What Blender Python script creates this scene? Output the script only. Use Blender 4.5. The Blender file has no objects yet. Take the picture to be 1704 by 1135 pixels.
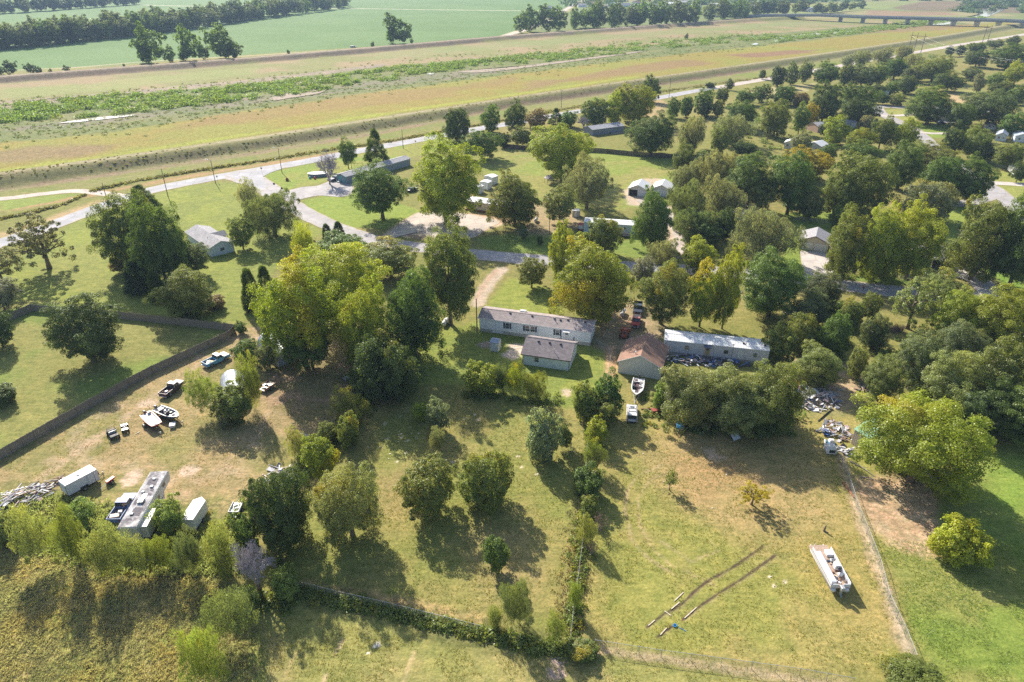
import bpy, bmesh, math, random
import numpy as np
from mathutils import Vector, Matrix
R = math.radians
scene = bpy.context.scene
# ---------------------------------------------------------------- camera, light, exposure
CAM_H = 70.0
PITCH = R(29.0)
cam_data = bpy.data.cameras.new("camera")
cam_data.lens = 24.0
cam_data.sensor_width = 36.0
cam_data.clip_start = 0.5
cam_data.clip_end = 20000.0
cam = bpy.data.objects.new("camera", cam_data)
scene.collection.objects.link(cam)
cam.location = (0, 0, CAM_H)
cam.rotation_euler = (math.pi / 2 - PITCH, 0, 0)
scene.camera = cam

SUN_AZ = R(-29.0)            # sun stands ahead of the camera, to the left (angle from +Y, clockwise)
SUN_EL = R(34.0)
world = bpy.data.worlds.new("World")
scene.world = world
world.use_nodes = True
wt = world.node_tree
bg = wt.nodes["Background"]
sky = wt.nodes.new("ShaderNodeTexSky")
sky.sky_type = 'NISHITA'
sky.sun_disc = False
sky.sun_elevation = SUN_EL
sky.sun_rotation = SUN_AZ
sky.air_density = 1.0
sky.dust_density = 1.5
sky.ozone_density = 1.0
wt.links.new(sky.outputs[0], bg.inputs[0])
bg.inputs[1].default_value = 0.105
sun_data = bpy.data.lights.new("sun", 'SUN')
sun_data.energy = 5.0
sun_data.angle = R(0.53)
sun_data.color = (1.0, 0.92, 0.80)
sun = bpy.data.objects.new("sun", sun_data)
scene.collection.objects.link(sun)
sv = Vector((math.sin(SUN_AZ) * math.cos(SUN_EL), math.cos(SUN_AZ) * math.cos(SUN_EL), math.sin(SUN_EL)))
sun.rotation_euler = sv.to_track_quat('Z', 'Y').to_euler()
sun.location = (-60, 100, 120)
vs = scene.view_settings
vs.view_transform = 'Standard'
vs.look = 'None'
vs.exposure = 0.98
vs.gamma = 1.0
vs.use_curve_mapping = False
scene.cycles.use_denoising = False
scene.cycles.use_adaptive_sampling = False
scene.cycles.sample_clamp_indirect = 4.0
scene.cycles.max_bounces = 5
scene.cycles.diffuse_bounces = 3
scene.cycles.glossy_bounces = 2
scene.cycles.transmission_bounces = 3
scene.cycles.transparent_max_bounces = 6
scene.cycles.volume_bounces = 0
HAZE = 0.00011

rng = random.Random(7)
F = 1136.0
CT, ST = math.cos(PITCH), math.sin(PITCH)


def ray(x, y):
    u = (x - 852.0) / F
    v = (567.5 - y) / F
    return u, CT + v * ST, -ST + v * CT


def G(x, y, h=0.0):
    """ground point (metres) for a point of the survey grid"""
    d = ray(x, y)
    t = (CAM_H - h) / -d[2]
    return (d[0] * t, d[1] * t)


def depth(x, y):
    return CAM_H / -ray(x, y)[2]


def P(X, Y, z):
    dz = z - CAM_H
    w = Y * CT - dz * ST
    v = (Y * ST + dz * CT) / w
    return 852 + F * X / w, 567.5 - F * v


COL = scene.collection


def tag(o, label=None, cat=None, group=None, kind=None):
    if label: o['label'] = label
    if cat: o['category'] = cat
    if group: o['group'] = group
    if kind: o['kind'] = kind
    return o


def thing(name, label, cat, loc=(0, 0, 0), rz=0.0, group=None):
    o = bpy.data.objects.new(name, None)
    o.empty_display_size = 0.5
    COL.objects.link(o)
    o.location = loc if len(loc) == 3 else (loc[0], loc[1], 0)
    o.rotation_euler = (0, 0, rz)
    return tag(o, label, cat, group)


def inst(name, mesh, parent=None, loc=(0, 0, 0), rot=(0, 0, 0), sc=(1, 1, 1), color=None):
    o = bpy.data.objects.new(name, mesh)
    COL.objects.link(o)
    o.parent = parent
    o.location = loc
    o.rotation_euler = rot
    o.scale = sc
    if color: o.color = color
    return o


# ---------------------------------------------------------------- materials
def newmat(name):
    m = bpy.data.materials.new(name)
    m.use_nodes = True
    nt = m.node_tree
    b = nt.nodes["Principled BSDF"]
    return m, nt, b


def N(nt, t, **kw):
    n = nt.nodes.new(t)
    for k, v in kw.items():
        setattr(n, k, v)
    return n


def noise(nt, scale, detail=3.0, rough=0.55, src=None, vec=None):
    n = N(nt, "ShaderNodeTexNoise")
    n.inputs['Scale'].default_value = scale
    n.inputs['Detail'].default_value = detail
    n.inputs['Roughness'].default_value = rough
    if vec is not None:
        nt.links.new(vec, n.inputs['Vector'])
    return n


def mixc(nt, fac, a, b, blend='MIX'):
    n = N(nt, "ShaderNodeMix", data_type='RGBA', blend_type=blend)
    for i, s in ((0, fac), (6, a), (7, b)):
        if isinstance(s, (int, float)):
            n.inputs[i].default_value = s
        elif isinstance(s, tuple):
            n.inputs[i].default_value = (s[0], s[1], s[2], 1)
        else:
            nt.links.new(s, n.inputs[i])
    return n.outputs[2]


def ramp(nt, src, a, b, lo=0.0, hi=1.0):
    n = N(nt, "ShaderNodeMapRange")
    n.clamp = True
    nt.links.new(src, n.inputs[0])
    n.inputs[1].default_value = a
    n.inputs[2].default_value = b
    n.inputs[3].default_value = lo
    n.inputs[4].default_value = hi
    return n.outputs[0]


_MC = {}


def mat(name, col, rough=0.7, metal=0.0, vary=0.12, scale=2.0, spec=0.4, bump=0.0, dirt=None, dirt_amt=0.0, coat=0.0):
    """painted / plain surface with soft wear"""
    if name in _MC:
        return _MC[name]
    m, nt, b = newmat(name)
    tc = N(nt, "ShaderNodeTexCoord")
    n1 = noise(nt, scale, 4, 0.6, vec=tc.outputs['Object'])
    dark = tuple(c * (1 - vary * 1.6) for c in col)
    lite = tuple(min(1, c * (1 + vary)) for c in col)
    c = mixc(nt, ramp(nt, n1.outputs[0], 0.3, 0.7), dark, lite)
    if dirt is not None:
        n2 = noise(nt, scale * 0.7, 6, 0.7, vec=tc.outputs['Object'])
        c = mixc(nt, ramp(nt, n2.outputs[0], 0.62 - 0.25 * dirt_amt, 0.75 - 0.15 * dirt_amt, 0, min(1, 0.35 + dirt_amt)), c, dirt)
    nt.links.new(c, b.inputs['Base Color'])
    b.inputs['Roughness'].default_value = rough
    b.inputs['Metallic'].default_value = metal
    b.inputs['Specular IOR Level'].default_value = spec
    b.inputs['Coat Weight'].default_value = coat
    if bump:
        bn = N(nt, "ShaderNodeBump")
        bn.inputs['Strength'].default_value = bump
        bn.inputs['Distance'].default_value = 0.05
        nt.links.new(n1.outputs[0], bn.inputs['Height'])
        nt.links.new(bn.outputs[0], b.inputs['Normal'])
    _MC[name] = m
    return m


# ---------------------------------------------------------------- mesh builder
class MB:
    def __init__(s):
        s.v = []
        s.f = []

    def add(s, vs, fs):
        n = len(s.v)
        s.v += [tuple(p) for p in vs]
        s.f += [tuple(i + n for i in f) for f in fs]
        return s

    def box(s, x0, y0, z0, x1, y1, z1):
        v = [(x0, y0, z0), (x1, y0, z0), (x1, y1, z0), (x0, y1, z0), (x0, y0, z1), (x1, y0, z1), (x1, y1, z1), (x0, y1, z1)]
        return s.add(v, [(3, 2, 1, 0), (4, 5, 6, 7), (0, 1, 5, 4), (1, 2, 6, 5), (2, 3, 7, 6), (3, 0, 4, 7)])

    def obox(s, c, size, rz=0.0, rx=0.0, ry=0.0):
        M = Matrix.Rotation(rz, 3, 'Z') @ Matrix.Rotation(ry, 3, 'Y') @ Matrix.Rotation(rx, 3, 'X')
        a, b, d = size[0] / 2, size[1] / 2, size[2] / 2
        v = []
        for z in (-d, d):
            for x, y in ((-a, -b), (a, -b), (a, b), (-a, b)):
                v.append(tuple(M @ Vector((x, y, z)) + Vector(c)))
        return s.add(v, [(3, 2, 1, 0), (4, 5, 6, 7), (0, 1, 5, 4), (1, 2, 6, 5), (2, 3, 7, 6), (3, 0, 4, 7)])

    def prism(s, pts, z0, z1):
        """extrude an (x, y) outline (ccw) in z"""
        n = len(pts)
        v = [(x, y, z0) for x, y in pts] + [(x, y, z1) for x, y in pts]
        f = [tuple(range(n - 1, -1, -1)), tuple(range(n, 2 * n))]
        f += [(i, (i + 1) % n, n + (i + 1) % n, n + i) for i in range(n)]
        return s.add(v, f)

    def prism_x(s, pts, x0, x1):
        """extrude a (y, z) outline along x"""
        n = len(pts)
        v = [(x0, y, z) for y, z in pts] + [(x1, y, z) for y, z in pts]
        f = [tuple(range(n - 1, -1, -1)), tuple(range(n, 2 * n))]
        f += [(i, (i + 1) % n, n + (i + 1) % n, n + i) for i in range(n)]
        return s.add(v, f)

    def prism_y(s, pts, y0, y1):
        """extrude an (x, z) outline along y"""
        n = len(pts)
        v = [(x, y0, z) for x, z in pts] + [(x, y1, z) for x, z in pts]
        f = [tuple(range(n)), tuple(range(2 * n - 1, n - 1, -1))]
        f += [(i, n + i, n + (i + 1) % n, (i + 1) % n) for i in range(n)]
        return s.add(v, f)

    def tube(s, pts, rads, n=6, cap=True):
        """tapered tube through points"""
        base = len(s.v)
        pts = [Vector(p) for p in pts]
        k = len(pts)
        if not hasattr(rads, '__len__'):
            rads = [rads] * k
        up = Vector((0, 0, 1))
        rings = []
        for i, p in enumerate(pts):
            d = (pts[min(i + 1, k - 1)] - pts[max(i - 1, 0)])
            if d.length < 1e-6: d = up.copy()
            d.normalize()
            a = d.cross(Vector((0, 1, 0)) if abs(d.z) > 0.9 else up).normalized()
            b = d.cross(a).normalized()
            for j in range(n):
                t = 2 * math.pi * j / n
                s.v.append(tuple(p + (a * math.cos(t) + b * math.sin(t)) * rads[i]))
        for i in range(k - 1):
            for j in range(n):
                q = base + i * n
                s.f.append((q + j, q + (j + 1) % n, q + n + (j + 1) % n, q + n + j))
        if cap:
            s.f.append(tuple(base + j for j in range(n - 1, -1, -1)))
            s.f.append(tuple(base + (k - 1) * n + j for j in range(n)))
        return s

    def cyl_y(s, c, r, w, n=14):
        """wheel-like cylinder with its axis along y"""
        return s.tube([(c[0], c[1] - w / 2, c[2]), (c[0], c[1] + w / 2, c[2])], r, n)

    def loft(s, rings, cap=True):
        base = len(s.v)
        n = len(rings[0])
        for r_ in rings:
            s.v += [tuple(p) for p in r_]
        for i in range(len(rings) - 1):
            for j in range(n):
                q = base + i * n
                s.f.append((q + j, q + (j + 1) % n, q + n + (j + 1) % n, q + n + j))
        if cap:
            s.f.append(tuple(base + j for j in range(n - 1, -1, -1)))
            s.f.append(tuple(base + (len(rings) - 1) * n + j for j in range(n)))
        return s

    def mesh(s, name, m, smooth=False, bevel=0.0):
        me = bpy.data.meshes.new(name)
        me.from_pydata(s.v, [], s.f)
        bm = bmesh.new()
        bm.from_mesh(me)
        bmesh.ops.recalc_face_normals(bm, faces=bm.faces)
        if bevel:
            es = [e for e in bm.edges if len(e.link_faces) == 2 and e.calc_face_angle(0) > 0.6]
            bmesh.ops.bevel(bm, geom=es, offset=bevel, segments=1, affect='EDGES', clamp_overlap=True)
        bm.to_mesh(me)
        bm.free()
        me.materials.append(m)
        if smooth:
            for p in me.polygons: p.use_smooth = True
        return me

    def build(s, name, m, parent=None, smooth=False, bevel=0.0, loc=(0, 0, 0), rot=(0, 0, 0)):
        return inst(name, s.mesh(name, m, smooth, bevel), parent, loc, rot)


def rect_mesh_np(name, V, Fq, m, attrs=None):
    """fast mesh of quads from numpy arrays; attrs: face-domain floats"""
    me = bpy.data.meshes.new(name)
    nv, nf = len(V), len(Fq)
    k = Fq.shape[1]
    me.vertices.add(nv)
    me.vertices.foreach_set("co", V.astype(np.float32).ravel())
    me.loops.add(nf * k)
    me.loops.foreach_set("vertex_index", Fq.astype(np.int32).ravel())
    me.polygons.add(nf)
    me.polygons.foreach_set("loop_start", np.arange(0, nf * k, k, dtype=np.int32))
    me.polygons.foreach_set("loop_total", np.full(nf, k, dtype=np.int32))
    me.update(calc_edges=True)
    if attrs:
        for an, (dom, typ, arr) in attrs.items():
            a = me.attributes.new(an, typ, dom)
            if typ == 'FLOAT_COLOR':
                a.data.foreach_set("color", arr.astype(np.float32).ravel())
            else:
                a.data.foreach_set("value", arr.astype(np.float32).ravel())
    me.materials.append(m)
    return me
# ---------------------------------------------------------------- numpy noise and shapes in the plan
def _hash(ix, iy, seed):
    h = (ix.astype(np.int64) * 374761393 + iy.astype(np.int64) * 668265263 + seed * 1442695041) & 0xffffffff
    h = ((h ^ (h >> 13)) * 1274126177) & 0xffffffff
    return ((h ^ (h >> 16)) & 0xffff) / 65535.0


def vnoise(x, y, seed=0):
    ix = np.floor(x); iy = np.floor(y)
    fx = x - ix; fy = y - iy
    fx = fx * fx * (3 - 2 * fx); fy = fy * fy * (3 - 2 * fy)
    a = _hash(ix, iy, seed); b = _hash(ix + 1, iy, seed)
    c = _hash(ix, iy + 1, seed); d = _hash(ix + 1, iy + 1, seed)
    return (a * (1 - fx) + b * fx) * (1 - fy) + (c * (1 - fx) + d * fx) * fy


def fbm(x, y, scale, octs=4, seed=0):
    s = 0; w = 0.5; t = 0
    x = x / scale; y = y / scale
    for i in range(octs):
        s = s + w * vnoise(x, y, seed + i * 17)
        t += w
        w *= 0.55
        x = x * 2.03 + 11.3; y = y * 2.03 - 7.7
    return s / t


def sstep(a, b, x):
    t = np.clip((x - a) / (b - a), 0, 1)
    return t * t * (3 - 2 * t)


def dist_line(X, Y, pts):
    """distance to a polyline and signed side of the nearest piece"""
    best = np.full(X.shape, 1e9)
    side = np.zeros(X.shape)
    for (x0, y0), (x1, y1) in zip(pts[:-1], pts[1:]):
        dx, dy = x1 - x0, y1 - y0
        L = dx * dx + dy * dy + 1e-9
        t = np.clip(((X - x0) * dx + (Y - y0) * dy) / L, 0, 1)
        ex = X - (x0 + t * dx); ey = Y - (y0 + t * dy)
        d = np.sqrt(ex * ex + ey * ey)
        sd = np.sign(dx * ey - dy * ex)
        m = d < best
        best = np.where(m, d, best)
        side = np.where(m, sd, side)
    return best, side


def sd_poly(X, Y, pts):
    """signed distance to a polygon, positive inside"""
    d, _ = dist_line(X, Y, pts + [pts[0]])
    ins = np.zeros(X.shape, bool)
    n = len(pts)
    for i in range(n):
        x0, y0 = pts[i]; x1, y1 = pts[(i + 1) % n]
        c = ((y0 > Y) != (y1 > Y)) & (X < (x1 - x0) * (Y - y0) / (y1 - y0 + 1e-12) + x0)
        ins ^= c
    return np.where(ins, d, -d)


def GL(pts, h=0.0):
    return [G(x, y, h) for x, y in pts]


# ---------------------------------------------------------------- terrain
LEV1 = GL([(-420, 352), (-100, 303), (0, 289), (215, 259), (430, 228), (850, 163), (1280, 102), (1420, 82), (1555, 62), (1704, 37), (1800, 22)], 3.0)
LEV2 = GL([(-500, 162), (0, 127), (430, 95), (850, 59), (1100, 41), (1250, 31), (1330, 27)], 3.0)


def levee_h(X, Y):
    d1, _ = dist_line(X, Y, LEV1)
    d2, _ = dist_line(X, Y, LEV2)
    a = 3.0 * (1 - sstep(2.2, 12.0, d1))
    b = 3.2 * (1 - sstep(2.5, 13.0, d2))
    return np.maximum(a, b)


def ground_z(x, y):
    return float(levee_h(np.array([x]), np.array([y]))[0])


# rows grow with distance so that far ground does not cost more than near ground
rows = [-150.0, -60.0, 0.0, 25.0, 38.0]
y = 44.0
while y < 1900:
    rows.append(y)
    y *= 1.0052
rows += [1960, 2100, 2400, 3000, 4200, 6500, 10000]
rows = np.array(rows)
ns = 640
s_ = np.linspace(-1, 1, ns)
s_ = np.concatenate([[-12, -5, -2.6, -1.7, -1.25], s_, [1.25, 1.7, 2.6, 5, 12]])
half = np.where(rows < 44, 44 * 0.72 + 42, rows * 0.72 + 42)
GX = half[:, None] * s_[None, :]
GY = np.repeat(rows[:, None], len(s_), 1)
nr, nc = GX.shape
X = GX.ravel(); Y = GY.ravel()
Z = levee_h(X, Y)
f1 = fbm(X, Y, 1.6, 3, 3)
f5 = fbm(X, Y, 6, 4, 5)
f20 = fbm(X, Y, 25, 4, 9)
f60 = fbm(X, Y, 80, 4, 21)

C = np.zeros((len(X), 4))
green = np.array([.185, .190, .055]); greenb = np.array([.215, .245, .055]); dry = np.array([.275, .225, .095])
tan = np.array([.36, .27, .15]); dirt = np.array([.42, .31, .21])


def lerp(a, b, t):
    return a * (1 - t[:, None]) + b * t[:, None]


base = lerp(np.tile(green, (len(X), 1)), dry, np.clip(0.9 * (f20 - 0.38) * 1.6 + 0.5 * (f5 - 0.5), 0, 1))
C[:, :3] = base
C[:, 3] = 0.25      # how weedy (coarse) the growth is


def paint(pts, col, a=1.0, feather=2.0, wob=1.5, h=0.0, weedy=None, col2=None, cmix=None, scale=4.0, px=True):
    pw = GL(pts, h) if px else pts
    xs = [p[0] for p in pw]; ys = [p[1] for p in pw]
    pad = feather * 2 + wob * 2
    m = np.where((X > min(xs) - pad) & (X < max(xs) + pad) & (Y > min(ys) - pad) & (Y < max(ys) + pad))[0]
    if not len(m): return
    x, y = X[m], Y[m]
    d = sd_poly(x, y, pw) + wob * 2.2 * (fbm(x, y, max(1.2, wob * 3), 4, 31) - 0.5)
    k = sstep(-feather / 2, feather / 2, d) * a
    c = np.tile(np.array(col), (len(m), 1))
    if col2 is not None:
        n = fbm(x, y, scale, 4, 77)
        c = lerp(c, np.array(col2), sstep(0.38, 0.62, n))
    C[m, :3] = lerp(C[m, :3], 0, k) + c * k[:, None]
    if weedy is not None:
        C[m, 3] = C[m, 3] * (1 - k) + weedy * k


def line(pts, col, w, a=1.0, feather=0.6, wob=0.3, h=0.0, weedy=None, broken=0.0, px=True):
    pw = GL(pts, h) if px else pts
    xs = [p[0] for p in pw]; ys = [p[1] for p in pw]
    pad = w + feather * 2 + wob * 2
    m = np.where((X > min(xs) - pad) & (X < max(xs) + pad) & (Y > min(ys) - pad) & (Y < max(ys) + pad))[0]
    if not len(m): return
    x, y = X[m], Y[m]
    d, _ = dist_line(x, y, pw)
    d = w / 2 - d + wob * 2.2 * (fbm(x, y, max(1.0, wob * 4), 3, 41) - 0.5)
    k = sstep(-feather / 2, feather / 2, d) * a
    if broken:
        k = k * sstep(broken - 0.12, broken + 0.12, fbm(x, y, 2.2, 3, 51))
    C[m, :3] = C[m, :3] * (1 - k[:, None]) + np.array(col) * k[:, None]
    if weedy is not None:
        C[m, 3] = C[m, 3] * (1 - k) + weedy * k


def dabs(pts, col, r, a=1.0, wob=0.5):
    for (x, y) in pts:
        X0, Y0 = G(x, y)
        n = 9
        ph = rng.random() * 6
        q = [(X0 + r * math.cos(2 * math.pi * i / n + ph) * (0.7 + 0.6 * rng.random()), Y0 + r * math.sin(2 * math.pi * i / n + ph) * (0.5 + 0.6 * rng.random())) for i in range(n)]
        paint(q, col, a, r * 0.5, wob * r * 0.5, px=False)


# -- far fields and flood way, listed from far to near
soy = (.100, .180, .055)
wood = (.05, .08, .035)
paint([(-900, -60), (3000, -60), (3000, 4), (-900, 4)], (.12, .17, .08), 1, 60, 30, col2=(.22, .20, .10), scale=160)
paint([(-700, 170), (-700, -20), (985, -20), (958, 6), (925, 27), (884, 48), (838, 60), (700, 72), (430, 90), (200, 108), (0, 120)], soy, 1, 6, 2, weedy=0.12, col2=(.115, .195, .065), scale=60)
line([(228, 8), (300, 10), (410, 12), (440, 12), (580, 14), (700, 16), (870, 18), (950, 18)], (.55, .50, .40), 7, 1, 3, 0.4)
line([(1010, -14), (958, 7), (930, 22), (900, 38), (862, 52), (838, 60)], (.50, .43, .33), 9, 1, 4, 1)
paint([(975, 4), (1290, 4), (1290, 30), (1110, 42), (900, 55), (880, 52), (935, 28)], (.15, .19, .07), 1, 10, 6, weedy=0.5)
paint([(1270, 24), (1440, 12), (1600, 6), (1800, 4), (1800, 60), (1560, 36), (1450, 31), (1300, 32)], (.27, .24, .12), 1, 14, 10, col2=(.17, .20, .07), scale=90)
paint([(1450, 3), (1600, 2), (1800, 2), (1800, 30), (1690, 22), (1600, 20), (1500, 17)], (.16, .11, .075), .8, 14, 10)
paint([(1440, 17), (1580, 20), (1590, 25), (1440, 28)], (.24, .13, .10), .6, 14, 10)
paint([(1300, 12), (1430, 3), (1540, 1), (1480, 14), (1400, 20), (1290, 28)], (.20, .24, .08), .8, 14, 8)
# levee 2 apron, tan fields, rocky strip
paint([(-700, 176), (-700, 158), (0, 126), (430, 94), (850, 58), (1100, 40), (1290, 28), (1290, 34), (1100, 47), (850, 67), (430, 106), (0, 141), (-700, 190)], (.20, .15, .11), 1, 3, 2, col2=(.16, .13, .10), scale=14, weedy=.6)
line([(-500, 163), (0, 127), (430, 95), (850, 59), (1100, 41), (1280, 29)], (.36, .31, .24), 3.2, .9, 2, .8, h=3.2)
line([(0, 118), (130, 112), (235, 103), (330, 97), (430, 92), (640, 78), (830, 62)], (.42, .36, .24), 3.5, 1, 3, 1)
paint([(-700, 240), (-700, 190), (0, 140), (430, 105), (850, 66), (1290, 32), (1480, 34), (1500, 40), (1440, 44), (1280, 57), (1060, 78), (850, 94), (640, 112), (430, 138), (250, 155), (0, 182)], (.275, .215, .125), 1, 6, 8, col2=(.20, .205, .08), scale=30, weedy=.5)
paint([(-100, 176), (0, 170), (250, 148), (430, 131), (640, 106), (640, 112), (430, 140), (250, 157), (0, 182), (-100, 190)], (.24, .20, .17), .9, 5, 4, col2=(.30, .24, .2), scale=8, weedy=.8)
paint([(0, 146), (140, 140), (350, 117), (420, 113), (420, 122), (230, 146), (0, 164)], (.22, .25, .09), .7, 10, 8)
paint([(620, 88), (850, 70), (1100, 52), (1280, 38), (1440, 33), (1440, 38), (1280, 45), (1100, 60), (850, 80), (620, 100)], (.20, .23, .09), .6, 9, 8)
# shrub belt floor and rough green belt
paint([(-500, 300), (-300, 205), (0, 180), (250, 154), (430, 137), (640, 111), (850, 93), (1060, 77), (1280, 56), (1440, 43), (1560, 33), (1620, 40), (1560, 47), (1440, 58), (1280, 76), (1060, 100), (850, 124), (640, 152), (430, 185), (250, 212), (0, 240), (-300, 280)], (.14, .17, .06), 1, 5, 6, col2=(.18, .19, .08), scale=12, weedy=.9)
paint([(0, 214), (100, 203), (240, 185), (430, 160), (640, 132), (850, 110), (850, 119), (640, 145), (430, 172), (240, 198), (100, 215), (0, 222)], (.21, .18, .15), .75, 6, 5, col2=(.15, .17, .10), scale=7, weedy=.9)
# golden flood meadow
paint([(-400, 300), (0, 238), (150, 225), (430, 182), (640, 152), (850, 124), (1060, 98), (1280, 75), (1440, 57), (1560, 44), (1704, 34), (1704, 42), (1555, 62), (1420, 82), (1280, 101), (850, 161), (430, 226), (0, 287), (-400, 345)], (.245, .205, .052), 1, 5, 4, col2=(.225, .225, .050), scale=26, weedy=.7)
paint([(-300, 295), (0, 252), (60, 240), (200, 240), (150, 262), (0, 275), (-300, 315)], (.22, .155, .09), .8, 12, 10, weedy=.8)
paint([(250, 222), (430, 200), (640, 170), (850, 142), (850, 130), (640, 155), (430, 186), (300, 205)], (.24, .165, .07), .7, 12, 14)
paint([(870, 140), (1000, 115), (1140, 99), (1180, 106), (1000, 132), (870, 152)], (.23, .15, .08), .8, 10, 14)
paint([(1210, 92), (1300, 84), (1370, 82), (1330, 90), (1240, 96)], (.22, .13, .085), .9, 8, 8)
paint([(1440, 48), (1560, 42), (1650, 40), (1560, 50), (1440, 56)], (.23, .16, .085), .8, 8, 8)
line([(-100, 299), (0, 284), (215, 254), (430, 221), (640, 189), (850, 158), (1060, 127)], (.27, .30, .05), 5, .85, 4, 2.5, weedy=.9)
# levee 1: mown crest, weedy foot, mown berm, brush line, road verge
paint([(-400, 350), (0, 289), (430, 227), (850, 162), (1280, 101), (1555, 62), (1704, 36), (1704, 46), (1555, 72), (1280, 113), (850, 178), (430, 252), (0, 314), (-400, 380)], (.21, .20, .09), 1, 3, 2, h=1.5, weedy=.4)
line([(-100, 303), (0, 289), (215, 259), (430, 228), (850, 163), (1280, 102), (1420, 82), (1555, 62), (1704, 37)], (.33, .285, .20), 3.2, .8, 2.5, 1.2, h=3)
line([(-100, 318), (0, 306), (90, 292), (215, 279), (300, 268), (430, 247), (640, 213), (850, 173), (1060, 142), (1280, 110)], (.18, .15, .09), 3.0, .65, 4, 3.2, weedy=1)
line([(-100, 328), (0, 316), (90, 304), (215, 286), (430, 254), (640, 220), (850, 178), (1060, 147), (1280, 114)], (.24, .17, .12), 3.5, .8, 3, 2, weedy=.7)
paint([(-400, 400), (-400, 375), (0, 322), (215, 292), (430, 258), (640, 223), (850, 182), (1100, 143), (1280, 116), (1480, 86), (1704, 52), (1704, 60), (1480, 98), (1280, 126), (1150, 148), (850, 190), (640, 232), (430, 270), (215, 305), (0, 330)], (.17, .20, .052), 1, 3, 2, col2=(.21, .205, .075), scale=10)
line([(150, 318), (215, 303), (300, 288), (430, 268), (560, 247), (640, 236), (760, 214), (850, 197), (1000, 170), (1100, 152), (1200, 136), (1280, 127)], (.17, .14, .08), 3.2, .8, 2.4, 1.4, weedy=1)
line([(0, 350), (90, 335), (150, 325), (200, 314), (300, 296), (430, 275), (640, 243), (850, 204), (1080, 162)], (.34, .225, .12), 4.5, .85, 3, 2)
line([(0, 392), (60, 376), (120, 356), (180, 336)], (.40, .29, .17), 7, .85, 4, 2.5)
paint([(0, 333), (120, 322), (140, 321), (100, 333), (0, 352)], (.20, .25, .06), 1, 2, 1)
line([(0, 364), (60, 352), (110, 338), (140, 325)], (.20, .16, .08), 1.8, .8, 1.5, 1, weedy=1)
# -- near lawns
paint([(-60, 470), (60, 410), (160, 345), (330, 306), (400, 302), (440, 340), (500, 368), (540, 385), (480, 420), (440, 470), (425, 530), (388, 540), (200, 520), (50, 500), (-60, 520)], greenb, 1, 3, 2, col2=(.19, .22, .055), scale=9)
paint([(160, 400), (190, 440), (190, 470), (150, 500), (60, 470), (90, 430)], (.22, .23, .07), .6, 6, 4)
paint([(-80, 560), (50, 500), (200, 520), (388, 543), (200, 650), (-20, 780), (-80, 800)], (.17, .22, .052), 1, 1, .3, col2=(.215, .215, .07), scale=14)
paint([(-60, 800), (0, 762), (200, 650), (388, 545), (430, 540), (460, 620), (600, 640), (560, 690), (500, 740), (430, 800), (400, 850), (300, 850), (120, 870), (-60, 880)], (.235, .215, .085), 1, 3, 2, col2=(.31, .24, .125), scale=8, weedy=.3)
for seg in ([(428, 560), (395, 572), (340, 604), (270, 650), (215, 690), (150, 735), (60, 800), (10, 835)], [(432, 545), (400, 558), (330, 596)]):
    line(seg, (.42, .32, .22), 1.6, .75, 1.6, .8, broken=.42)
line([(430, 720), (415, 745), (380, 780), (330, 800), (280, 802), (220, 778), (150, 768), (120, 740), (128, 715), (170, 690), (190, 678)], (.42, .32, .22), 2.8, .55, 2.6, 1.2, broken=.45)
line([(500, 640), (450, 690), (425, 740), (390, 785)], (.42, .32, .22), 3, .5, 3, 1.4, broken=.45)
dabs([(222, 790), (216, 800), (315, 782), (247, 672), (560, 690)], (.50, .38, .29), 1.6)
dabs([(150, 740), (135, 738), (90, 770), (300, 830)], (.40, .30, .2), 2.2, .6)
paint([(430, 600), (500, 560), (640, 560), (660, 640), (600, 700), (520, 700), (440, 680)], (.30, .205, .14), .9, 4, 3, col2=(.20, .17, .08), scale=4)
# back gardens of the houses
paint([(700, 560), (795, 535), (1010, 585), (1025, 640), (950, 690), (760, 640), (690, 640)], greenb, 1, 2, 1, col2=(.19, .23, .055), scale=6)
dabs([(856, 585), (862, 577), (850, 592)], (.50, .42, .36), 1.9)
dabs([(808, 574)], (.33, .27, .22), 1.9)
dabs([(943, 656), (942, 651)], (.50, .40, .30), .9)
line([(834, 448), (815, 470), (800, 492), (795, 505)], (.43, .35, .28), 3.6, .95, 1.2, .5)
line([(826, 450), (806, 473), (792, 498)], (.38, .22, .14), 1.0, .5, 1, .5)
paint([(850, 462), (912, 478), (940, 520), (900, 522), (806, 512)], greenb, 1, 1.5, .8)
paint([(1005, 520), (1060, 500), (1110, 520), (1105, 560), (1030, 590), (995, 575)], (.37, .28, .19), .9, 3, 2, col2=(.27, .22, .13), scale=3)
line([(1014, 580), (1018, 610), (1012, 630)], (.46, .30, .18), 2.4, .9, 1, .5)
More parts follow.
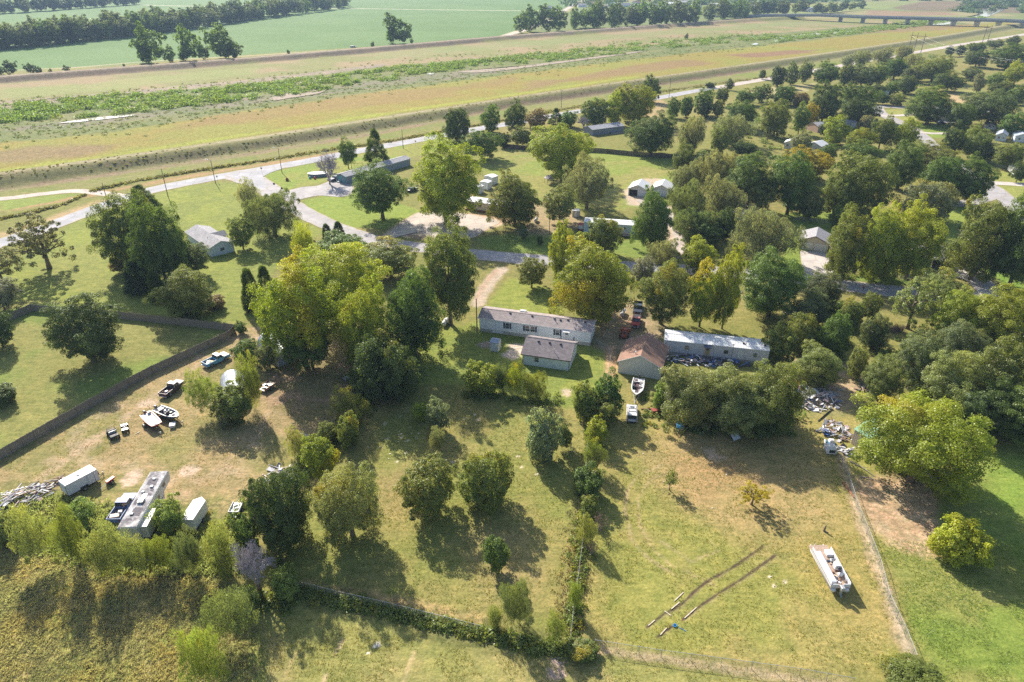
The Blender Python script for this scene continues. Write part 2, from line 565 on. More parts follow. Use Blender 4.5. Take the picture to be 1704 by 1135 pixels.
# mid lawns
paint([(500, 335), (590, 312), (700, 352), (640, 382), (560, 375), (520, 358)], (.20, .26, .05), 1, 2, 1)
paint([(437, 290), (520, 270), (735, 226), (780, 240), (680, 262), (640, 268), (575, 290), (530, 305), (470, 318), (452, 318)], (.19, .25, .05), 1, 2, 1, col2=(.235, .245, .065), scale=8)
paint([(780, 255), (1000, 245), (1125, 262), (1130, 330), (1040, 350), (960, 352), (900, 345), (820, 300)], (.20, .245, .055), 1, 3, 2, col2=(.25, .245, .08), scale=10)
paint([(790, 395), (930, 385), (990, 400), (1100, 395), (1080, 430), (960, 420), (920, 432), (800, 415)], (.17, .225, .05), 1, 3, 2)
paint([(850, 345), (900, 335), (960, 345), (980, 368), (930, 392), (860, 385)], (.36, .27, .18), .7, 4, 3)
paint([(655, 377), (694, 354), (735, 352), (770, 355), (821, 363), (840, 372), (807, 384), (780, 396), (722, 396), (637, 393)], (.45, .38, .31), 1, 1, .6, col2=(.50, .39, .30), scale=3)
paint([(772, 355), (850, 355), (855, 372), (800, 372)], (.42, .28, .19), .9, 2, 1)
line([(680, 391), (700, 396), (740, 399)], (.25, .19, .13), 2.2, .9, 1.2, .8)
paint([(1100, 340), (1125, 345), (1160, 395), (1110, 402), (1080, 372)], (.45, .36, .28), 1, 2, 1)
paint([(1036, 318), (1044, 340), (1075, 346), (1085, 330), (1110, 328), (1120, 318), (1100, 297), (1070, 297)], (.45, .37, .29), 1, 1.5, 1)
# right side
paint([(1300, 355), (1420, 352), (1410, 400), (1380, 440), (1300, 440)], (.19, .25, .05), 1, 2, 1)
paint([(1560, 345), (1610, 342), (1625, 380), (1600, 420), (1570, 400), (1540, 370)], (.21, .26, .055), 1, 2, 1)
paint([(1590, 420), (1620, 435), (1704, 500), (1704, 470), (1640, 440), (1610, 400)], (.15, .235, .04), 1, 2, 1)
paint([(1650, 285), (1704, 285), (1760, 330), (1704, 345), (1640, 300)], (.24, .26, .07), 1, 2, 1)
paint([(1520, 206), (1580, 207), (1575, 228), (1500, 232)], (.19, .26, .05), 1, 2, 1)
paint([(1470, 183), (1540, 178), (1570, 190), (1500, 205)], (.26, .27, .08), 1, 2, 1)
paint([(1585, 150), (1640, 150), (1600, 172), (1580, 176)], (.40, .30, .17), 1, 4, 3, col2=(.26, .27, .09), scale=20)
paint([(1240, 150), (1360, 138), (1340, 152), (1250, 160)], (.35, .31, .16), 1, 3, 2)
paint([(1085, 160), (1110, 172), (1100, 200), (1060, 190)], (.34, .26, .14), 1, 3, 2)
line([(1412, 462), (1480, 468), (1540, 474)], (.15, .21, .05), 4, 1, 1, .5)
paint([(1280, 590), (1345, 600), (1440, 600), (1440, 660), (1400, 700), (1345, 700), (1330, 640)], (.33, .25, .16), 1, 3, 2, col2=(.22, .21, .09), scale=4)
paint([(1372, 610), (1400, 615), (1425, 650), (1395, 665), (1370, 650)], (.45, .34, .24), .8, 3, 2)
# centre lawn
paint([(480, 900), (545, 800), (640, 700), (700, 650), (960, 680), (990, 760), (985, 900), (960, 1040), (800, 1040), (500, 980)], (.205, .215, .062), 1, 2, 1, col2=(.245, .222, .078), scale=9)
paint([(600, 800), (690, 760), (700, 820), (650, 880), (620, 860)], (.33, .23, .12), .5, 8, 4)
paint([(790, 890), (870, 880), (880, 960), (830, 1000), (780, 960)], (.33, .24, .13), .4, 8, 4)
paint([(860, 700), (965, 700), (960, 800), (850, 760), (760, 720)], (.26, .24, .085), .6, 8, 4)
line([(985, 700), (980, 780), (975, 860), (965, 940), (955, 1040)], (.28, .235, .12), 2.2, .5, 3, 1.6, weedy=.8)
for q in range(14):
    x, y_ = rng.gauss(665, 28), rng.gauss(735, 22)
    dabs([(x, y_)], (.62, .55, .42), .14 + .16 * rng.random(), 1, .3)
dabs([(790, 690), (796, 698), (775, 695), (862, 760), (868, 778), (893, 790), (754, 768)], (.6, .5, .38), .3)
# right lawn
paint([(1000, 700), (1440, 690), (1450, 780), (1500, 1000), (1540, 1120), (1300, 1110), (985, 1080), (975, 950), (1000, 800)], (.235, .235, .066), 1, 2, 1, col2=(.275, .240, .085), scale=8)
paint([(1050, 740), (1150, 712), (1300, 700), (1400, 740), (1400, 870), (1250, 900), (1120, 860), (1060, 800)], (.34, .25, .125), .75, 9, 5)
paint([(1130, 770), (1230, 760), (1260, 800), (1180, 830)], (.36, .21, .115), .5, 8, 4)
paint([(1330, 900), (1420, 860), (1450, 960), (1480, 1040), (1400, 1060), (1330, 980)], (.31, .245, .09), .6, 8, 4)
dabs([(1185, 757), (1195, 762), (1178, 748)], (.5, .37, .26), 1.3)
for seg in ([(1100, 775), (1062, 790), (1045, 815), (1040, 850), (1052, 900), (1080, 930), (1120, 955), (1170, 962), (1200, 958)],
            [(1120, 782), (1080, 800), (1062, 830), (1064, 870), (1085, 912), (1115, 940), (1160, 958), (1190, 975)],
            [(1180, 900), (1200, 915), (1150, 935), (1100, 900)],):
    line(seg, (.40, .30, .19), .35, .7, .4, .2, broken=.4)
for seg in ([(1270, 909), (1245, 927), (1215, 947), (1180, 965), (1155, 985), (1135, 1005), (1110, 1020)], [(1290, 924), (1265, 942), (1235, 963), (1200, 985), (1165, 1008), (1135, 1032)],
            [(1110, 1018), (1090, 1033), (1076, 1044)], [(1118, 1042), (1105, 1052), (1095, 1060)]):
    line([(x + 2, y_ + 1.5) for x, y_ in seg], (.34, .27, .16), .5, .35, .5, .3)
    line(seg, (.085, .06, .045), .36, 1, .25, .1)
dabs([(1282, 960), (1288, 975), (1306, 968)], (.62, .52, .42), .3)
# far right lawn
paint([(1440, 760), (1500, 1000), (1545, 1135), (1760, 1180), (1850, 900), (1760, 720), (1650, 740), (1560, 800), (1450, 800)], (.165, .22, .045), 1, 2, 1, col2=(.215, .225, .065), scale=9)
paint([(1640, 780), (1704, 760), (1760, 800), (1700, 900), (1640, 880)], (.17, .26, .045), .8, 8, 4)
paint([(1415, 790), (1560, 800), (1560, 900), (1585, 935), (1540, 925), (1475, 900), (1450, 880)], (.38, .265, .175), .95, 2, 1.4, col2=(.46, .34, .23), scale=1.6, weedy=.6)
line([(1400, 760), (1425, 850), (1450, 920), (1480, 1000), (1500, 1060), (1525, 1120)], (.44, .35, .26), 1.3, .9, .8, .5)
line([(1395, 755), (1420, 850), (1440, 910), (1470, 1000), (1490, 1060), (1512, 1120)], (.30, .23, .12), .9, .6, .8, .5, weedy=.8)
# bottom strip
paint([(430, 1000), (500, 990), (800, 1050), (1000, 1085), (1400, 1135), (1420, 1260), (380, 1260)], (.235, .235, .078), 1, 2, 1, col2=(.28, .25, .10), scale=7)
line([(985, 1080), (1100, 1097), (1250, 1118), (1400, 1142), (1520, 1165)], (.42, .33, .21), 1.0, .85, .8, .5)
dabs([(925, 1120), (930, 1100), (930, 1085)], (.42, .32, .27), 1.1)
line([(568, 1068), (560, 1085), (545, 1115), (535, 1140)], (.50, .38, .24), .5, .8, .4, .2, broken=.45)
line([(690, 1085), (680, 1110), (665, 1150)], (.45, .35, .2), .4, .6, .4, .2, broken=.5)
line([(495, 1085), (482, 1105), (472, 1140)], (.45, .35, .2), .4, .6, .4, .2, broken=.5)
dabs([(627, 1075)], (.75, .70, .62), .5)
dabs([(612, 1087)], (.7, .65, .6), .25)
line([(500, 985), (560, 1002), (640, 1018), (720, 1038), (800, 1055), (900, 1075)], (.12, .13, .05), 3.4, .9, 2, 1.2, weedy=1)
line([(505, 970), (540, 978), (700, 1008), (790, 1030)], (.40, .29, .15), 1.6, .7, 1.4, .8, weedy=1)
# tall field at the lower left
paint([(-200, 880), (0, 870), (100, 900), (330, 945), (400, 990), (430, 1040), (430, 1300), (-260, 1300)], (.31, .27, .12), 1, 2, 2, col2=(.22, .24, .07), scale=5, weedy=1)
paint([(-60, 820), (60, 800), (160, 830), (380, 830), (430, 900), (380, 960), (100, 900), (-60, 880)], (.17, .19, .06), .8, 4, 3, col2=(.27, .23, .11), scale=3, weedy=1)
C[:, :3] *= np.array([1.02, 1.0, 1.0])
C[:, :3] *= (0.93 + 0.14 * f5 + 0.10 * (f1 - .5) + .12 * (f60 - .5))[:, None]
# coarse growth stands unevenly
near = (Y < 240)
Z = Z + np.where(near, C[:, 3] * 0.25 * (f1 - .5), C[:, 3] * 0.4 * (f5 - .5)) * sstep(.3, .7, C[:, 3])

idx = np.arange(nr * nc).reshape(nr, nc)
Fq = np.stack([idx[:-1, :-1].ravel(), idx[:-1, 1:].ravel(), idx[1:, 1:].ravel(), idx[1:, :-1].ravel()], 1)


def ground_material():
    m, nt, b = newmat("ground_grass")
    at = N(nt, "ShaderNodeAttribute", attribute_name="gcol")
    geo = N(nt, "ShaderNodeNewGeometry")
    pos = geo.outputs['Position']
    nf = noise(nt, 2.6, 5, 0.7, vec=pos)
    nm = noise(nt, 0.45, 5, 0.65, vec=pos)
    mp = N(nt, "ShaderNodeMapping")
    mp.inputs['Rotation'].default_value = (0, 0, 0.6)
    mp.inputs['Scale'].default_value = (0.25, 1.6, 1)
    nt.links.new(pos, mp.inputs['Vector'])
    ns_ = noise(nt, 1.0, 3, 0.5, vec=mp.outputs[0])      # mowing streaks
    a = mixc(nt, ramp(nt, nf.outputs[0], .25, .75), (.62, .65, .62), (1.38, 1.33, 1.32))
    a2 = mixc(nt, ramp(nt, nm.outputs[0], .3, .7), (.78, .86, .78), (1.18, 1.12, 1.12))
    a3 = mixc(nt, ramp(nt, ns_.outputs[0], .3, .7), (.85, .88, .85), (1.13, 1.10, 1.13))
    c = mixc(nt, 1.0, at.outputs['Color'], a, 'MULTIPLY')
    c = mixc(nt, 1.0, c, a2, 'MULTIPLY')
    c = mixc(nt, 1.0, c, a3, 'MULTIPLY')
    # weedy ground: stronger blotches of straw and dark growth
    nw = noise(nt, 0.9, 6, 0.75, vec=pos)
    w = mixc(nt, ramp(nt, nw.outputs[0], .35, .65), (.50, .55, .48), (1.42, 1.35, 1.3))
    cw = mixc(nt, 1.0, c, w, 'MULTIPLY')
    c = mixc(nt, at.outputs['Alpha'], c, cw)
    nt.links.new(c, b.inputs['Base Color'])
    b.inputs['Roughness'].default_value = 0.95
    b.inputs['Specular IOR Level'].default_value = 0.1
    bn = N(nt, "ShaderNodeBump")
    bn.inputs['Strength'].default_value = 0.55
    bn.inputs['Distance'].default_value = 0.22
    nt.links.new(nf.outputs[0], bn.inputs['Height'])
    nt.links.new(bn.outputs[0], b.inputs['Normal'])
    return m


gm = rect_mesh_np("ground", np.stack([X, Y, Z], 1), Fq, ground_material(), {"gcol": ('POINT', 'FLOAT_COLOR', C)})
for_smooth = np.ones(len(gm.polygons), dtype=bool)
gm.polygons.foreach_set("use_smooth", for_smooth)
ground = inst("ground", gm)
tag(ground, kind='structure')


# ---------------------------------------------------------------- roads, drives, water
def catmull(pts, k=6):
    out = []
    n = len(pts)
    for i in range(n - 1):
        p0 = pts[max(i - 1, 0)]; p1 = pts[i]; p2 = pts[i + 1]; p3 = pts[min(i + 2, n - 1)]
        for j in range(k):
            t = j / k
            out.append(tuple(0.5 * ((2 * b) + (-a + c) * t + (2 * a - 5 * b + 4 * c - d) * t * t + (-a + 3 * b - 3 * c + d) * t ** 3) for a, b, c, d in zip(p0, p1, p2, p3)))
    out.append(tuple(pts[-1]))
    return out


def asphalt(name, col, edge, lines=False):
    m, nt, b = newmat(name)
    geo = N(nt, "ShaderNodeNewGeometry")
    pos = geo.outputs['Position']
    n1 = noise(nt, 0.18, 5, 0.6, vec=pos)
    n2 = noise(nt, 3.0, 4, 0.7, vec=pos)
    c = mixc(nt, ramp(nt, n1.outputs[0], .35, .65), tuple(x * .80 for x in col), tuple(x * 1.10 for x in col))
    c = mixc(nt, ramp(nt, n2.outputs[0], .62, .75, 0, .35), c, tuple(x * .6 for x in col))
    at = N(nt, "ShaderNodeAttribute", attribute_name="across")
    n3 = noise(nt, 0.5, 4, 0.6, vec=pos)
    sm = N(nt, "ShaderNodeMath", operation='ADD')
    nt.links.new(at.outputs['Fac'], sm.inputs[0])
    nt.links.new(ramp(nt, n3.outputs[0], .3, .7, -.16, .16), sm.inputs[1])
    c = mixc(nt, ramp(nt, sm.outputs[0], .80, .98), c, edge)
    # worn wheel lanes
    wl = ramp(nt, at.outputs['Fac'], .25, .5, 0, 1)
    c = mixc(nt, ramp(nt, at.outputs['Fac'], .0, .12, .35, 0), c, tuple(x * .72 for x in col))
    vo = N(nt, "ShaderNodeTexVoronoi", feature='DISTANCE_TO_EDGE')
    vo.inputs['Scale'].default_value = 0.22
    nt.links.new(pos, vo.inputs['Vector'])
    c = mixc(nt, ramp(nt, vo.outputs[0], .0, .035, .5, 0), c, tuple(x * .45 for x in col))
    nt.links.new(c, b.inputs['Base Color'])
    b.inputs['Roughness'].default_value = .9
    b.inputs['Specular IOR Level'].default_value = .2
    return m


M_ROAD = asphalt("pale_asphalt", (.36, .355, .37), (.36, .30, .21))
M_LANE = asphalt("grey_chip_seal", (.36, .34, .335), (.34, .28, .19))
M_DRIVE = asphalt("gravel_drive", (.46, .40, .35), (.42, .33, .23))
M_CONC = asphalt("concrete_drive", (.50, .45, .41), (.40, .33, .25))


def strip(name, pts, w, m, z, px=True):
    pw = catmull(GL(pts) if px else pts, 8)
    W = w if hasattr(w, '__len__') else [w] * len(pts)
    V = []; A = []; Fs = []
    n = len(pw)
    cols = (-1, -.85, -.5, 0, .5, .85, 1)
    for i, p in enumerate(pw):
        a = pw[max(i - 1, 0)]; b = pw[min(i + 1, n - 1)]
        d = Vector((b[0] - a[0], b[1] - a[1])).normalized()
        t = i / (n - 1) * (len(W) - 1)
        ww = W[int(t)] * (1 - t % 1) + W[min(int(t) + 1, len(W) - 1)] * (t % 1)
        ww *= 1 + .03 * math.sin(i * 1.7) + .02 * math.sin(i * .6)
        for c_ in cols:
            V.append((p[0] - d.y * c_ * ww / 2, p[1] + d.x * c_ * ww / 2, z))
            A.append(abs(c_))
    k = len(cols)
    for i in range(n - 1):
        for j in range(k - 1):
            q = i * k + j
            Fs.append((q, q + k, q + k + 1, q + 1))
    me = rect_mesh_np(name, np.array(V), np.array(Fs), m, {"across": ('POINT', 'FLOAT', np.array(A))})
    return tag(inst(name, me), kind='structure')


def sheet(name, pts, m, z, px=True, jag=0.0):
    """flat ground sheet from an outline"""
    pw = GL(pts) if px else pts
    pw = catmull(pw + [pw[0]], 5)[:-1]
    if jag:
        pw = [(x + rng.uniform(-jag, jag), y + rng.uniform(-jag, jag)) for x, y in pw]
    cx = sum(p[0] for p in pw) / len(pw); cy = sum(p[1] for p in pw) / len(pw)
    V = [(x, y, z) for x, y in pw] + [(cx + (x - cx) * .8, cy + (y - cy) * .8, z) for x, y in pw] + [(cx, cy, z)]
    n = len(pw)
    bm = bmesh.new()
    vs_ = [bm.verts.new(v) for v in V]
    for i in range(n):
        j = (i + 1) % n
        bm.faces.new((vs_[i], vs_[j], vs_[n + j], vs_[n + i]))
        bm.faces.new((vs_[n + i], vs_[n + j], vs_[2 * n]))
    bmesh.ops.recalc_face_normals(bm, faces=bm.faces)
    me = bpy.data.meshes.new(name)
    bm.to_mesh(me); bm.free()
    a = me.attributes.new("across", 'FLOAT', 'POINT')
    a.data.foreach_set("value", np.array([1.0] * n + [.5] * n + [0.2], dtype=np.float32))
    me.materials.append(m)
    o = tag(inst(name, me), kind='structure')
    if sum((me.polygons[i].normal.z for i in range(len(me.polygons)))) < 0:
        me.flip_normals()
    return o


road = strip("road", [(-160, 452), (0, 405), (102, 369), (212, 329), (268, 313), (350, 297), (430, 283), (519, 267), (593, 252), (729, 227), (798, 214), (860, 204), (947, 188), (1020, 176), (1095, 163), (1154, 152), (1192, 146)], 8.2, M_ROAD, .05)
strip("gravel_road", [(1188, 147), (1220, 141), (1283, 130), (1380, 113), (1460, 98), (1542, 84), (1593, 75), (1657, 65), (1760, 48)], 8.5, M_DRIVE, .045)
lane = strip("lane", [(400, 292), (432, 306), (456, 322), (480, 338), (512, 357), (560, 379), (620, 399), (690, 411), (770, 421), (850, 429), (905, 434), (990, 440), (1090, 446), (1170, 451), (1290, 460), (1412, 476), (1480, 484), (1560, 491), (1640, 497), (1740, 510)], [13, 9.5, 8.4, 7.6, 7.2, 7, 7, 7, 7, 7.6, 8.2, 7.5, 7, 7, 7, 7.4, 7.4, 7.2, 7, 7], M_LANE, .058)
sheet("road_junction", [(372, 293), (400, 286), (440, 281), (478, 277), (452, 287), (438, 296), (446, 312), (430, 318), (408, 305)], M_ROAD, .066)
strip("levee_access_path", [(-160, 341), (0, 331), (60, 324), (120, 318), (155, 320), (200, 326)], 4.6, M_DRIVE, .03)
sheet("gravel_parking", [(462, 322), (500, 312), (528, 309), (552, 300), (575, 293), (588, 303), (586, 322), (566, 328), (530, 326), (497, 333), (478, 338)], M_LANE, .072)
sheet("gravel_forecourt", [(655, 378), (694, 355), (735, 353), (770, 355), (815, 362), (832, 370), (807, 384), (786, 396), (740, 396), (722, 394), (690, 388), (640, 398)], M_DRIVE, .036)
sheet("garage_drive", [(1331, 417), (1373, 421), (1389, 440), (1392, 452), (1366, 462), (1342, 458), (1334, 440)], M_CONC, .036)
sheet("house_drive", [(1539, 441), (1578, 446), (1602, 444), (1630, 450), (1646, 465), (1668, 488), (1640, 498), (1621, 480), (1605, 466), (1580, 460), (1552, 455)], M_CONC, .080)
strip("side_lane", [(1440, 176), (1470, 177), (1512, 179), (1560, 180), (1600, 182), (1660, 186)], 8, M_LANE, .03)
strip("side_lane", [(1458, 178), (1466, 189), (1485, 198), (1512, 210), (1540, 232), (1570, 258), (1620, 296), (1655, 316), (1690, 345), (1740, 385)], 7, M_LANE, .04)
strip("drive", [(1462, 193), (1500, 192), (1530, 190), (1560, 199), (1585, 205)], 4.5, M_CONC, .05)
strip("drive", [(1520, 219), (1550, 222), (1580, 222)], 4, M_CONC, .05)
strip("drive", [(1640, 304), (1680, 306), (1760, 311)], 5, M_CONC, .05)
strip("drive", [(1660, 322), (1610, 338), (1570, 340), (1540, 348)], 6, M_LANE, .052)
strip("drive", [(1090, 448), (1120, 420), (1135, 395), (1118, 365), (1100, 345), (1085, 335), (1062, 336)], 5.5, M_DRIVE, .050)
strip("field_track", [(840, 60), (884, 47), (925, 27), (958, 6), (1000, -12)], 7, M_DRIVE, .06)


def water_material():
    m, nt, b = newmat("river_water")
    b.inputs['Base Color'].default_value = (.33, .30, .26, 1)
    b.inputs['Roughness'].default_value = .09
    b.inputs['Specular IOR Level'].default_value = .8
    geo = N(nt, "ShaderNodeNewGeometry")
    n1 = noise(nt, .8, 3, .6, vec=geo.outputs['Position'])
    bn = N(nt, "ShaderNodeBump")
    bn.inputs['Strength'].default_value = .25
    bn.inputs['Distance'].default_value = .06
    nt.links.new(n1.outputs[0], bn.inputs['Height'])
    nt.links.new(bn.outputs[0], b.inputs['Normal'])
    return m


M_WATER = water_material()
M_MUD = asphalt("wet_sand", (.30, .24, .18), (.20, .18, .11))
for nm_, pts, mm in (("river_water", [(97, 205.5), (140, 199), (180, 194.5), (222, 191.5), (216, 194), (178, 198.5), (132, 203.5)], M_WATER),
                     ("sand_bar", [(447, 164), (480, 156), (540, 149), (530, 156), (480, 164), (455, 168)], M_MUD),
                     ("sand_bar", [(760, 119), (800, 116), (850, 112), (950, 100), (1060, 86), (1060, 88), (950, 103), (860, 115), (800, 121), (770, 121)], M_MUD),
                     ("river_water", [(709, 124), (722, 121), (722, 124)], M_WATER),
                     ("river_water", [(1288, 65), (1298, 62), (1311, 65), (1308, 69), (1292, 71)], M_WATER),
                     ("river_water", [(1250, 74), (1258, 72), (1262, 74), (1255, 75)], M_WATER),
                     ("river_water", [(1290, 62), (1340, 57), (1400, 53), (1424, 50), (1415, 54), (1390, 56), (1340, 60)], M_WATER),
                     ("river_water", [(1548, 42), (1560, 38), (1575, 33), (1605, 31), (1612, 33), (1590, 37), (1575, 41)], M_WATER),
                     ("river_water", [(1602, 30), (1622, 27), (1632, 17), (1648, 11), (1664, 12), (1671, 16), (1660, 21), (1646, 27), (1620, 32)], M_WATER)):
    sheet(nm_, pts, mm, .25 if mm is M_WATER else .2)
# ---------------------------------------------------------------- foliage
def foliage_material():
    m = bpy.data.materials.new("leaves")
    m.use_nodes = True
    nt = m.node_tree
    nt.nodes.remove(nt.nodes["Principled BSDF"])
    out = nt.nodes["Material Output"]
    oi = N(nt, "ShaderNodeObjectInfo")
    cv = N(nt, "ShaderNodeAttribute", attribute_name="cv")
    cl = N(nt, "ShaderNodeAttribute", attribute_name="cl")
    # turned leaves: only in some clumps, as many as the object's alpha says
    th = N(nt, "ShaderNodeMath", operation='SUBTRACT')
    nt.links.new(cl.outputs['Fac'], th.inputs[0])
    nt.links.new(oi.outputs['Alpha'], th.inputs[1])
    yk = ramp(nt, th.outputs[0], -.12, .06, 0.75, 0)
    col = mixc(nt, yk, oi.outputs['Color'], (.40, .34, .03))
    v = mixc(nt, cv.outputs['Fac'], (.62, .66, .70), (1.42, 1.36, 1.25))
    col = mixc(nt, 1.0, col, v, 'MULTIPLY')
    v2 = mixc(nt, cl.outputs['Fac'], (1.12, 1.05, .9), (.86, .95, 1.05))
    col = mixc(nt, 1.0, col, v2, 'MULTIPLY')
    df = N(nt, "ShaderNodeBsdfDiffuse")
    nt.links.new(col, df.inputs[0])
    tr = N(nt, "ShaderNodeBsdfTranslucent")
    tc = mixc(nt, 1.0, col, (1.35, 1.35, .75), 'MULTIPLY')
    nt.links.new(tc, tr.inputs[0])
    gl = N(nt, "ShaderNodeBsdfGlossy")
    gl.inputs['Roughness'].default_value = .42
    gl.inputs[0].default_value = (.85, .9, .85, 1)
    m1 = N(nt, "ShaderNodeMixShader"); m1.inputs[0].default_value = .5
    nt.links.new(df.outputs[0], m1.inputs[1]); nt.links.new(tr.outputs[0], m1.inputs[2])
    m2 = N(nt, "ShaderNodeMixShader"); m2.inputs[0].default_value = .025
    nt.links.new(m1.outputs[0], m2.inputs[1]); nt.links.new(gl.outputs[0], m2.inputs[2])
    nt.links.new(m2.outputs[0], out.inputs[0])
    return m


M_LEAF = foliage_material()
M_BARK = mat("bark", (.19, .15, .115), .9, scale=3, vary=.25)
M_BARE = mat("weathered_branches", (.30, .26, .24), .9, scale=3, vary=.2)


def unit(v):
    return v / (np.linalg.norm(v, axis=1, keepdims=True) + 1e-9)


def crown_mesh(name, seed, clumps, per, rc, leaf, style='round', lobes=7, amp=.22, hollow=.55, slim=.62, smooth_env=False):
    """many small leaf sprays spread over overlapping clumps inside an uneven unit envelope"""
    r = np.random.default_rng(seed)
    def pick(cand, n):
        # best-candidate spacing so that clumps stand apart
        got = [cand[0]]
        used = np.array([1e9] * len(cand))
        for i in range(n - 1):
            used = np.minimum(used, ((cand - got[-1]) ** 2).sum(1))
            sub = r.integers(0, len(cand), 14)
            got.append(cand[sub[np.argmax(used[sub])]])
        return np.array(got)
    d = unit(r.normal(size=(clumps, 3)))
    lob = unit(r.normal(size=(lobes, 3)) * [1, 1, .7])
    la = r.uniform(.4, 1, lobes)
    def env(q):
        e = np.full(len(q), 1 - amp * .9)
        e += amp * 1.6 * np.max(la[None, :] * np.exp(-9 * (1 - q @ lob.T)), axis=1)
        return e
    rad = (hollow + (1 - hollow) * r.random(clumps) ** .55)
    dd = unit(r.normal(size=(clumps * 8, 3)))
    rd = (hollow + (1 - hollow) * r.random(clumps * 8) ** .5) * r.uniform(.86, 1.12, clumps * 8)
    c = pick(dd * (env(dd) * rd)[:, None], clumps)
    d = unit(c)
    if style in ('cone', 'juniper'):
        h = r.random(clumps) ** 1.5
        a = r.random(clumps) * 2 * np.pi
        w = (1 - h) ** (.75 if style == 'cone' else 0.42) * (.35 + .65 * r.random(clumps) ** .4) * .88
        if style == 'juniper': w = np.minimum(w, .82) * (0.85 + .3 * vnoise(a * 1.6, h * 5, seed))
        c = np.stack([w * np.cos(a), w * np.sin(a), h * 2 - 1], 1)
        d = unit(np.stack([np.cos(a), np.sin(a), np.full(clumps, .5)], 1))
    if style == 'sparse':
        keep = vnoise(d[:, 0] * 2.4 + 9, d[:, 1] * 2.4 + d[:, 2] * 2, seed) > .40
        c = c[keep]; d = d[keep]
    c[:, 2] = np.where(c[:, 2] < -.85, -.85, c[:, 2])
    k = len(c)
    crc = rc * r.uniform(.6, 1.35, k)
    clr = r.random(k)
    n = k * per
    ci = np.repeat(np.arange(k), per)
    o = unit(r.normal(size=(n, 3)) + d[ci] * .5 + [0, 0, .45])
    rr = r.random(n) ** .3
    flat = .72 if style != 'willow' else 1.25
    p = c[ci] + o * (crc[ci] * rr)[:, None] * [1, 1, flat]
    # wisps that leave the clumps
    w = r.random(n) < .07
    p[w] += unit(r.normal(size=(w.sum(), 3))) * rc * .55
    nrm = unit(o * .55 + d[ci] * .35 + r.normal(size=(n, 3)) * .55 + [0, 0, .7])
    t = unit(np.cross(nrm, r.normal(size=(n, 3))))
    if style in ('willow', 'cone', 'juniper'):
        t = unit(t * .6 + (np.array([0, 0, -1.0]) if style == 'willow' else d[ci] + [0, 0, .6]) * .9)
    b = unit(np.cross(nrm, t))
    s = leaf * r.uniform(.55, 1.35, n)
    su = s * (1.0 if style not in ('willow',) else 1.5)
    sb = s * slim
    tip = .35 + .3 * r.random(n)
    V = np.empty((n, 4, 3))
    V[:, 0] = p - t * su[:, None]
    V[:, 1] = p - b * sb[:, None] + t * (su * (tip - .5) * .6)[:, None]
    V[:, 2] = p + t * su[:, None] - nrm * (s * .25)[:, None]
    V[:, 3] = p + b * sb[:, None] + t * (su * (.5 - tip) * .6)[:, None]
    rad_ = np.percentile(np.hypot(p[:, 0], p[:, 1]), 97.3)
    zt = np.percentile(np.abs(p[:, 2]), 97.8)
    V[:, :, :2] /= rad_
    V[:, :, 2] /= zt
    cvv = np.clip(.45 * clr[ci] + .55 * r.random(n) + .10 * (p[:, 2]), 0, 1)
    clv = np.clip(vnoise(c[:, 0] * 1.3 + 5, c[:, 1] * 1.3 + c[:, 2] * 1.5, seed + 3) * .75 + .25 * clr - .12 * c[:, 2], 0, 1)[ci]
    Fq_ = np.arange(n * 4).reshape(n, 4)
    return rect_mesh_np(name, V.reshape(-1, 3), Fq_, M_LEAF, {"cv": ('FACE', 'FLOAT', cvv), "cl": ('FACE', 'FLOAT', clv)})


PROTO = {
    # big trees seen near
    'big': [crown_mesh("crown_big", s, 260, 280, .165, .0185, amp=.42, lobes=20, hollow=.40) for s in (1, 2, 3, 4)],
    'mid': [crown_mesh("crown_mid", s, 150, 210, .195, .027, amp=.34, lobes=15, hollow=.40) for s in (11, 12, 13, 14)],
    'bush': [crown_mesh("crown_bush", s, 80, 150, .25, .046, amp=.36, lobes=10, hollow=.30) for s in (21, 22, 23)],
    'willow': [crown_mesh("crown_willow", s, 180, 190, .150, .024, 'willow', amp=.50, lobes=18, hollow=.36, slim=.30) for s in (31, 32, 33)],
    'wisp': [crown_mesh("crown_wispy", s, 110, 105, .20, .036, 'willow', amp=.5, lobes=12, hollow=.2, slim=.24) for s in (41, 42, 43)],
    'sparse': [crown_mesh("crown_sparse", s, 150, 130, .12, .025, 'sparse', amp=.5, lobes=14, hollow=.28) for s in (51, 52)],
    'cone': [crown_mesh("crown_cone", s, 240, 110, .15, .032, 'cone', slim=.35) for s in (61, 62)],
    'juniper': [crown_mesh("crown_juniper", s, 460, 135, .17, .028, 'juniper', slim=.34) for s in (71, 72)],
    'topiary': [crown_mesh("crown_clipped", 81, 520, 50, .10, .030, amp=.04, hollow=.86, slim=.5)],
    'far': [crown_mesh("crown_far", s, 54, 66, .26, .070, amp=.5, lobes=10, hollow=.4) for s in (91, 92, 93)],
}


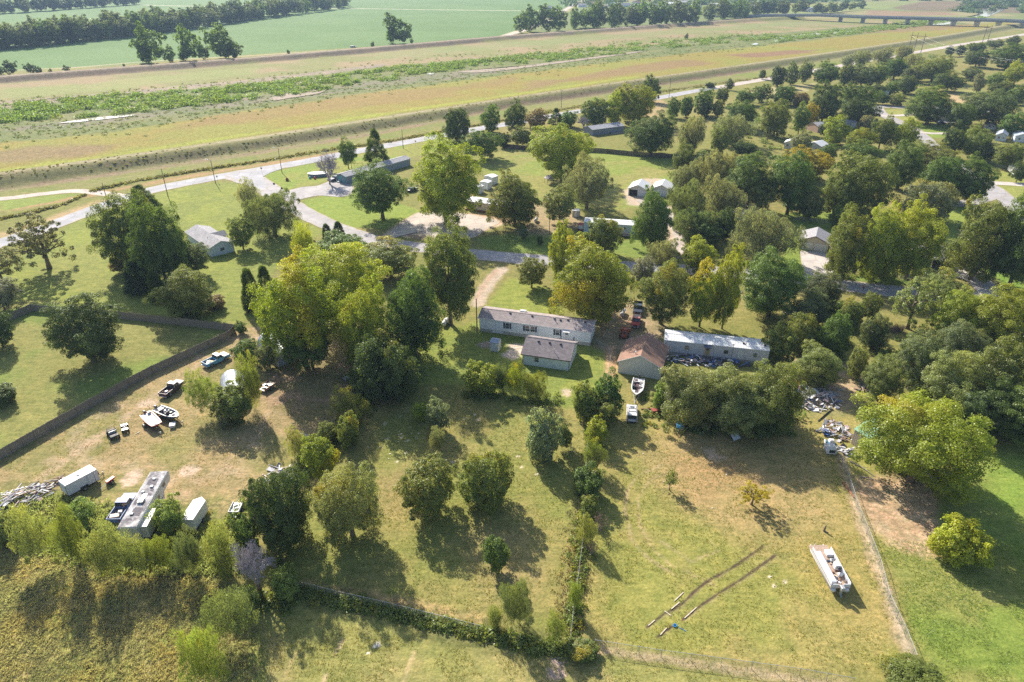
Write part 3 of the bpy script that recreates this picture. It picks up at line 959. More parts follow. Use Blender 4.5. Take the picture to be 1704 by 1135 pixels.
def trunk_mesh(name, seed, limbs=8, thick=.055, reach=.8):
    r = random.Random(seed)
    mb = MB()
    lean = (r.uniform(-.06, .06), r.uniform(-.06, .06))
    mb.tube([(0, 0, -.03), (lean[0] * .3, lean[1] * .3, .25), (lean[0], lean[1], .62), (lean[0] * 1.4, lean[1] * 1.4, 1.15)], [thick * 1.5, thick, thick * .8, thick * .3], 7)
    for i in range(limbs):
        a = 2 * math.pi * i / limbs + r.uniform(-.4, .4)
        z0 = r.uniform(.42, .85)
        L = reach * r.uniform(.7, 1.1)
        z1 = min(1.3, z0 + r.uniform(.25, .55))
        p0 = (lean[0] * z0, lean[1] * z0, z0)
        p1 = (p0[0] + math.cos(a) * L * .4, p0[1] + math.sin(a) * L * .4, z0 + (z1 - z0) * .45)
        p2 = (p0[0] + math.cos(a) * L, p0[1] + math.sin(a) * L, z1)
        mb.tube([p0, p1, p2], [thick * .6, thick * .4, thick * .12], 5)
        for k in (-1, 1):
            b = a + k * r.uniform(.35, .8)
            mb.tube([p1, (p1[0] + math.cos(b) * L * .5, p1[1] + math.sin(b) * L * .5, z1 + r.uniform(-.1, .15))], [thick * .32, thick * .08], 4)
    return mb.mesh(name, M_BARK, True)


TRUNKS = [trunk_mesh("trunk", s) for s in (1, 2, 3)]
TRUNK_THIN = [trunk_mesh("trunk_thin", s, 6, .04, .5) for s in (5, 6)]


def bare_mesh(name, seed, levels=5, m=M_BARE, spread=.55, thick=.04):
    r = random.Random(seed)
    mb = MB()

    def grow(p, d, L, w, lv):
        q = p + d * L
        mid = p + d * L * .5 + Vector((r.uniform(-.06, .06), r.uniform(-.06, .06), 0)) * L
        mb.tube([p, mid, q], [w, w * .8, w * .6], 5 if lv > 2 else 3, cap=False)
        if lv == 0: return
        for i in range(3 if lv > 1 else 4):
            e = Vector((r.gauss(0, 1), r.gauss(0, 1), r.gauss(0, .6)))
            dd = (d + e * spread).normalized()
            dd.z = max(dd.z, -.15)
            grow(q if i else mid, dd.normalized(), L * r.uniform(.62, .85), w * .6, lv - 1)
    for k in range(4):
        a = k * 1.6 + r.uniform(-.3, .3)
        grow(Vector((0, 0, 0)), Vector((math.cos(a) * .5, math.sin(a) * .5, .9)).normalized(), .30, thick, levels)
    return mb.mesh(name, m)


BARE = bare_mesh("bare_branches", 3, 6, mat('silver_dead_wood', (.40, .36, .38), .9), .62, .045)
TWIGGY = bare_mesh("twig_mass", 5, 4, mat("dry_twigs", (.27, .19, .13), .9, scale=4), .8, .02)

COLR = {
    'dk': (.092, .132, .034), 'dkb': (.074, .110, .050), 'mid': (.130, .195, .042), 'ol': (.190, .220, .050), 'yl': (.46, .39, .025),
    'yg': (.275, .310, .034), 'by': (.335, .372, .032), 'gr': (.225, .235, .125), 'bg': (.155, .188, .078),
    'br': (.270, .206, .099), 'pg': (.250, .275, .092), 'or': (.30, .25, .05), 'wh': (.225, .275, .155), 'lime': (.225, .290, .072), 'sv': (.255, .262, .185),
}
GROUPS = {}


def solve(x0, y0, x1, y1, c):
    """stand a crown of that outline on the ground: returns X, Y, radius, half height, centre height"""
    cx = (x0 + x1) / 2
    yb = y1 + c * 3
    b = None
    for it in range(40):
        X_, Y_ = G(cx, yb)
        m = depth(cx, yb) / F
        hc0 = (b or 1) + c
        sc = 1 - hc0 * ST / (depth(cx, yb))
        r_ = (x1 - x0) / 2 * m * sc
        if b is None: b = r_
        b = min(max(b, .38 * r_), 2.6 * r_)
        hc = b + c
        R_ = math.hypot(X_, Y_)
        ys = []
        for k in range(24):
            a = 2 * math.pi * k / 24
            q = r_ * math.cos(a)
            ys.append(P(X_ - q * X_ / R_, Y_ - q * Y_ / R_, hc + b * math.sin(a))[1])
        ymin, ymax = min(ys), max(ys)
        b += .5 * ((y1 - y0) - (ymax - ymin)) * m
        b = min(max(b, .38 * r_), 2.6 * r_)
        yb += .7 * (y1 - ymax)
        # keep the top of the outline where it is when the height is clamped
        cx += (x0 + x1) / 2 - P(X_, Y_, hc)[0]
    X_, Y_ = G(cx, yb)
    return X_, Y_, r_, b, b + c


NT = 0


def tree(kind, x0, y0, x1, y1, c, col, yel=0.0, label=None, cat=None, group=None, name=None):
    """c: clear trunk height in metres; no trunk shown means a bush (one mesh)"""
    global NT
    NT += 1
    if c > .8: c *= .6
    X_, Y_, r_, b, hc = solve(x0, y0, x1, y1, c)
    pr = PROTO[kind]
    me = pr[NT % len(pr)]
    q = random.Random(NT)
    cc = COLR[col]
    k = q.uniform(.9, 1.12)
    cc = (cc[0] * k * q.uniform(.94, 1.06), cc[1] * k, cc[2] * k, max(yel, .001))
    rz = q.uniform(0, 6.28)
    gz = ground_z(X_, Y_)
    ov = .96
    if kind == 'bush': b = min(b, 1.4 * r_); hc = b + c
    if kind in ('bush', 'wisp') and c < .8:
        nm = name or 'bush'
        o = inst(nm, me, None, (X_, Y_, hc + gz), (0, 0, rz), (r_ * ov, r_ * ov, b * ov), cc)
        return tag(o, label, cat or 'bush', group)
    nm = name or {'cone': 'conifer', 'juniper': 'juniper_tree', 'topiary': 'clipped_evergreen', 'willow': 'tree', 'sparse': 'tree'}.get(kind, 'tree')
    t = thing(nm, label, cat or ('bush' if kind == 'topiary' else 'tree'), (X_, Y_, gz), rz, group)
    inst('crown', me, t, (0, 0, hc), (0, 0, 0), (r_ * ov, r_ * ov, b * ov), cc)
    tk = TRUNKS if kind in ('big', 'willow', 'sparse') else TRUNK_THIN
    inst('trunk', tk[NT % len(tk)], t, (0, 0, 0), (0, 0, 0), (r_, r_, hc))
    return t


T = tree
exec_trees = [
    # ---- left side
    ('sparse', 5, 352, 124, 440, 3.0, 'gr', 0, 'open grey-green tree by the road at the left edge, long shadow on the lawn'),
    ('sparse', -45, 400, 30, 470, 2.5, 'gr', 0, 'thin grey-green tree cut by the left edge of the picture near the road'),
    ('mid', -34, 462, 28, 512, 1.5, 'sv', 0, 'silvery tree at the left edge above the wooden fence corner'),
    ('mid', -40, 516, 26, 575, 1.0, 'dk', 0, 'dark tree at the left edge inside the fenced yard'),
    ('bush', -22, 640, 30, 674, 0, 'dk', 0, 'low dark bush at the left edge of the fenced lawn'),
    ('cone', 205, 308, 264, 350, 1, 'dk', 0, 'dark evergreen rising behind the tree clump by the road'),
    ('big', 157, 326, 262, 445, 2.5, 'ol', .12, 'tall olive tree at the left of the dense clump beside the grey-roofed house'),
    ('big', 214, 335, 306, 470, 2.5, 'mid', 0, 'large green tree in the middle of the clump beside the grey-roofed house'),
    ('mid', 256, 376, 318, 450, 2.5, 'bg', 0, 'blue-green tree in the clump whose branches reach the grey-roofed house'),
    ('mid', 298, 404, 352, 450, 2.5, 'bg', 0, 'low spreading tree leaning over the corner of the grey-roofed house'),
    ('juniper', 203, 432, 248, 488, .3, 'dkb', 0, 'dark juniper at the foot of the clump, left one of two'),
    ('juniper', 242, 450, 275, 500, .3, 'dk', 0, 'narrow dark juniper at the foot of the clump, behind the olive thicket'),
    ('big', 258, 448, 352, 530, .3, 'ol', 0, 'rounded grey-olive tree just behind the wooden fence'),
    ('bush', 338, 490, 378, 516, 0, 'br', 0, 'brownish weedy bush beside the rounded olive tree by the fence'),
    ('bush', 180, 425, 208, 455, 0, 'br', 0, 'low brown scrub at the left foot of the tree clump'),
    ('bush', 388, 535, 410, 556, 0, 'mid', 0, 'small green bush outside the fence corner'),
    ('big', 75, 497, 204, 604, 1.2, 'dk', 0, 'broad dark pine standing alone inside the fenced yard', 'tree'),
    ('juniper', 399, 449, 432, 516, .2, 'dk', 0, 'upright dark juniper left of the bright yellow-green trees'),
    ('juniper', 426, 444, 458, 506, .2, 'dk', 0, 'dark juniper tucked against the bright yellow-green tree'),
    ('wisp', 387, 298, 432, 352, .9, 'gr', 0, 'feathery grey-green tree by the road junction'),
    ('willow', 400, 318, 503, 392, .8, 'bg', 0, 'dense grey-green willow mass beside the side lane'),
    ('mid', 374, 360, 424, 408, 2.2, 'ol', 0, 'small round tree in front of the grey-roofed house end wall'),
    ('wisp', 478, 372, 528, 440, .9, 'yg', 0, 'thin pale yellow-green tree right of the willow mass'),
    ('juniper', 534, 373, 553, 400, .2, 'dkb', 0, 'small dark spruce by the lane, left one of the pair'),
    ('juniper', 552, 369, 575, 404, .2, 'dkb', 0, 'small dark spruce by the lane, right one of the pair'),
    ('mid', 522, 384, 612, 436, .8, 'mid', 0, 'dark green tree in front of the two small spruces'),
    ('mid', 598, 396, 698, 462, 1, 'ol', .15, 'olive tree beside the lane behind the bright yellow-green trees'),
    ('big', 424, 440, 565, 602, 3, 'by', .40, 'large yellow-green tree with yellow top, leftmost of the bright group'),
    ('big', 482, 410, 645, 545, 4, 'by', .14, 'tallest bright lime-green tree in the middle of the group'),
    ('big', 560, 470, 650, 600, 3, 'yg', .05, 'green tree between the lime-green tree and the dark green one'),
    ('big', 636, 448, 738, 590, 2, 'mid', 0, 'glossy dark green tree right of the bright yellow-green group'),
    ('big', 690, 380, 802, 530, 3.5, 'ol', .10, 'tall olive tree beside the dirt drive, left of the long white home'),
    ('mid', 588, 556, 700, 664, .8, 'dk', 0, 'dark undergrowth tree below the bright yellow-green group'),
    ('mid', 640, 600, 700, 652, .4, 'ol', 0, 'olive shrub-like tree at the right of the dark undergrowth'),
    ('mid', 470, 545, 560, 612, 2, 'mid', 0, 'shaded green tree over the arched metal shed'),
    ('wisp', 545, 645, 616, 712, 0, 'ol', .1, 'brown-green thicket on the fence line above the yellow bush'),
    ('bush', 590, 634, 626, 668, 0, 'dk', 0, 'dark bush at the edge of the shaded lawn'),
    ('bush', 556, 682, 602, 745, 0, 'ol', .2, 'olive bush on the fence line between the thicket and the yellow bush'),
    ('bush', 500, 722, 566, 800, 0, 'yg', .35, 'rounded yellow-olive bush on the fence line'),
    ('wisp', 474, 712, 512, 764, 0, 'pg', 0, 'tall pale weeds left of the yellow-olive bush'),
    # ---- middle distance
    ('big', 584, 274, 682, 358, 3.0, 'mid', .08, 'round dark green tree on the lawn between lane and parking'),
    ('big', 676, 236, 804, 366, 3.5, 'yg', .06, 'large yellow-green cottonwood standing in the gravel forecourt'),
    ('mid', 560, 231, 594, 276, 2, 'mid', 0, 'slim green tree behind the bare tree near the dark pickup'),
    ('cone', 602, 216, 646, 268, 1.6, 'dk', 0, 'conical young tree alone on the roadside lawn'),
    ('mid', 734, 180, 785, 232, .8, 'dk', 0, 'dense dark round tree by the road, leftmost of the roadside three'),
    ('mid', 798, 173, 836, 218, 1, 'mid', 0, 'dark tree by the road, middle of the roadside three'),
    ('mid', 837, 169, 878, 222, .8, 'dk', 0, 'dark tree by the road, right one of the roadside three'),
    ('mid', 766, 217, 836, 262, 1.8, 'mid', 0, 'dark spreading tree behind the large cottonwood'),
    ('bush', 826, 221, 850, 246, 0, 'dk', 0, 'dark bush right of the spreading tree'),
    ('mid', 870, 180, 916, 210, .8, 'br', .1, 'low brown-green tree beside the road behind the round bush'),
    ('cone', 911, 180, 939, 208, .2, 'dk', 0, 'small dark cone-shaped evergreen by the road'),
    ('bush', 930, 185, 964, 212, 0, 'mid', 0, 'green bush left of the grey leafless bush'),
    ('mid', 966, 165, 1014, 208, .8, 'mid', 0, 'green tree behind the long grey house'),
    ('mid', 1004, 150, 1042, 204, 2, 'yg', 0, 'narrow yellow-green tree beside the broad pale-crowned one'),
    ('big', 1020, 140, 1092, 202, 2, 'yg', .1, 'broad yellow-green tree behind the long grey house'),
    ('mid', 1064, 126, 1100, 168, 1, 'dk', 0, 'dark tree beside the road, tallest at that bend'),
    ('bush', 850, 212, 890, 244, 0, 'ol', 0, 'rounded olive bush in front of the dark board fence'),
    ('big', 878, 208, 998, 296, 3, 'yg', .10, 'large yellow-green tree on the lawn behind the dark board fence'),
    ('big', 812, 288, 902, 375, 1.5, 'ol', .05, 'dark olive tree beside the white mobile home behind the forecourt'),
    ('mid', 898, 308, 966, 366, 2.2, 'pg', 0, 'small pale green tree with forked trunk near two gas tanks'),
    ('willow', 936, 264, 1020, 340, 3, 'gr', 0, 'tall grey-green willow in the middle of the back lawn'),
    ('big', 1046, 188, 1128, 256, 1.2, 'dk', 0, 'big dark green tree at the end of the dark board fence'),
    ('big', 1054, 316, 1122, 412, 1.2, 'mid', 0, 'dark green tree in front of the white-roofed garages'),
    ('mid', 907, 372, 962, 470, 1.5, 'yg', .08, 'slim yellow-green tree left of the broad yellow-topped tree'),
    ('mid', 977, 361, 1036, 418, .8, 'ol', .05, 'olive tree in front of the white-roofed long home'),
    ('bush', 950, 385, 990, 420, 0, 'yg', 0, 'yellow-green bush beside the long home with a deck'),
    ('big', 920, 402, 1057, 530, 2.5, 'yg', .34, 'broad yellow-topped tree behind the long white home'),
    ('mid', 856, 428, 914, 476, 1.6, 'ol', .1, 'small brown-olive tree on the lawn beside the lane'),
    ('bush', 862, 365, 880, 400, 0, 'bg', 0, 'small blue-green bush near the lane'),
    ('bush', 892, 392, 904, 408, 0, 'dk', 0, 'tiny dark clipped bush on the lawn by the lane'),
    ('willow', 1076, 398, 1138, 452, 1, 'gr', 0, 'grey-green willow above the lane right of the yellow-topped tree'),
    ('mid', 1052, 425, 1094, 475, 1, 'sv', 0, 'small silvery tree beside the yellow-topped tree'),
    ('big', 1062, 436, 1148, 536, 1.5, 'ol', .22, 'brown-olive tree above the parked truck'),
    ('mid', 1132, 395, 1196, 452, 2, 'yg', .15, 'yellow-green tree at the lane behind the white mobile home'),
    ('mid', 1138, 440, 1205, 540, 1.5, 'yg', .32, 'yellow-flecked tree directly behind the white mobile home'),
    ('mid', 1186, 396, 1240, 540, 2, 'yg', .12, 'tall green tree right of the yellow-flecked tree'),
    ('big', 1232, 420, 1346, 526, 1.2, 'mid', 0, 'large dark green tree behind the right end of the white mobile home'),
    ('bush', 1135, 392, 1180, 412, 0, 'ol', 0, 'low olive shrubs beside the gravel drive'),
    # ---- right woods
    ('willow', 1212, 342, 1336, 436, 1.5, 'gr', 0, 'large grey-green willow left of the two-door garage'),
    ('big', 1118, 240, 1160, 286, 1, 'ol', 0, 'olive tree at the end of the back lawn by the woods'),
    ('mid', 1156, 250, 1206, 280, 1, 'dk', 0, 'dark tree behind the grey-green willows'),
    ('willow', 1116, 266, 1170, 326, 1, 'gr', 0, 'grey-green willow next to the white-roofed garages'),
    ('willow', 1110, 300, 1184, 380, 1.5, 'bg', 0, 'deep grey-green willow over the gravel drive'),
    ('willow', 1158, 252, 1228, 326, 1.5, 'gr', 0, 'high grey willow in the centre of the willow wood'),
    ('willow', 1166, 292, 1244, 372, 1.5, 'gr', 0, 'grey willow behind the bare dead tree'),
    ('willow', 1118, 345, 1192, 402, 1, 'bg', 0, 'low willow at the gravel drive bend'),
    ('mid', 1158, 368, 1206, 408, .5, 'mid', 0, 'small green tree at the foot of the willow wood'),
    ('mid', 1190, 345, 1226, 400, .3, 'dk', 0, 'dark evergreen beside the large willow'),
    ('big', 1208, 260, 1292, 342, 3, 'mid', .04, 'large green tree with forked trunk, left of the pair by the fence'),
    ('big', 1276, 256, 1364, 350, 3, 'mid', .06, 'large green tree with forked trunk, right of the pair by the fence'),
    ('mid', 1244, 290, 1298, 350, 2.5, 'pg', 0, 'lighter green tree in front of the fork-trunked pair'),
    ('mid', 1298, 246, 1384, 296, 2, 'or', .5, 'golden-topped tree behind the fork-trunked pair'),
    ('mid', 1326, 314, 1378, 362, .8, 'bg', 0, 'grey-green small tree beside the parked green vehicle'),
    ('big', 1366, 284, 1424, 356, 1, 'ol', 0, 'olive tree right of the grey-green small tree'),
    ('big', 1382, 256, 1486, 354, 1.2, 'ol', .06, 'broad olive tree in the middle of the right woods'),
    ('mid', 1378, 344, 1406, 378, .5, 'mid', 0, 'small green tree behind the two-door garage'),
    ('big', 1470, 238, 1538, 312, 1, 'mid', 0, 'dense green tree with dark underside in the right woods'),
    ('big', 1508, 238, 1592, 288, 2, 'pg', 0, 'light green spreading tree in the right woods'),
    ('big', 1534, 260, 1602, 332, 1.5, 'mid', 0, 'spreading tree with short trunk beside the far lane, left of two'),
    ('big', 1588, 266, 1656, 338, 1.5, 'mid', 0, 'spreading tree with short trunk beside the far lane, right of two'),
    ('mid', 1498, 300, 1592, 366, 1, 'gr', .05, 'grey-green layered tree behind the big front cluster'),
    ('big', 1372, 352, 1442, 462, 1, 'ol', .12, 'olive tree beside the two-door garage, left of the front cluster'),
    ('big', 1428, 345, 1508, 464, .8, 'yg', .12, 'yellow-green tree in the middle of the front cluster'),
    ('big', 1478, 346, 1574, 462, .8, 'yg', .14, 'bright-topped tree over the brick porch house'),
    ('bush', 1450, 430, 1482, 460, 0, 'bg', 0, 'pale bush at the foot of the front cluster'),
    ('topiary', 1562, 400, 1601, 450, .1, 'dk', 0, 'smooth egg-shaped clipped evergreen beside the brick porch'),
    ('big', 1588, 334, 1688, 462, 1.5, 'ol', .14, 'large rusty-green tree at the right behind the house drive'),
    ('big', 1655, 325, 1760, 478, 1.5, 'mid', 0, 'green tree at the right edge next to the rusty-green tree'),
    ('mid', 1306, 525, 1366, 585, .8, 'ol', 0, 'olive tree beside the right end of the white mobile home'),
    ('bush', 1268, 540, 1326, 602, 0, 'ol', .08, 'olive brush at the right end wall of the white mobile home'),
    ('big', 1322, 572, 1402, 640, .4, 'pg', 0, 'pale green leafy tree above the scrap heap'),
    ('big', 1316, 486, 1384, 548, .8, 'bg', 0, 'grey-green tree between the lane and the white mobile home'),
    ('big', 1333, 454, 1404, 515, .8, 'bg', 0, 'blue-green tree next to the garage drive'),
    ('mid', 1362, 520, 1418, 590, .6, 'mid', .04, 'green tree behind the pale leafy tree'),
    ('mid', 1394, 496, 1436, 542, .6, 'ol', .12, 'brown-olive tree by the lane, left of the small round tree'),
    ('mid', 1429, 486, 1470, 530, 1.8, 'ol', .06, 'small round tree with a bent trunk below the walking person'),
    ('mid', 1433, 526, 1479, 580, .2, 'bg', 0, 'compact dark grey-green tree beside the brush pile'),
    ('sparse', 1482, 452, 1570, 540, 2.5, 'pg', .06, 'open light green tree with thick trunk beside the lane'),
    ('mid', 1530, 450, 1606, 505, 3, 'pg', .06, 'light green crown overhanging the lane'),
    ('big', 1556, 486, 1650, 572, 1.5, 'yg', .06, 'bright green tree by the lane at the right'),
    ('big', 1608, 476, 1730, 586, 1.5, 'yg', .10, 'broad bright green tree at the right edge by the lane'),
    ('mid', 1411, 576, 1446, 628, .6, 'pg', 0, 'small pale green tree in front of the shaded drive'),
    ('big', 1440, 592, 1504, 664, .6, 'pg', .08, 'pale green tree with rusty tips above the green-roofed shed'),
    ('big', 1482, 556, 1568, 646, 1, 'bg', 0, 'grey-green tree in the middle of the right foreground woods'),
    ('big', 1530, 590, 1640, 690, 1, 'pg', .10, 'rusty-tipped broad tree behind the bright yellow-green tree'),
    ('big', 1560, 540, 1650, 620, 1, 'bg', 0, 'shaded green tree under the bright lane trees'),
    ('big', 1620, 570, 1740, 690, 1, 'ol', .08, 'olive-rust tree at the right edge'),
    ('big', 1594, 640, 1700, 725, 1, 'dk', 0, 'dark green tree in shade right of the bright yellow-green tree'),
    ('big', 1660, 640, 1790, 740, 1, 'mid', 0, 'shaded tree at the right edge above the far lawn'),
    ('big', 1430, 653, 1650, 818, 1.2, 'yg', .16, 'very large bright yellow-green tree over the green-roofed shed'),
    # ---- foreground
    ('big', 1090, 604, 1210, 708, .3, 'pg', 0, 'large pale green tree mass right of the brown-roofed garage'),
    ('big', 1160, 614, 1282, 722, .3, 'pg', 0, 'large green tree in the middle of the mass below the mobile home'),
    ('big', 1232, 606, 1342, 720, .3, 'ol', .08, 'olive and dark green tree at the right of the mass below the mobile home'),
    ('bush', 1086, 606, 1122, 682, 0, 'lime', 0, 'bright green sprouting bush at the garage corner'),
    ('mid', 1196, 655, 1336, 728, .1, 'dk', 0, 'dark low tree at the shaded foot of the mass'),
    ('bush', 766, 602, 832, 660, 0, 'yg', .18, 'olive bush at the left end of the hedge behind the small shed'),
    ('wisp', 818, 606, 848, 654, 0, 'bg', 0, 'blue-green sapling in the hedge'),
    ('wisp', 834, 606, 876, 658, 0, 'yg', .2, 'yellowish weeds in the middle of the hedge'),
    ('wisp', 864, 616, 914, 670, 0, 'ol', .05, 'grey-olive bush at the right end of the hedge'),
    ('bush', 948, 622, 1000, 700, 0, 'ol', .12, 'olive bush left of the boat beside the brown-roofed garage'),
    ('bush', 986, 612, 1040, 692, 0, 'mid', 0, 'upright green bush left of the boat beside the brown-roofed garage'),
    ('bush', 966, 656, 1032, 712, 0, 'ol', .12, 'brownish bush in front of the upright green bush'),
    ('bush', 868, 680, 936, 768, 0, 'wh', 0, 'blue-green broad-leaved shrub alone on the centre lawn'),
    ('bush', 922, 698, 956, 748, 0, 'ol', .1, 'olive bush leaning on the blue-green shrub'),
    ('bush', 974, 694, 1014, 742, 0, 'yg', .2, 'yellow-olive bush on the dividing fence line'),
    ('bush', 949, 770, 1010, 828, 0, 'mid', .12, 'green bush on the dividing fence line above the dry twigs'),
    ('wisp', 968, 730, 1012, 786, 0, 'ol', .1, 'thin olive shrub on the dividing fence line above the upper dry shrub'),
    ('wisp', 958, 858, 998, 910, 0, 'pg', 0, 'pale green scrub on the dividing fence line by the lower dry shrub'),
    ('bush', 574, 612, 612, 650, 0, 'ol', 0, 'olive scrub between the yard trees and the shaded lawn'),
    ('bush', 528, 700, 566, 738, 0, 'ol', 0, 'olive scrub on the fence line behind the rounded yellow-olive bush'),
    ('wisp', 566, 668, 606, 712, 0, 'pg', 0, 'feathery pale scrub on the fence line near the thicket'),
    ('bush', 962, 824, 1000, 862, 0, 'ol', .1, 'small olive bush below the green one on the dividing fence line'),
    ('bush', 683, 668, 718, 704, 0, 'yg', 0, 'yellow-green shrub left of the whitish shrub'),
    ('bush', 704, 656, 747, 718, 0, 'wh', 0, 'whitish-leaved shrub at the edge of the shade'),
    ('wisp', 708, 710, 746, 754, 0, 'gr', 0, 'thin grey shrub below the whitish shrub'),
    ('mid', 660, 756, 766, 860, .3, 'ol', .03, 'round olive tree, left one of the pair on the centre lawn'),
    ('mid', 760, 747, 856, 846, .3, 'ol', .02, 'round olive tree, right one of the pair on the centre lawn'),
    ('big', 519, 768, 638, 900, .4, 'pg', .10, 'large tree with pale tipped leaves and a big dark shadow on the centre lawn'),
    ('big', 404, 776, 522, 912, .1, 'dk', 0, 'large dark juniper beside the pale tipped tree', 'tree'),
    ('bush', 384, 848, 432, 914, 0, 'mid', 0, 'broad-leaved green bush at the left foot of the large juniper'),
    ('bush', 446, 942, 502, 1000, 0, 'lime', 0, 'green bush right of the dead grey tree'),
    ('bush', 798, 885, 852, 956, 0, 'mid', 0, 'upright leafy bush alone below the round pair'),
    ('wisp', 830, 960, 888, 1050, 0, 'bg', 0, 'grey-green willow bush on the bottom fence line'),
    ('wisp', 806, 1006, 842, 1052, 0, 'pg', 0, 'pale willow sprout left of the grey-green willow bush'),
    ('wisp', 906, 1020, 944, 1074, 0, 'lime', 0, 'light green sapling near the fence corner'),
    ('wisp', 944, 950, 970, 1018, 0, 'lime', 0, 'slim green sapling on the dividing fence line'),
    ('bush', 940, 1060, 1000, 1110, 0, 'ol', .3, 'yellow-olive bush at the fence corner by the bottom edge'),
    ('wisp', 326, 968, 434, 1080, .2, 'bg', 0, 'large feathery blue-green tree at the lower left', 'tree'),
    ('wisp', 292, 1040, 378, 1150, .2, 'lime', .06, 'feathery light green tree at the bottom edge left', 'tree'),
    ('bush', 378, 972, 434, 1022, 0, 'lime', 0, 'small green bush behind the feathery blue-green tree'),
    ('wisp', 18, 848, 90, 938, .2, 'pg', 0, 'leftmost feathery green sapling in the row below the camper', 'tree'),
    ('wisp', 84, 850, 148, 944, .2, 'ol', 0, 'feathery green sapling second from the left in the row below the camper', 'tree'),
    ('wisp', 126, 872, 208, 966, .2, 'pg', 0, 'feathery tall sapling just left of the camper rear', 'tree'),
    ('wisp', 204, 892, 266, 956, .2, 'pg', 0, 'feathery sapling in front of the camper rear', 'tree'),
    ('wisp', 238, 890, 290, 954, .2, 'ol', .05, 'yellow-green sapling right of the camper rear', 'tree'),
    ('wisp', 290, 880, 344, 958, .2, 'bg', 0, 'blue-green sapling in front of the white trailer', 'tree'),
    ('wisp', 336, 868, 384, 940, .2, 'pg', 0, 'pale sapling right of the white trailer', 'tree'),
    ('bush', 252, 828, 312, 890, 0, 'lime', 0, 'bright green weedy bush between camper and white trailer'),
    ('bush', 104, 832, 160, 880, 0, 'lime', .06, 'yellow-green weeds in front of the cargo trailer'),
    ('bush', 120, 836, 156, 866, 0, 'lime', 0, 'green weeds behind the blue pickup'),
    ('wisp', 340, 900, 400, 962, 0, 'pg', 0, 'tangled grey-green brush left of the dead tree'),
    ('bush', -20, 855, 26, 905, 0, 'pg', 0, 'green brush at the left edge below the scrap heap'),
    ('wisp', 306, 618, 368, 690, .2, 'lime', 0, 'feathery light green tree left of the arched shed', 'tree'),
    ('bush', 350, 638, 422, 704, 0, 'ol', .12, 'leafy vines over the front of the arched shed'),
    ('wisp', 392, 590, 442, 684, .2, 'ol', .12, 'olive tree at the right side of the arched shed', 'tree'),
    ('mid', 384, 562, 436, 606, .5, 'mid', 0, 'green tree between the blue pickup and the second arched shed'),
    ('bush', 362, 690, 384, 716, 0, 'gr', 0, 'small grey bush in the shade below the arched shed'),
    ('mid', 425, 568, 466, 612, .2, 'bg', 0, 'ivy-dark bush hugging the second arched shed', 'bush'),
    ('sparse', 1102, 780, 1132, 812, .8, 'lime', 0, 'tiny sapling on the right lawn'),
    ('sparse', 1226, 796, 1284, 842, 1.2, 'yl', .2, 'small yellow tree on the right lawn'),
    ('bush', 1549, 863, 1642, 938, 0, 'by', 0, 'bright green bushy evergreen on the far right lawn'),
    ('bush', 1466, 1104, 1562, 1160, 0, 'ol', .25, 'dry olive-brown bush at the bottom edge'),
]
TREEOBJ = []
for e in exec_trees:
    kind, x0, y0, x1, y1, c, col, yel, label = e[:9]
    TREEOBJ.append(tree(kind, x0, y0, x1, y1, c, col, yel, label, e[9] if len(e) > 9 else None))
# ---------------------------------------------------------------- buildings
def ribbed(name, col, axis='X', period=.4, rough=.5, metal=0.0, strength=.6, vary=.08, dirt=None, dirt_amt=0.0, streak=.0):
    """sheet or siding with regular laps; axis is the direction in which the laps repeat"""
    if name in _MC: return _MC[name]
    m, nt, b = newmat(name)
    tc = N(nt, "ShaderNodeTexCoord")
    w = N(nt, "ShaderNodeTexWave", wave_type='BANDS', bands_direction=axis, wave_profile='SAW' if axis == 'Z' else 'SIN')
    w.inputs['Scale'].default_value = 0.314 / period
    w.inputs['Distortion'].default_value = 0
    nt.links.new(tc.outputs['Object'], w.inputs['Vector'])
    n1 = noise(nt, 1.2, 5, .6, vec=tc.outputs['Object'])
    c = mixc(nt, ramp(nt, n1.outputs[0], .3, .7), tuple(x * (1 - vary) for x in col), tuple(min(1, x * (1 + vary)) for x in col))
    c = mixc(nt, ramp(nt, w.outputs['Fac'], .0, .18, .10 if axis == 'Z' else .2, 0), c, tuple(x * .55 for x in col))
    if dirt is not None:
        mp = N(nt, "ShaderNodeMapping")
        mp.inputs['Scale'].default_value = (2.2, 2.2, .35)
        nt.links.new(tc.outputs['Object'], mp.inputs['Vector'])
        n2 = noise(nt, .8, 5, .7, vec=mp.outputs[0])
        c = mixc(nt, ramp(nt, n2.outputs[0], .6 - .2 * dirt_amt, .78 - .1 * dirt_amt, 0, .3 + .6 * dirt_amt), c, dirt)
    nt.links.new(c, b.inputs['Base Color'])
    b.inputs['Roughness'].default_value = rough
    b.inputs['Metallic'].default_value = metal
    b.inputs['Specular IOR Level'].default_value = .35
    bn = N(nt, "ShaderNodeBump")
    bn.inputs['Strength'].default_value = strength * (.4 if axis == 'Z' else 1)
    bn.inputs['Distance'].default_value = .04
    nt.links.new(w.outputs['Fac'], bn.inputs['Height'])
    nt.links.new(bn.outputs[0], b.inputs['Normal'])
    _MC[name] = m
    return m


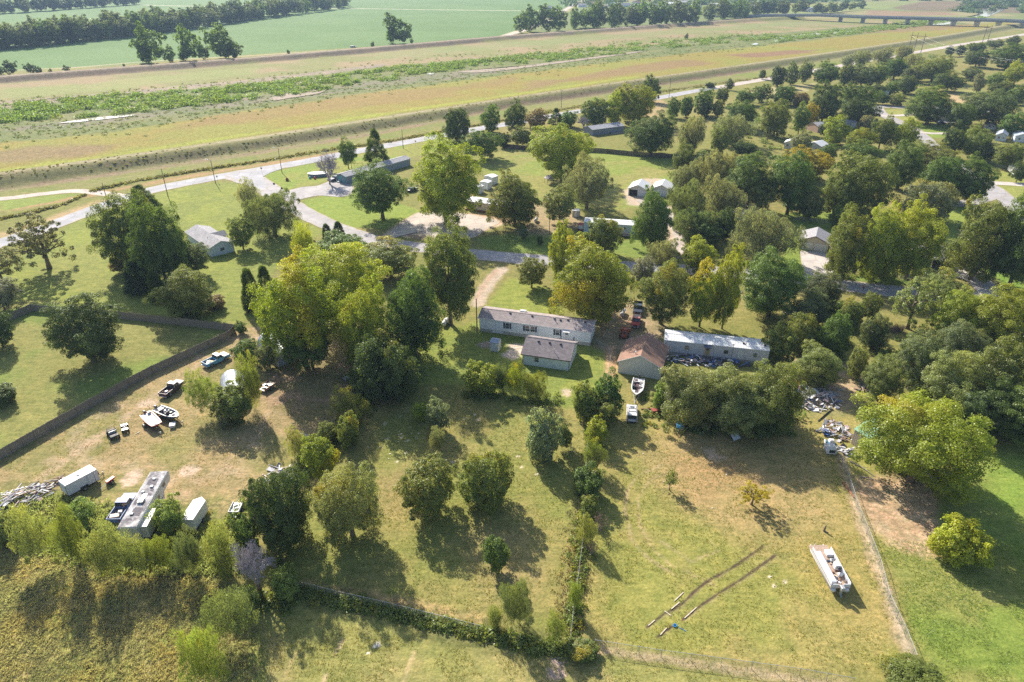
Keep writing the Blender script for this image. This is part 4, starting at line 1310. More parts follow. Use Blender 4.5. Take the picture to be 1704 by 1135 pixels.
def shingles(name, col, vary=.16, lich=None):
    if name in _MC: return _MC[name]
    m, nt, b = newmat(name)
    tc = N(nt, "ShaderNodeTexCoord")
    br = N(nt, "ShaderNodeTexBrick")
    br.inputs['Scale'].default_value = 1.0
    br.inputs['Brick Width'].default_value = .55
    br.inputs['Row Height'].default_value = .18
    br.inputs['Mortar Size'].default_value = .012
    br.inputs['Color1'].default_value = (*[x * (1 - vary) for x in col], 1)
    br.inputs['Color2'].default_value = (*[x * (1 + vary) for x in col], 1)
    br.inputs['Mortar'].default_value = (*[x * .55 for x in col], 1)
    nt.links.new(tc.outputs['Object'], br.inputs['Vector'])
    n1 = noise(nt, .7, 5, .7, vec=tc.outputs['Object'])
    c = mixc(nt, 1.0, br.outputs[0], mixc(nt, ramp(nt, n1.outputs[0], .3, .7), (.82, .82, .84), (1.14, 1.12, 1.1)), 'MULTIPLY')
    if lich is not None:
        n2 = noise(nt, 1.6, 6, .75, vec=tc.outputs['Object'])
        c = mixc(nt, ramp(nt, n2.outputs[0], .52, .66, 0, .7), c, lich)
    nt.links.new(c, b.inputs['Base Color'])
    b.inputs['Roughness'].default_value = .9
    b.inputs['Specular IOR Level'].default_value = .15
    bn = N(nt, "ShaderNodeBump"); bn.inputs['Strength'].default_value = .4; bn.inputs['Distance'].default_value = .02
    nt.links.new(br.outputs['Fac'], bn.inputs['Height'])
    nt.links.new(bn.outputs[0], b.inputs['Normal'])
    _MC[name] = m
    return m


M_GLASS = mat("window_glass", (.045, .055, .065), .08, 0, .2, 1, spec=.9)
M_WHITE = mat("white_trim", (.62, .62, .63), .5, vary=.04)
M_NAVY = mat("dark_blue_shutter", (.035, .055, .10), .6)
M_WOODG = mat("grey_weathered_wood", (.24, .205, .165), .9, vary=.22, scale=5)
M_WOODB = mat("brown_stained_wood", (.20, .10, .06), .8, vary=.2, scale=5)
M_DARK = mat("black_metal", (.03, .03, .032), .5, vary=.2)
M_GALV = mat("galvanised_steel", (.42, .43, .44), .45, .4, vary=.12)
M_CONCR = mat("concrete_block", (.42, .40, .38), .9, vary=.12, scale=3)
M_RUST = mat("rusty_steel", (.25, .11, .055), .85, vary=.3, scale=4)
M_TYRE = mat("tyre_rubber", (.03, .03, .03), .85, vary=.15)
M_RIM = mat("wheel_rim", (.35, .35, .36), .4, .5)


def frame(A, B):
    a = G(*A); b = G(*B)
    return a, math.atan2(b[1] - a[1], b[0] - a[0]), math.hypot(b[0] - a[0], b[1] - a[1])


def onface(face, x, z, L, D):
    """location and turn of a piece fixed to a face of an L x D box building"""
    if face == 'front': return (x, 0, z), 0
    if face == 'right': return (L, x, z), math.pi / 2
    if face == 'back': return (x, D, z), math.pi
    return (0, x, z), -math.pi / 2


def window(par, x, z, w, h, face='front', L=0, D=0, frame_m=None, shutters=None, glass=None, mull=True, off=0.0):
    loc, rz = onface(face, x, z, L, D)
    mb = MB()
    t = .07
    y0, y1 = -.055 - off, .02
    mb.box(-w / 2, y0, -h / 2, -w / 2 + t, y1, h / 2).box(w / 2 - t, y0, -h / 2, w / 2, y1, h / 2)
    mb.box(-w / 2 + t, y0, h / 2 - t, w / 2 - t, y1, h / 2).box(-w / 2 + t, y0, -h / 2, w / 2 - t, y1, -h / 2 + t)
    if mull: mb.box(-w / 2 + t, y0 + .008, -.025, w / 2 - t, y1, .025)
    fo = mb.build('window', frame_m or M_WHITE, par, loc=loc, rot=(0, 0, rz))
    g = MB().box(-w / 2 + t, -.02 - off, -h / 2 + t, w / 2 - t, .01, h / 2 - t).build('pane', glass or M_GLASS, fo)
    if shutters:
        for s in (-1, 1):
            cx = s * (w / 2 + .19)
            MB().box(cx - .17, -.06, -h / 2 - .02, cx + .17, -.004, h / 2 + .02).build('shutter', shutters, fo)
    return fo


def door(par, x, z0, w, h, face='front', L=0, D=0, m=None, glass=True):
    loc, rz = onface(face, x, z0, L, D)
    d = MB().box(-w / 2, -.07, 0, w / 2, .02, h).build('door', m or M_WHITE, par, loc=loc, rot=(0, 0, rz))
    if glass: MB().box(-w * .28, -.085, h * .55, w * .28, -.072, h * .88).build('pane', M_GLASS, d)
    MB().box(w * .34, -.12, h * .45, w * .40, -.072, h * .48).build('handle', M_DARK, d)
    return d


def gable(name, label, cat, A, B, D, he, hr, wall_m, roof_m, ridge='x', over=.35, skirt=None, skirt_h=.5, trim=None, rise_at=.5, L=None, base=None):
    """rectangular building with a pitched roof. ridge 'x': eaves on the A-B face, 'y': gable on it"""
    o, rz, l = frame(A, B)
    L = L or l
    t = thing(name, label, cat, o, rz)
    th = .12
    z0 = skirt_h if skirt else 0
    if ridge == 'x':
        MB().box(0, 0, z0, L, th, he).build('wall', wall_m, t)
        MB().box(0, D - th, z0, L, D, he).build('wall', wall_m, t)
        q = D * rise_at
        for x0 in (0, L - th):
            MB().prism_x([(th, z0), (D - th, z0), (D - th, he - .02), (q, hr - .05), (th, he - .02)], x0 + .002, x0 + th).build('wall', wall_m, t)
        s = (hr - he) / q
        s2 = (hr - he) / (D - q)
        k = .09
        MB().prism_x([(-over, he - over * s), (q, hr), (q, hr + k), (-over, he - over * s + k)], -over, L + over).build('roof', roof_m, t)
        MB().prism_x([(q, hr), (D + over, he - over * s2), (D + over, he - over * s2 + k), (q, hr + k)], -over, L + over).build('roof', roof_m, t)
        MB().prism_x([(q - .18, hr + k - .18 * s + .012), (q, hr + k + .012), (q + .18, hr + k - .18 * s2 + .012), (q + .18, hr + k - .18 * s2 + .04), (q, hr + k + .045), (q - .18, hr + k - .18 * s + .04)], -over, L + over).build('ridge_cap', roof_m, t)
        if trim:
            MB().box(-over, -over - .03, he - over * s - .08, L + over, -over, he - over * s + k + .01).build('fascia', trim, t)
            for xx in (-over - .03, L + over):
                for (ya, za, yb, zb) in ((-over, he - over * s, q, hr), (q, hr, D + over, he - over * s2)):
                    MB().prism_x([(ya, za - .08), (yb, zb - .08), (yb, zb + k + .01), (ya, za + k + .01)], xx, xx + .03).build('fascia', trim, t)
    else:
        MB().prism_y([(0, z0), (L, z0), (L, he), (L / 2, hr - .05), (0, he)], 0, th).build('wall', wall_m, t)
        MB().prism_y([(0, z0), (L, z0), (L, he), (L / 2, hr - .05), (0, he)], D - th, D).build('wall', wall_m, t)
        for x0 in (.002, L - th):
            MB().box(x0, th, z0, x0 + th - .002, D - th, he - .03).build('wall', wall_m, t)
        s = (hr - he) / (L / 2)
        k = .09
        MB().prism_y([(-over, he - over * s), (L / 2, hr), (L / 2, hr + k), (-over, he - over * s + k)], -over, D + over).build('roof', roof_m, t)
        MB().prism_y([(L / 2, hr), (L + over, he - over * s), (L + over, he - over * s + k), (L / 2, hr + k)], -over, D + over).build('roof', roof_m, t)
        if trim:
            for ya in (-over - .03, D + over):
                for (xa, za, xb, zb) in ((-over, he - over * s, L / 2, hr), (L / 2, hr, L + over, he - over * s)):
                    MB().prism_y([(xa, za - .1), (xb, zb - .1), (xb, zb + k + .01), (xa, za + k + .01)], ya, ya + .03).build('fascia', trim, t)
    if skirt:
        i = .05
        MB().box(i, i, 0, L - i, D - i, skirt_h - .002).build('skirting', skirt, t)
    return t, L, D


def roof_vents(t, pts, he, hr, D, m=M_DARK, tall=False):
    """small vents standing on the front slope: (x, fraction of the way up)"""
    for x, f in pts:
        y = D / 2 * f
        z = he + (hr - he) * f + .08
        if tall:
            MB().tube([(x, y, z - .1), (x, y, z + .55)], .06, 7).tube([(x, y, z + .55), (x, y, z + .62)], .1, 7).build('vent', m, t)
        else:
            MB().box(x - .2, y - .2, z - .06, x + .2, y + .2, z + .2).build('vent', m, t, bevel=.04)


def steps(t, x, y, z, w=1.3, n=4, m=None, name='steps'):
    mb = MB()
    for i in range(n):
        mb.box(x - w / 2, y - .28 * (i + 1), z * (1 - (i + 1) / (n + 1)) - .05, x + w / 2, y - .28 * i, z * (1 - (i + 1) / (n + 1)))
    mb.box(x - w / 2, y - .28 * n, 0, x - w / 2 + .05, y, .1).box(x + w / 2 - .05, y - .28 * n, 0, x + w / 2, y, .1)
    mb.build(name, m or M_WOODB, t)


# the long white home with blue shutters
M_SID = ribbed("white_lap_siding", (.70, .71, .74), 'Z', .2, .6)
M_SID2 = ribbed("pale_lap_siding", (.66, .72, .74), 'Z', .2, .6)
M_SHG = shingles("taupe_shingles", (.36, .31, .30))
M_SHG2 = shingles("grey_brown_shingles", (.27, .235, .235))
t, L, D = gable('mobile_home', 'long white home with dark blue shutters and taupe shingle roof', 'house', (798, 551), (982, 576), 5.4, 3.35, 4.25, M_SID, M_SHG, skirt=M_CONCR, skirt_h=.75, trim=M_WHITE, over=.25)
for fx, w in ((.26, 1.0), (.71, .95)):
    window(t, L * fx, 2.2, w, 1.35, shutters=M_NAVY)
for k in (-.56, .56):
    wo = window(t, L * .465 + k, 2.2, 1.02, 1.35)
    s = -1 if k < 0 else 1
    MB().box(s * .75 - .17, -.06, -.69, s * .75 + .17, -.004, .69).build('shutter', M_NAVY, wo)
dd = door(t, L * .755 + .9, .85, .95, 2.05)
aw = MB().prism_x([(-.95, 2.95), (0, 3.12), (0, 3.18), (-.95, 3.0)], L * .755 + .2, L * .755 + 1.65).build('door_canopy', M_WHITE, t)
dk = MB().box(L * .74, -1.25, .62, L * .86, -.02, .74).build('porch', M_WOODB, t)
for x_, y_ in ((L * .74 + .06, -1.2), (L * .86 - .06, -1.2), (L * .86 - .06, -.1), (L * .74 + .06, -.1)):
    MB().box(x_ - .05, y_ - .05, 0, x_ + .05, y_ + .05, .62).box(x_ - .045, y_ - .045, .742, x_ + .045, y_ + .045, 1.6).build('porch_post', M_NAVY, t)
MB().box(L * .86 - .1, -1.15, 1.52, L * .86 - .02, -.1, 1.6).build('railing', M_NAVY, t)
MB().box(L * .115, -.10, .12, L * .215, .03, .62).build('access_panel', M_WHITE, t)
roof_vents(t, [(L * .26, .8), (L * .46, .8), (L * .66, .82), (L * .715, .75), (L * .78, .85), (L * .93, .85)], 3.35, 4.25, D)
roof_vents(t, [(L * .10, .3), (L * .66, .7)], 3.35, 4.25, D, M_GALV, True)
MB().box(L * .33, D * .72, 3.85, L * .385, D * .85, 4.2).build('air_conditioner', M_WHITE, t)
MB().tube([(L * .155, -.03, .75), (L * .155, -.03, 3.2)], .04, 6).build('downspout', M_WHITE, t)

# the smaller white building in front
t, L, D = gable('garden_house', 'white outbuilding with grey-brown shingle roof and one small window', 'shed', (870, 606), (946.5, 617.5), 7.4, 2.55, 4.3, M_SID2, M_SHG2, trim=M_DARK, over=.35)
window(t, L * .30, 1.5, .95, 1.1, frame_m=M_WHITE)
door(t, 2.4, .05, .95, 2.05, 'left', L, D)
roof_vents(t, [(L * .26, .78), (L * .5, .8), (L * .74, .8)], 2.55, 4.3, D)
roof_vents(t, [(L * .64, .32)], 2.55, 4.3, D, M_GALV, True)
for x_ in (0, L):
    MB().box(x_ - .05, -.06, 0, x_ + .05, -.003, 2.5).build('corner_board', M_DARK, t)

# brown-roofed garage
M_TANW = mat("cream_wall", (.62, .60, .56), .8, vary=.04)
M_BRSH = shingles("brown_shingles", (.30, .185, .135), lich=(.22, .16, .12))
t, L, D = gable('garage', 'cream garage with brown shingle gable roof beside the parked boat', 'garage', (1028, 620), (1098, 632), 8.6, 2.7, 4.7, M_TANW, M_BRSH, ridge='y', trim=M_WHITE, over=.3)
MB().tube([(L * .36, .9, 3.9), (L * .36, .9, 4.75)], .09, 8).tube([(L * .36, .9, 4.75), (L * .36, .9, 4.85)], .14, 8).build('vent_pipe', M_WHITE, t)
door(t, 4.2, .02, .95, 2.05, 'left', L, D)
MB().box(L * .15, D + .003, .02, L * .85, D + .06, 2.3).build('garage_door', M_WHITE, t)
for i in range(3): MB().box(1.5 + i * 2.4, D + .062, .6, 1.6 + i * 2.4, D + .07, 2.2).build('door_panel', M_GALV, t)

# white mobile home with ribbed walls
M_RIBW = ribbed("mauve_white_ribbed_metal", (.56, .55, .60), 'X', .3, .5, dirt=(.35, .30, .27), dirt_amt=.25)
M_RIBR = ribbed("white_coated_metal_roof", (.62, .63, .63), 'X', .5, .6, dirt=(.45, .42, .36), dirt_amt=.3, strength=.3)
t, L, D = gable('mobile_home', 'weathered white ribbed mobile home with a white metal roof behind the junk', 'house', (1103, 588), (1276, 607), 4.6, 3.1, 3.55, M_RIBW, M_RIBR, over=.06, skirt=mat("stained_skirting", (.36, .34, .35), .8, vary=.2), skirt_h=.55)
M_BOARD = mat("plywood_sheet", (.42, .31, .18), .8, vary=.15)
window(t, L * .225, 1.95, .95, 1.1, glass=mat("curtained_pane", (.30, .24, .13), .5))
window(t, L * .60, 1.9, .85, .85, frame_m=M_WOODG)
window(t, L * .875, 1.9, .85, 1.0, glass=mat("curtained_pane_dark", (.12, .13, .13), .3))
door(t, L * .425, .75, .95, 2.0, m=M_BOARD)
MB().prism_x([(-.9, 2.75), (0, 2.98), (0, 3.02), (-.9, 2.8)], L * .425 - .8, L * .425 + .8).build('door_canopy', M_NAVY, t)
steps(t, L * .425, 0, .75, 1.2, m=M_WOODG)
door(t, L * .74, .6, .95, 2.0, glass=False)
roof_vents(t, [(L * .76, .62), (L * .96, .6)], 3.1, 3.55, D)
MB().tube([(L * .78, 1.0, 3.2), (L * .78, 1.0, 3.75), (L * .79, 1.3, 3.95)], .06, 6).build('stovepipe', M_DARK, t)
MB().tube([(L * .655, -.8, 0), (L * .655, -.8, 4.1)], .04, 6).obox((L * .655, -.8, 4.1), (.35, .2, .12)).build('antenna_mast', M_DARK, t)

# small shed by the long home
t, L, D = gable('garden_shed', 'small cream metal shed with a blue-grey roof beside the gravel patch', 'shed', (815.5, 584), (829, 586), 2.0, 2.0, 2.3, ribbed("cream_ribbed_metal", (.60, .58, .52), 'X', .25), mat("blue_grey_metal", (.30, .36, .45), .5, .2), over=.06)
MB().box(.3, -.03, .05, L - .3, -.004, 1.85).build('door', M_WHITE, t)

# green-roofed shed under the big yellow-green tree
t, L, D = gable('metal_shed', 'tan metal shed with a green roof, mostly under the bright yellow-green tree', 'shed', (1415.5, 738), (1480, 780), 7.0, 2.9, 4.0, ribbed("tan_ribbed_metal", (.48, .40, .33), 'X', .3), mat("green_metal_roof", (.22, .40, .30), .5, .1), over=.12)
door(t, 1.6, .05, .9, 2.0, 'left', L, D, M_WHITE, False)
MB().box(L + .003, 1.5, .02, L + .05, 5.2, 2.5).build('shed_door', M_WHITE, t)


# arched metal sheds
def arched(label, A, B, D, h, m):
    o, rz, L = frame(A, B)
    t = thing('arched_shed', label, 'shed', o, rz)
    n = 12
    nseg = int(D / .6)
    mb = MB()
    ring = lambda y, k=1.0: [(L / 2 - L / 2 * k * math.cos(math.pi * i / n), y, h * k * math.sin(math.pi * i / n) ** .8) for i in range(n + 1)]
    V = []; Fs = []
    for j in range(nseg * 2 + 1):
        V += ring(D * j / (nseg * 2), 1.0 if j % 2 else .985)
    for j in range(nseg * 2):
        for i in range(n):
            q = j * (n + 1) + i
            Fs.append((q, q + 1, q + n + 2, q + n + 1))
    mb.add(V, Fs).build('arched_shell', m, t)
    for y in (.08, D - .1):
        r_ = ring(y, .965)
        MB().prism_y([(p[0], p[2]) for p in r_], y, y + .05).build('end_wall', m, t)
    MB().box(L * .3, -.02, 0, L * .7, .07, h * .62).build('door', mat("grey_blue_sheet", (.26, .31, .36), .5, .3), t)
    ry = ring(-.03, 1.0)
    MB().tube([(p[0], p[1], p[2]) for p in ry], .05, 5).build('end_trim', M_WHITE, t)
    return t


M_QUON = mat("weathered_zinc", (.40, .44, .50), .5, .25, vary=.18, scale=1.2, dirt=(.30, .25, .2), dirt_amt=.3)
arched('arched grey metal shed covered with vines between the two parked trucks and boats', (372, 676), (417, 666), 6.8, 3.4, M_QUON)
arched('arched blue-grey metal shed half hidden under the bright yellow-green trees', (464, 611), (497, 598), 9.0, 3.6, M_QUON)

# grey-roofed white house at the left
M_SHL = shingles("pale_grey_shingles", (.34, .335, .35))
M_PBW = mat("pale_blue_wall", (.55, .62, .68), .8, vary=.04)
t, L, D = gable('cottage', 'white cottage with pale grey shingle roof behind the dark tree clump', 'house', (352, 428), (391, 418), 17.0, 2.7, 3.9, M_PBW, M_SHL, ridge='y', trim=M_WHITE, over=.4)
window(t, L * .5, 1.5, 1.2, 1.0)
for y_ in (3, 7, 11): window(t, y_, 1.5, 1.1, 1.0, 'right', L, D)
door(t, 5, .05, .95, 2.0, 'right', L, D)
roof_vents(t, [], 2.7, 3.9, D)
MB().tube([(L * .3, 6, 3.2), (L * .3, 6, 3.9)], .07, 7).build('vent_pipe', M_GALV, t)
MB().prism_x([(5.5, 3.0), (7.5, 4.0), (9.5, 3.0)], L * .52, L + .9).build('porch_roof', M_SHL, t)
for y_ in (5.7, 9.3): MB().box(L + .72, y_ - .06, 0, L + .84, y_ + .06, 3.0).build('porch_post', M_WHITE, t)

# long grey-roofed home behind the round tree
t, L, D = gable('mobile_home', 'long home with a grey roof and turquoise end wall by the dark pickup', 'house', (577, 306), (683, 275), 5.0, 2.7, 3.3, mat("slate_wall", (.26, .30, .33), .7), shingles("dark_grey_shingles", (.33, .33, .35)), over=.3, trim=M_WHITE)
window(t, 1.4, 1.5, .9, .9, 'left', L, D, off=.03)
for f in (.2, .45, .7): window(t, L * f, 1.5, 1.1, .9)
door(t, L * .1, .05, .9, 2.0)
MB().box(-.03, .15, .05, -.004, 4.85, 2.6).build('end_cladding', mat('turquoise_wall', (.12, .28, .32), .7), t)
MB().box(-.9, 3.0, .3, -.04, 4.6, .42).box(-.9, 3.0, 0, -.8, 3.1, 1.3).box(-.9, 4.5, 0, -.8, 4.6, 1.3).build('side_porch', M_WHITE, t)

# low white mobile home behind the forecourt
t, L, D = gable('mobile_home', 'low cream mobile home with a flat white roof behind the gravel forecourt', 'house', (776, 349), (856, 360), 5.0, 2.9, 3.15, mat("cream_panel_wall", (.66, .60, .52), .7), M_RIBR, over=.1)
for f in (.1, .28, .52, .85): window(t, L * f, 1.75, 1.1, .65, frame_m=M_DARK)
door(t, L * .66, .1, .9, 2.0)
MB().box(-.2, -.5, 0, L + .2, -.05, .45).build('planting_bed', M_RUST, t)
# three white sheds behind it
for A, B, D_, h, lab in (((799, 314), (812, 316), 2.8, 2.4, 'white metal shed, middle of the three behind the cream mobile home'), ((806, 305), (819, 308), 3.4, 2.6, 'white metal shed, farthest of the three behind the cream mobile home'), ((786, 321), (799, 323), 2.6, 2.3, 'white metal shed, nearest of the three behind the cream mobile home')):
    t, L, D = gable('metal_shed', lab, 'shed', A, B, D_, h, h + .35, ribbed("white_ribbed_metal", (.66, .67, .68), 'X', .3), mat("white_sheet_roof", (.72, .73, .74), .5), ridge='y', over=.08)
    MB().box(L * .25, -.035, .05, L * .75, -.004, 1.9).build('door', M_WHITE, t)
# white-roofed home with deck in the centre
t, L, D = gable('mobile_home', 'pale blue-white mobile home with a white metal roof and wooden deck', 'house', (971, 386), (1056, 392), 4.4, 3.0, 3.4, M_PBW, M_RIBR, over=.08)
for f in (.12, .45, .68): window(t, L * f, 1.75, .95, 1.0)
MB().box(L * .62, -2.6, .5, L * .92, -.02, .62).build('deck', M_WOODG, t)
for x_ in (.62, .77, .92):
    MB().box(L * x_ - .06, -2.6, 0, L * x_ + .06, -2.5, 1.5).build('deck_post', M_WOODG, t)
MB().box(L * .62, -2.58, 1.38, L * .92, -2.5, 1.46).build('railing', M_WOODG, t)
door(t, L * .8, .6, .95, 2.0)
o_, rz_, _ = frame((961, 384), (969, 385))
t = thing('utility_trailer', 'red and white box trailer at the left end of the mobile home with a deck', 'trailer', o_, rz_)
MB().box(0, 0, .5, 1.9, 2.0, 2.0).build('box', mat("faded_red_paint", (.42, .10, .07), .6), t)
MB().box(.15, -.03, .7, 1.75, -.002, 1.8).build('door', M_WHITE, t)
for x_ in (.3, 1.6): MB().cyl_y((x_, .1, .32), .32, .2).build('wheel', M_TYRE, t)
# two white-roofed garages
for A, B, lab, op in (((1045, 325), (1075, 328), 'white-roofed garage with one dark open bay, left of the pair', True), ((1084, 325), (1114, 328), 'white-roofed garage beside the woods, right of the pair', False)):
    t, L, D = gable('garage', lab, 'garage', A, B, 7.5, 2.5, 3.9, mat("off_white_wall", (.60, .57, .52), .8), M_RIBR, ridge='y', over=.2, trim=M_WHITE)
    if op:
        MB().box(.35, -.02, .02, L * .5, .115, 2.15).build('bay_shade_panel', mat("painted_bay_shade", (.02, .02, .022), .9), t)  # near-black slab on the closed wall: shade inside the bay painted as colour
        MB().box(L * .54, -.05, .02, L - .35, -.004, 2.15).build('garage_door', M_WHITE, t)
    else:
        MB().box(.35, -.05, .02, L - .35, -.004, 2.15).build('garage_door', M_WHITE, t)
# small things there
t, L, D = gable('garden_shed', 'small grey shed behind the pale green fork-trunked tree', 'shed', (952, 361), (963, 362), 2.2, 2.0, 2.3, M_CONCR, M_RIBR, over=.08)
door(t, L * .5, .02, .8, 1.8, glass=False)
# two-door garage at the right
t, L, D = gable('garage', 'cream double garage with two white doors and grey roof', 'garage', (1329, 414), (1376, 421), 7.8, 2.7, 4.3, mat("beige_wall", (.60, .52, .42), .8, vary=.04), M_SHL, ridge='y', trim=mat("brown_trim", (.12, .08, .06), .7), over=.35)
for x0, x1 in ((.55, L * .47), (L * .53, L - .5)):
    g_ = MB().box(x0, -.05, .02, x1, -.004, 2.2).build('garage_door', M_WHITE, t)
    for i in range(3): MB().box(x0 + .04, -.062, .55 + i * .55, x1 - .04, -.052, .57 + i * .55).build('panel_line', M_GALV, g_)
# brick porch house under the front cluster
M_BRICK = mat("red_brick", (.33, .16, .10), .9, vary=.2, scale=8)
t, L, D = gable('house', 'brick house with a pale roof and porch half hidden by the front tree cluster', 'house', (1508, 438), (1562, 444), 10.5, 2.7, 4.2, M_BRICK, M_SHL, over=.7, trim=M_WHITE)
for x_ in (.55, .70, .98):
    MB().box(L * x_ - .12, -1.9, 0, L * x_ + .12, -1.66, 2.6).build('porch_post', M_WHITE, t)
MB().prism_x([(-2.2, 2.55), (-.72, 2.62), (-.72, 2.70), (-2.2, 2.63)], L * .5, L * 1.02).build('porch_roof', M_SHL, t)
window(t, L * .8, 1.5, 1.6, 1.1); door(t, L * .63, .05, .95, 2.05)
# long grey house behind the board fence
t, L, D = gable('house', 'long blue-grey house with a pale patched roof beyond the dark board fence', 'house', (986, 226), (1037, 219), 7.5, 2.8, 3.7, mat("slate_blue_wall", (.22, .24, .28), .8), shingles("lead_grey_shingles", (.32, .33, .36)), over=.4, trim=M_WHITE)
for f in (.2, .5, .8): window(t, L * f, 1.5, 1.2, 1.0)
MB().box(L * .55, -3.0, 0, L * .9, -.02, .35).build('deck', M_WOODG, t)
# buildings seen between the right-hand trees
for A, B, D_, he, hr, wl, rf, rg, lab, nm in (
        ((1304, 247), (1322, 249), 5, 2.6, 3.6, (.6, .6, .6), M_RIBR, 'y', 'white shed left of the thin grey tree beyond the back lawn', 'shed'),
        ((1340, 250), (1364, 255), 6, 2.8, 4.0, (.55, .56, .58), M_RIBR, 'y', 'white building right of the thin grey tree beyond the back lawn', 'shed'),
        ((1360, 221), (1384, 219), 8, 2.8, 4.0, (.42, .28, .22), M_SHL, 'x', 'brick-coloured house glimpsed beside the yellow-green tree at the far lane', 'house'),
        ((1388, 216), (1424, 212), 6, 2.6, 3.4, (.5, .5, .5), M_SHL, 'x', 'low grey-roofed building behind the dark tree at the far lane', 'house'),
        ((1562, 201), (1600, 198), 11, 2.9, 4.4, (.45, .42, .4), M_SHL, 'x', 'grey-roofed house behind the broad tree with the black cars in front', 'house'),
        ((1655, 234), (1673, 236), 8, 2.6, 3.8, (.5, .52, .55), mat("blue_grey_roof", (.36, .40, .48), .5), 'y', 'blue-grey roofed shed at the right, left one of two', 'shed'),
        ((1687, 236), (1712, 238), 8, 2.6, 3.8, (.6, .62, .66), mat("blue_grey_roof", (.36, .40, .48), .5), 'y', 'blue-grey roofed shed at the right edge', 'shed'),
        ((1640, 215), (1656, 216), 5, 2.2, 2.6, (.5, .5, .5), M_SHL, 'y', 'small pale roofed carport left of the blue-grey roofed sheds', 'shed'),
        ((1212, 368), (1232, 372), 5, 2.5, 3.2, (.3, .32, .34), mat("blue_grey_roof", (.36, .40, .48), .5), 'x', 'dark little building in the shade of the willow wood', 'shed'),
        ((1060, 462), (1092, 470), 6, 2.4, 3.0, (.4, .38, .38), mat("grey_sheet_roof", (.30, .31, .33), .5), 'x', 'grey-roofed shed hidden below the silvery tree', 'shed'),
        ((1466, 161), (1476, 162), 6, 2.6, 3.4, (.4, .42, .42), mat("pale_green_roof", (.30, .38, .36), .6), 'x', 'pale green roofed cottage among the trees past the far lane', 'house')):
    t, L, D = gable(nm if nm != 'house' else 'house', lab, nm, A, B, D_, he, hr, mat("wall_" + "_".join(str(int(c * 100)) for c in wl), wl, .8), rf, rg, over=.3)
    window(t, L * .3, 1.5, 1.0, 1.0); door(t, L * .7, .05, .9, 2.0)
# suburb roofs beyond the flood way
for i, (x, y_) in enumerate([(962, 12), (978, 8), (995, 13), (1016, 9), (1035, 11), (1058, 7), (1082, 12), (1105, 9), (1128, 6), (1203, 9), (1246, 14), (1339, 19), (1352, 20), (1363, 19), (1149, 13), (1180, 11), (905, 16), (1622, 4)]):
    t, L, D = gable('house', 'house with a pale roof in the suburb beyond the flood meadow', 'house', (x, y_), (x + 14, y_ + .6 * math.sin(i)), 10, 3, 5.4, M_TANW if i % 2 else M_SID, (M_SHL, M_BRSH, M_SHG, M_RIBR)[i % 4], over=.5)
    t['group'] = 'far suburb houses'

# ---------------------------------------------------------------- bridge
M_BRC = mat("bridge_concrete", (.36, .36, .38), .85, vary=.08, scale=.3)
M_BRD = mat("bridge_steel", (.20, .22, .26), .7, vary=.1)
bp = [G(*p) for p in ((1180, 28), (1280, 30), (1363, 34.5), (1434, 38.2), (1548, 41.6), (1660, 45), (1800, 48), (2000, 52))]
bt = thing('bridge', 'long grey road bridge over the flood way near the horizon', 'bridge', (bp[2][0], bp[2][1], 0), 0)
def loc_(p, z): return (p[0] - bp[2][0], p[1] - bp[2][1], z)
hh = [.4, 4.0, 7.6, 7.8, 8.0, 8.0, 6, 2]
def slab(name, m, off, w, z0, z1):
    V = []; Fs = []
    for i, p in enumerate(bp):
        a = bp[max(i - 1, 0)]; b = bp[min(i + 1, len(bp) - 1)]
        d = Vector((b[0] - a[0], b[1] - a[1])).normalized()
        n_ = Vector((-d.y, d.x))
        for o_, z in ((off - w / 2, z0), (off + w / 2, z0), (off + w / 2, z1), (off - w / 2, z1)):
            V.append(loc_((p[0] + n_.x * o_, p[1] + n_.y * o_), hh[i] + z))
    for i in range(len(bp) - 1):
        for j in range(4):
            q = i * 4
            Fs.append((q + j, q + (j + 1) % 4, q + 4 + (j + 1) % 4, q + 4 + j))
    Fs += [(3, 2, 1, 0), tuple(len(V) - 4 + k for k in range(4))]
    MB().add(V, Fs).build(name, m, bt)
slab('deck', M_BRC, 0, 13, -.5, 0)
slab('girder', M_BRD, -5.6, .8, -2.2, -.52)
slab('girder', M_BRD, 5.6, .8, -2.2, -.52)
slab('parapet', M_BRC, -6.4, .3, .004, 1.1)
slab('parapet', M_BRC, 6.4, .3, .004, 1.1)
for x in (1398, 1435, 1472, 1509, 1548, 1585, 1624, 1660, 1700):
    y_ = np.interp(x, (1363, 1434, 1548, 1660, 1800), (34.5, 38.2, 41.6, 45, 48))
    p = G(x, y_)
    pr = thing('_', None, None, (0, 0, 0)) if False else None
    mb = MB()
    for k in (-5, -2.5, 0, 2.5, 5):
        q = loc_(p, 0)
        mb.tube([(q[0], q[1] + k, -.5), (q[0], q[1] + k, 5.6)], .55, 8)
    mb.box(q[0] - .8, q[1] - 6, 5.0, q[0] + .8, q[1] + 6, 5.75)
    mb.build('pier', M_BRC, bt)
for x in (1380, 1700):
    q = loc_(G(x, np.interp(x, (1363, 1434, 1548, 1660, 1800), (34.5, 38.2, 41.6, 45, 48))), 0)

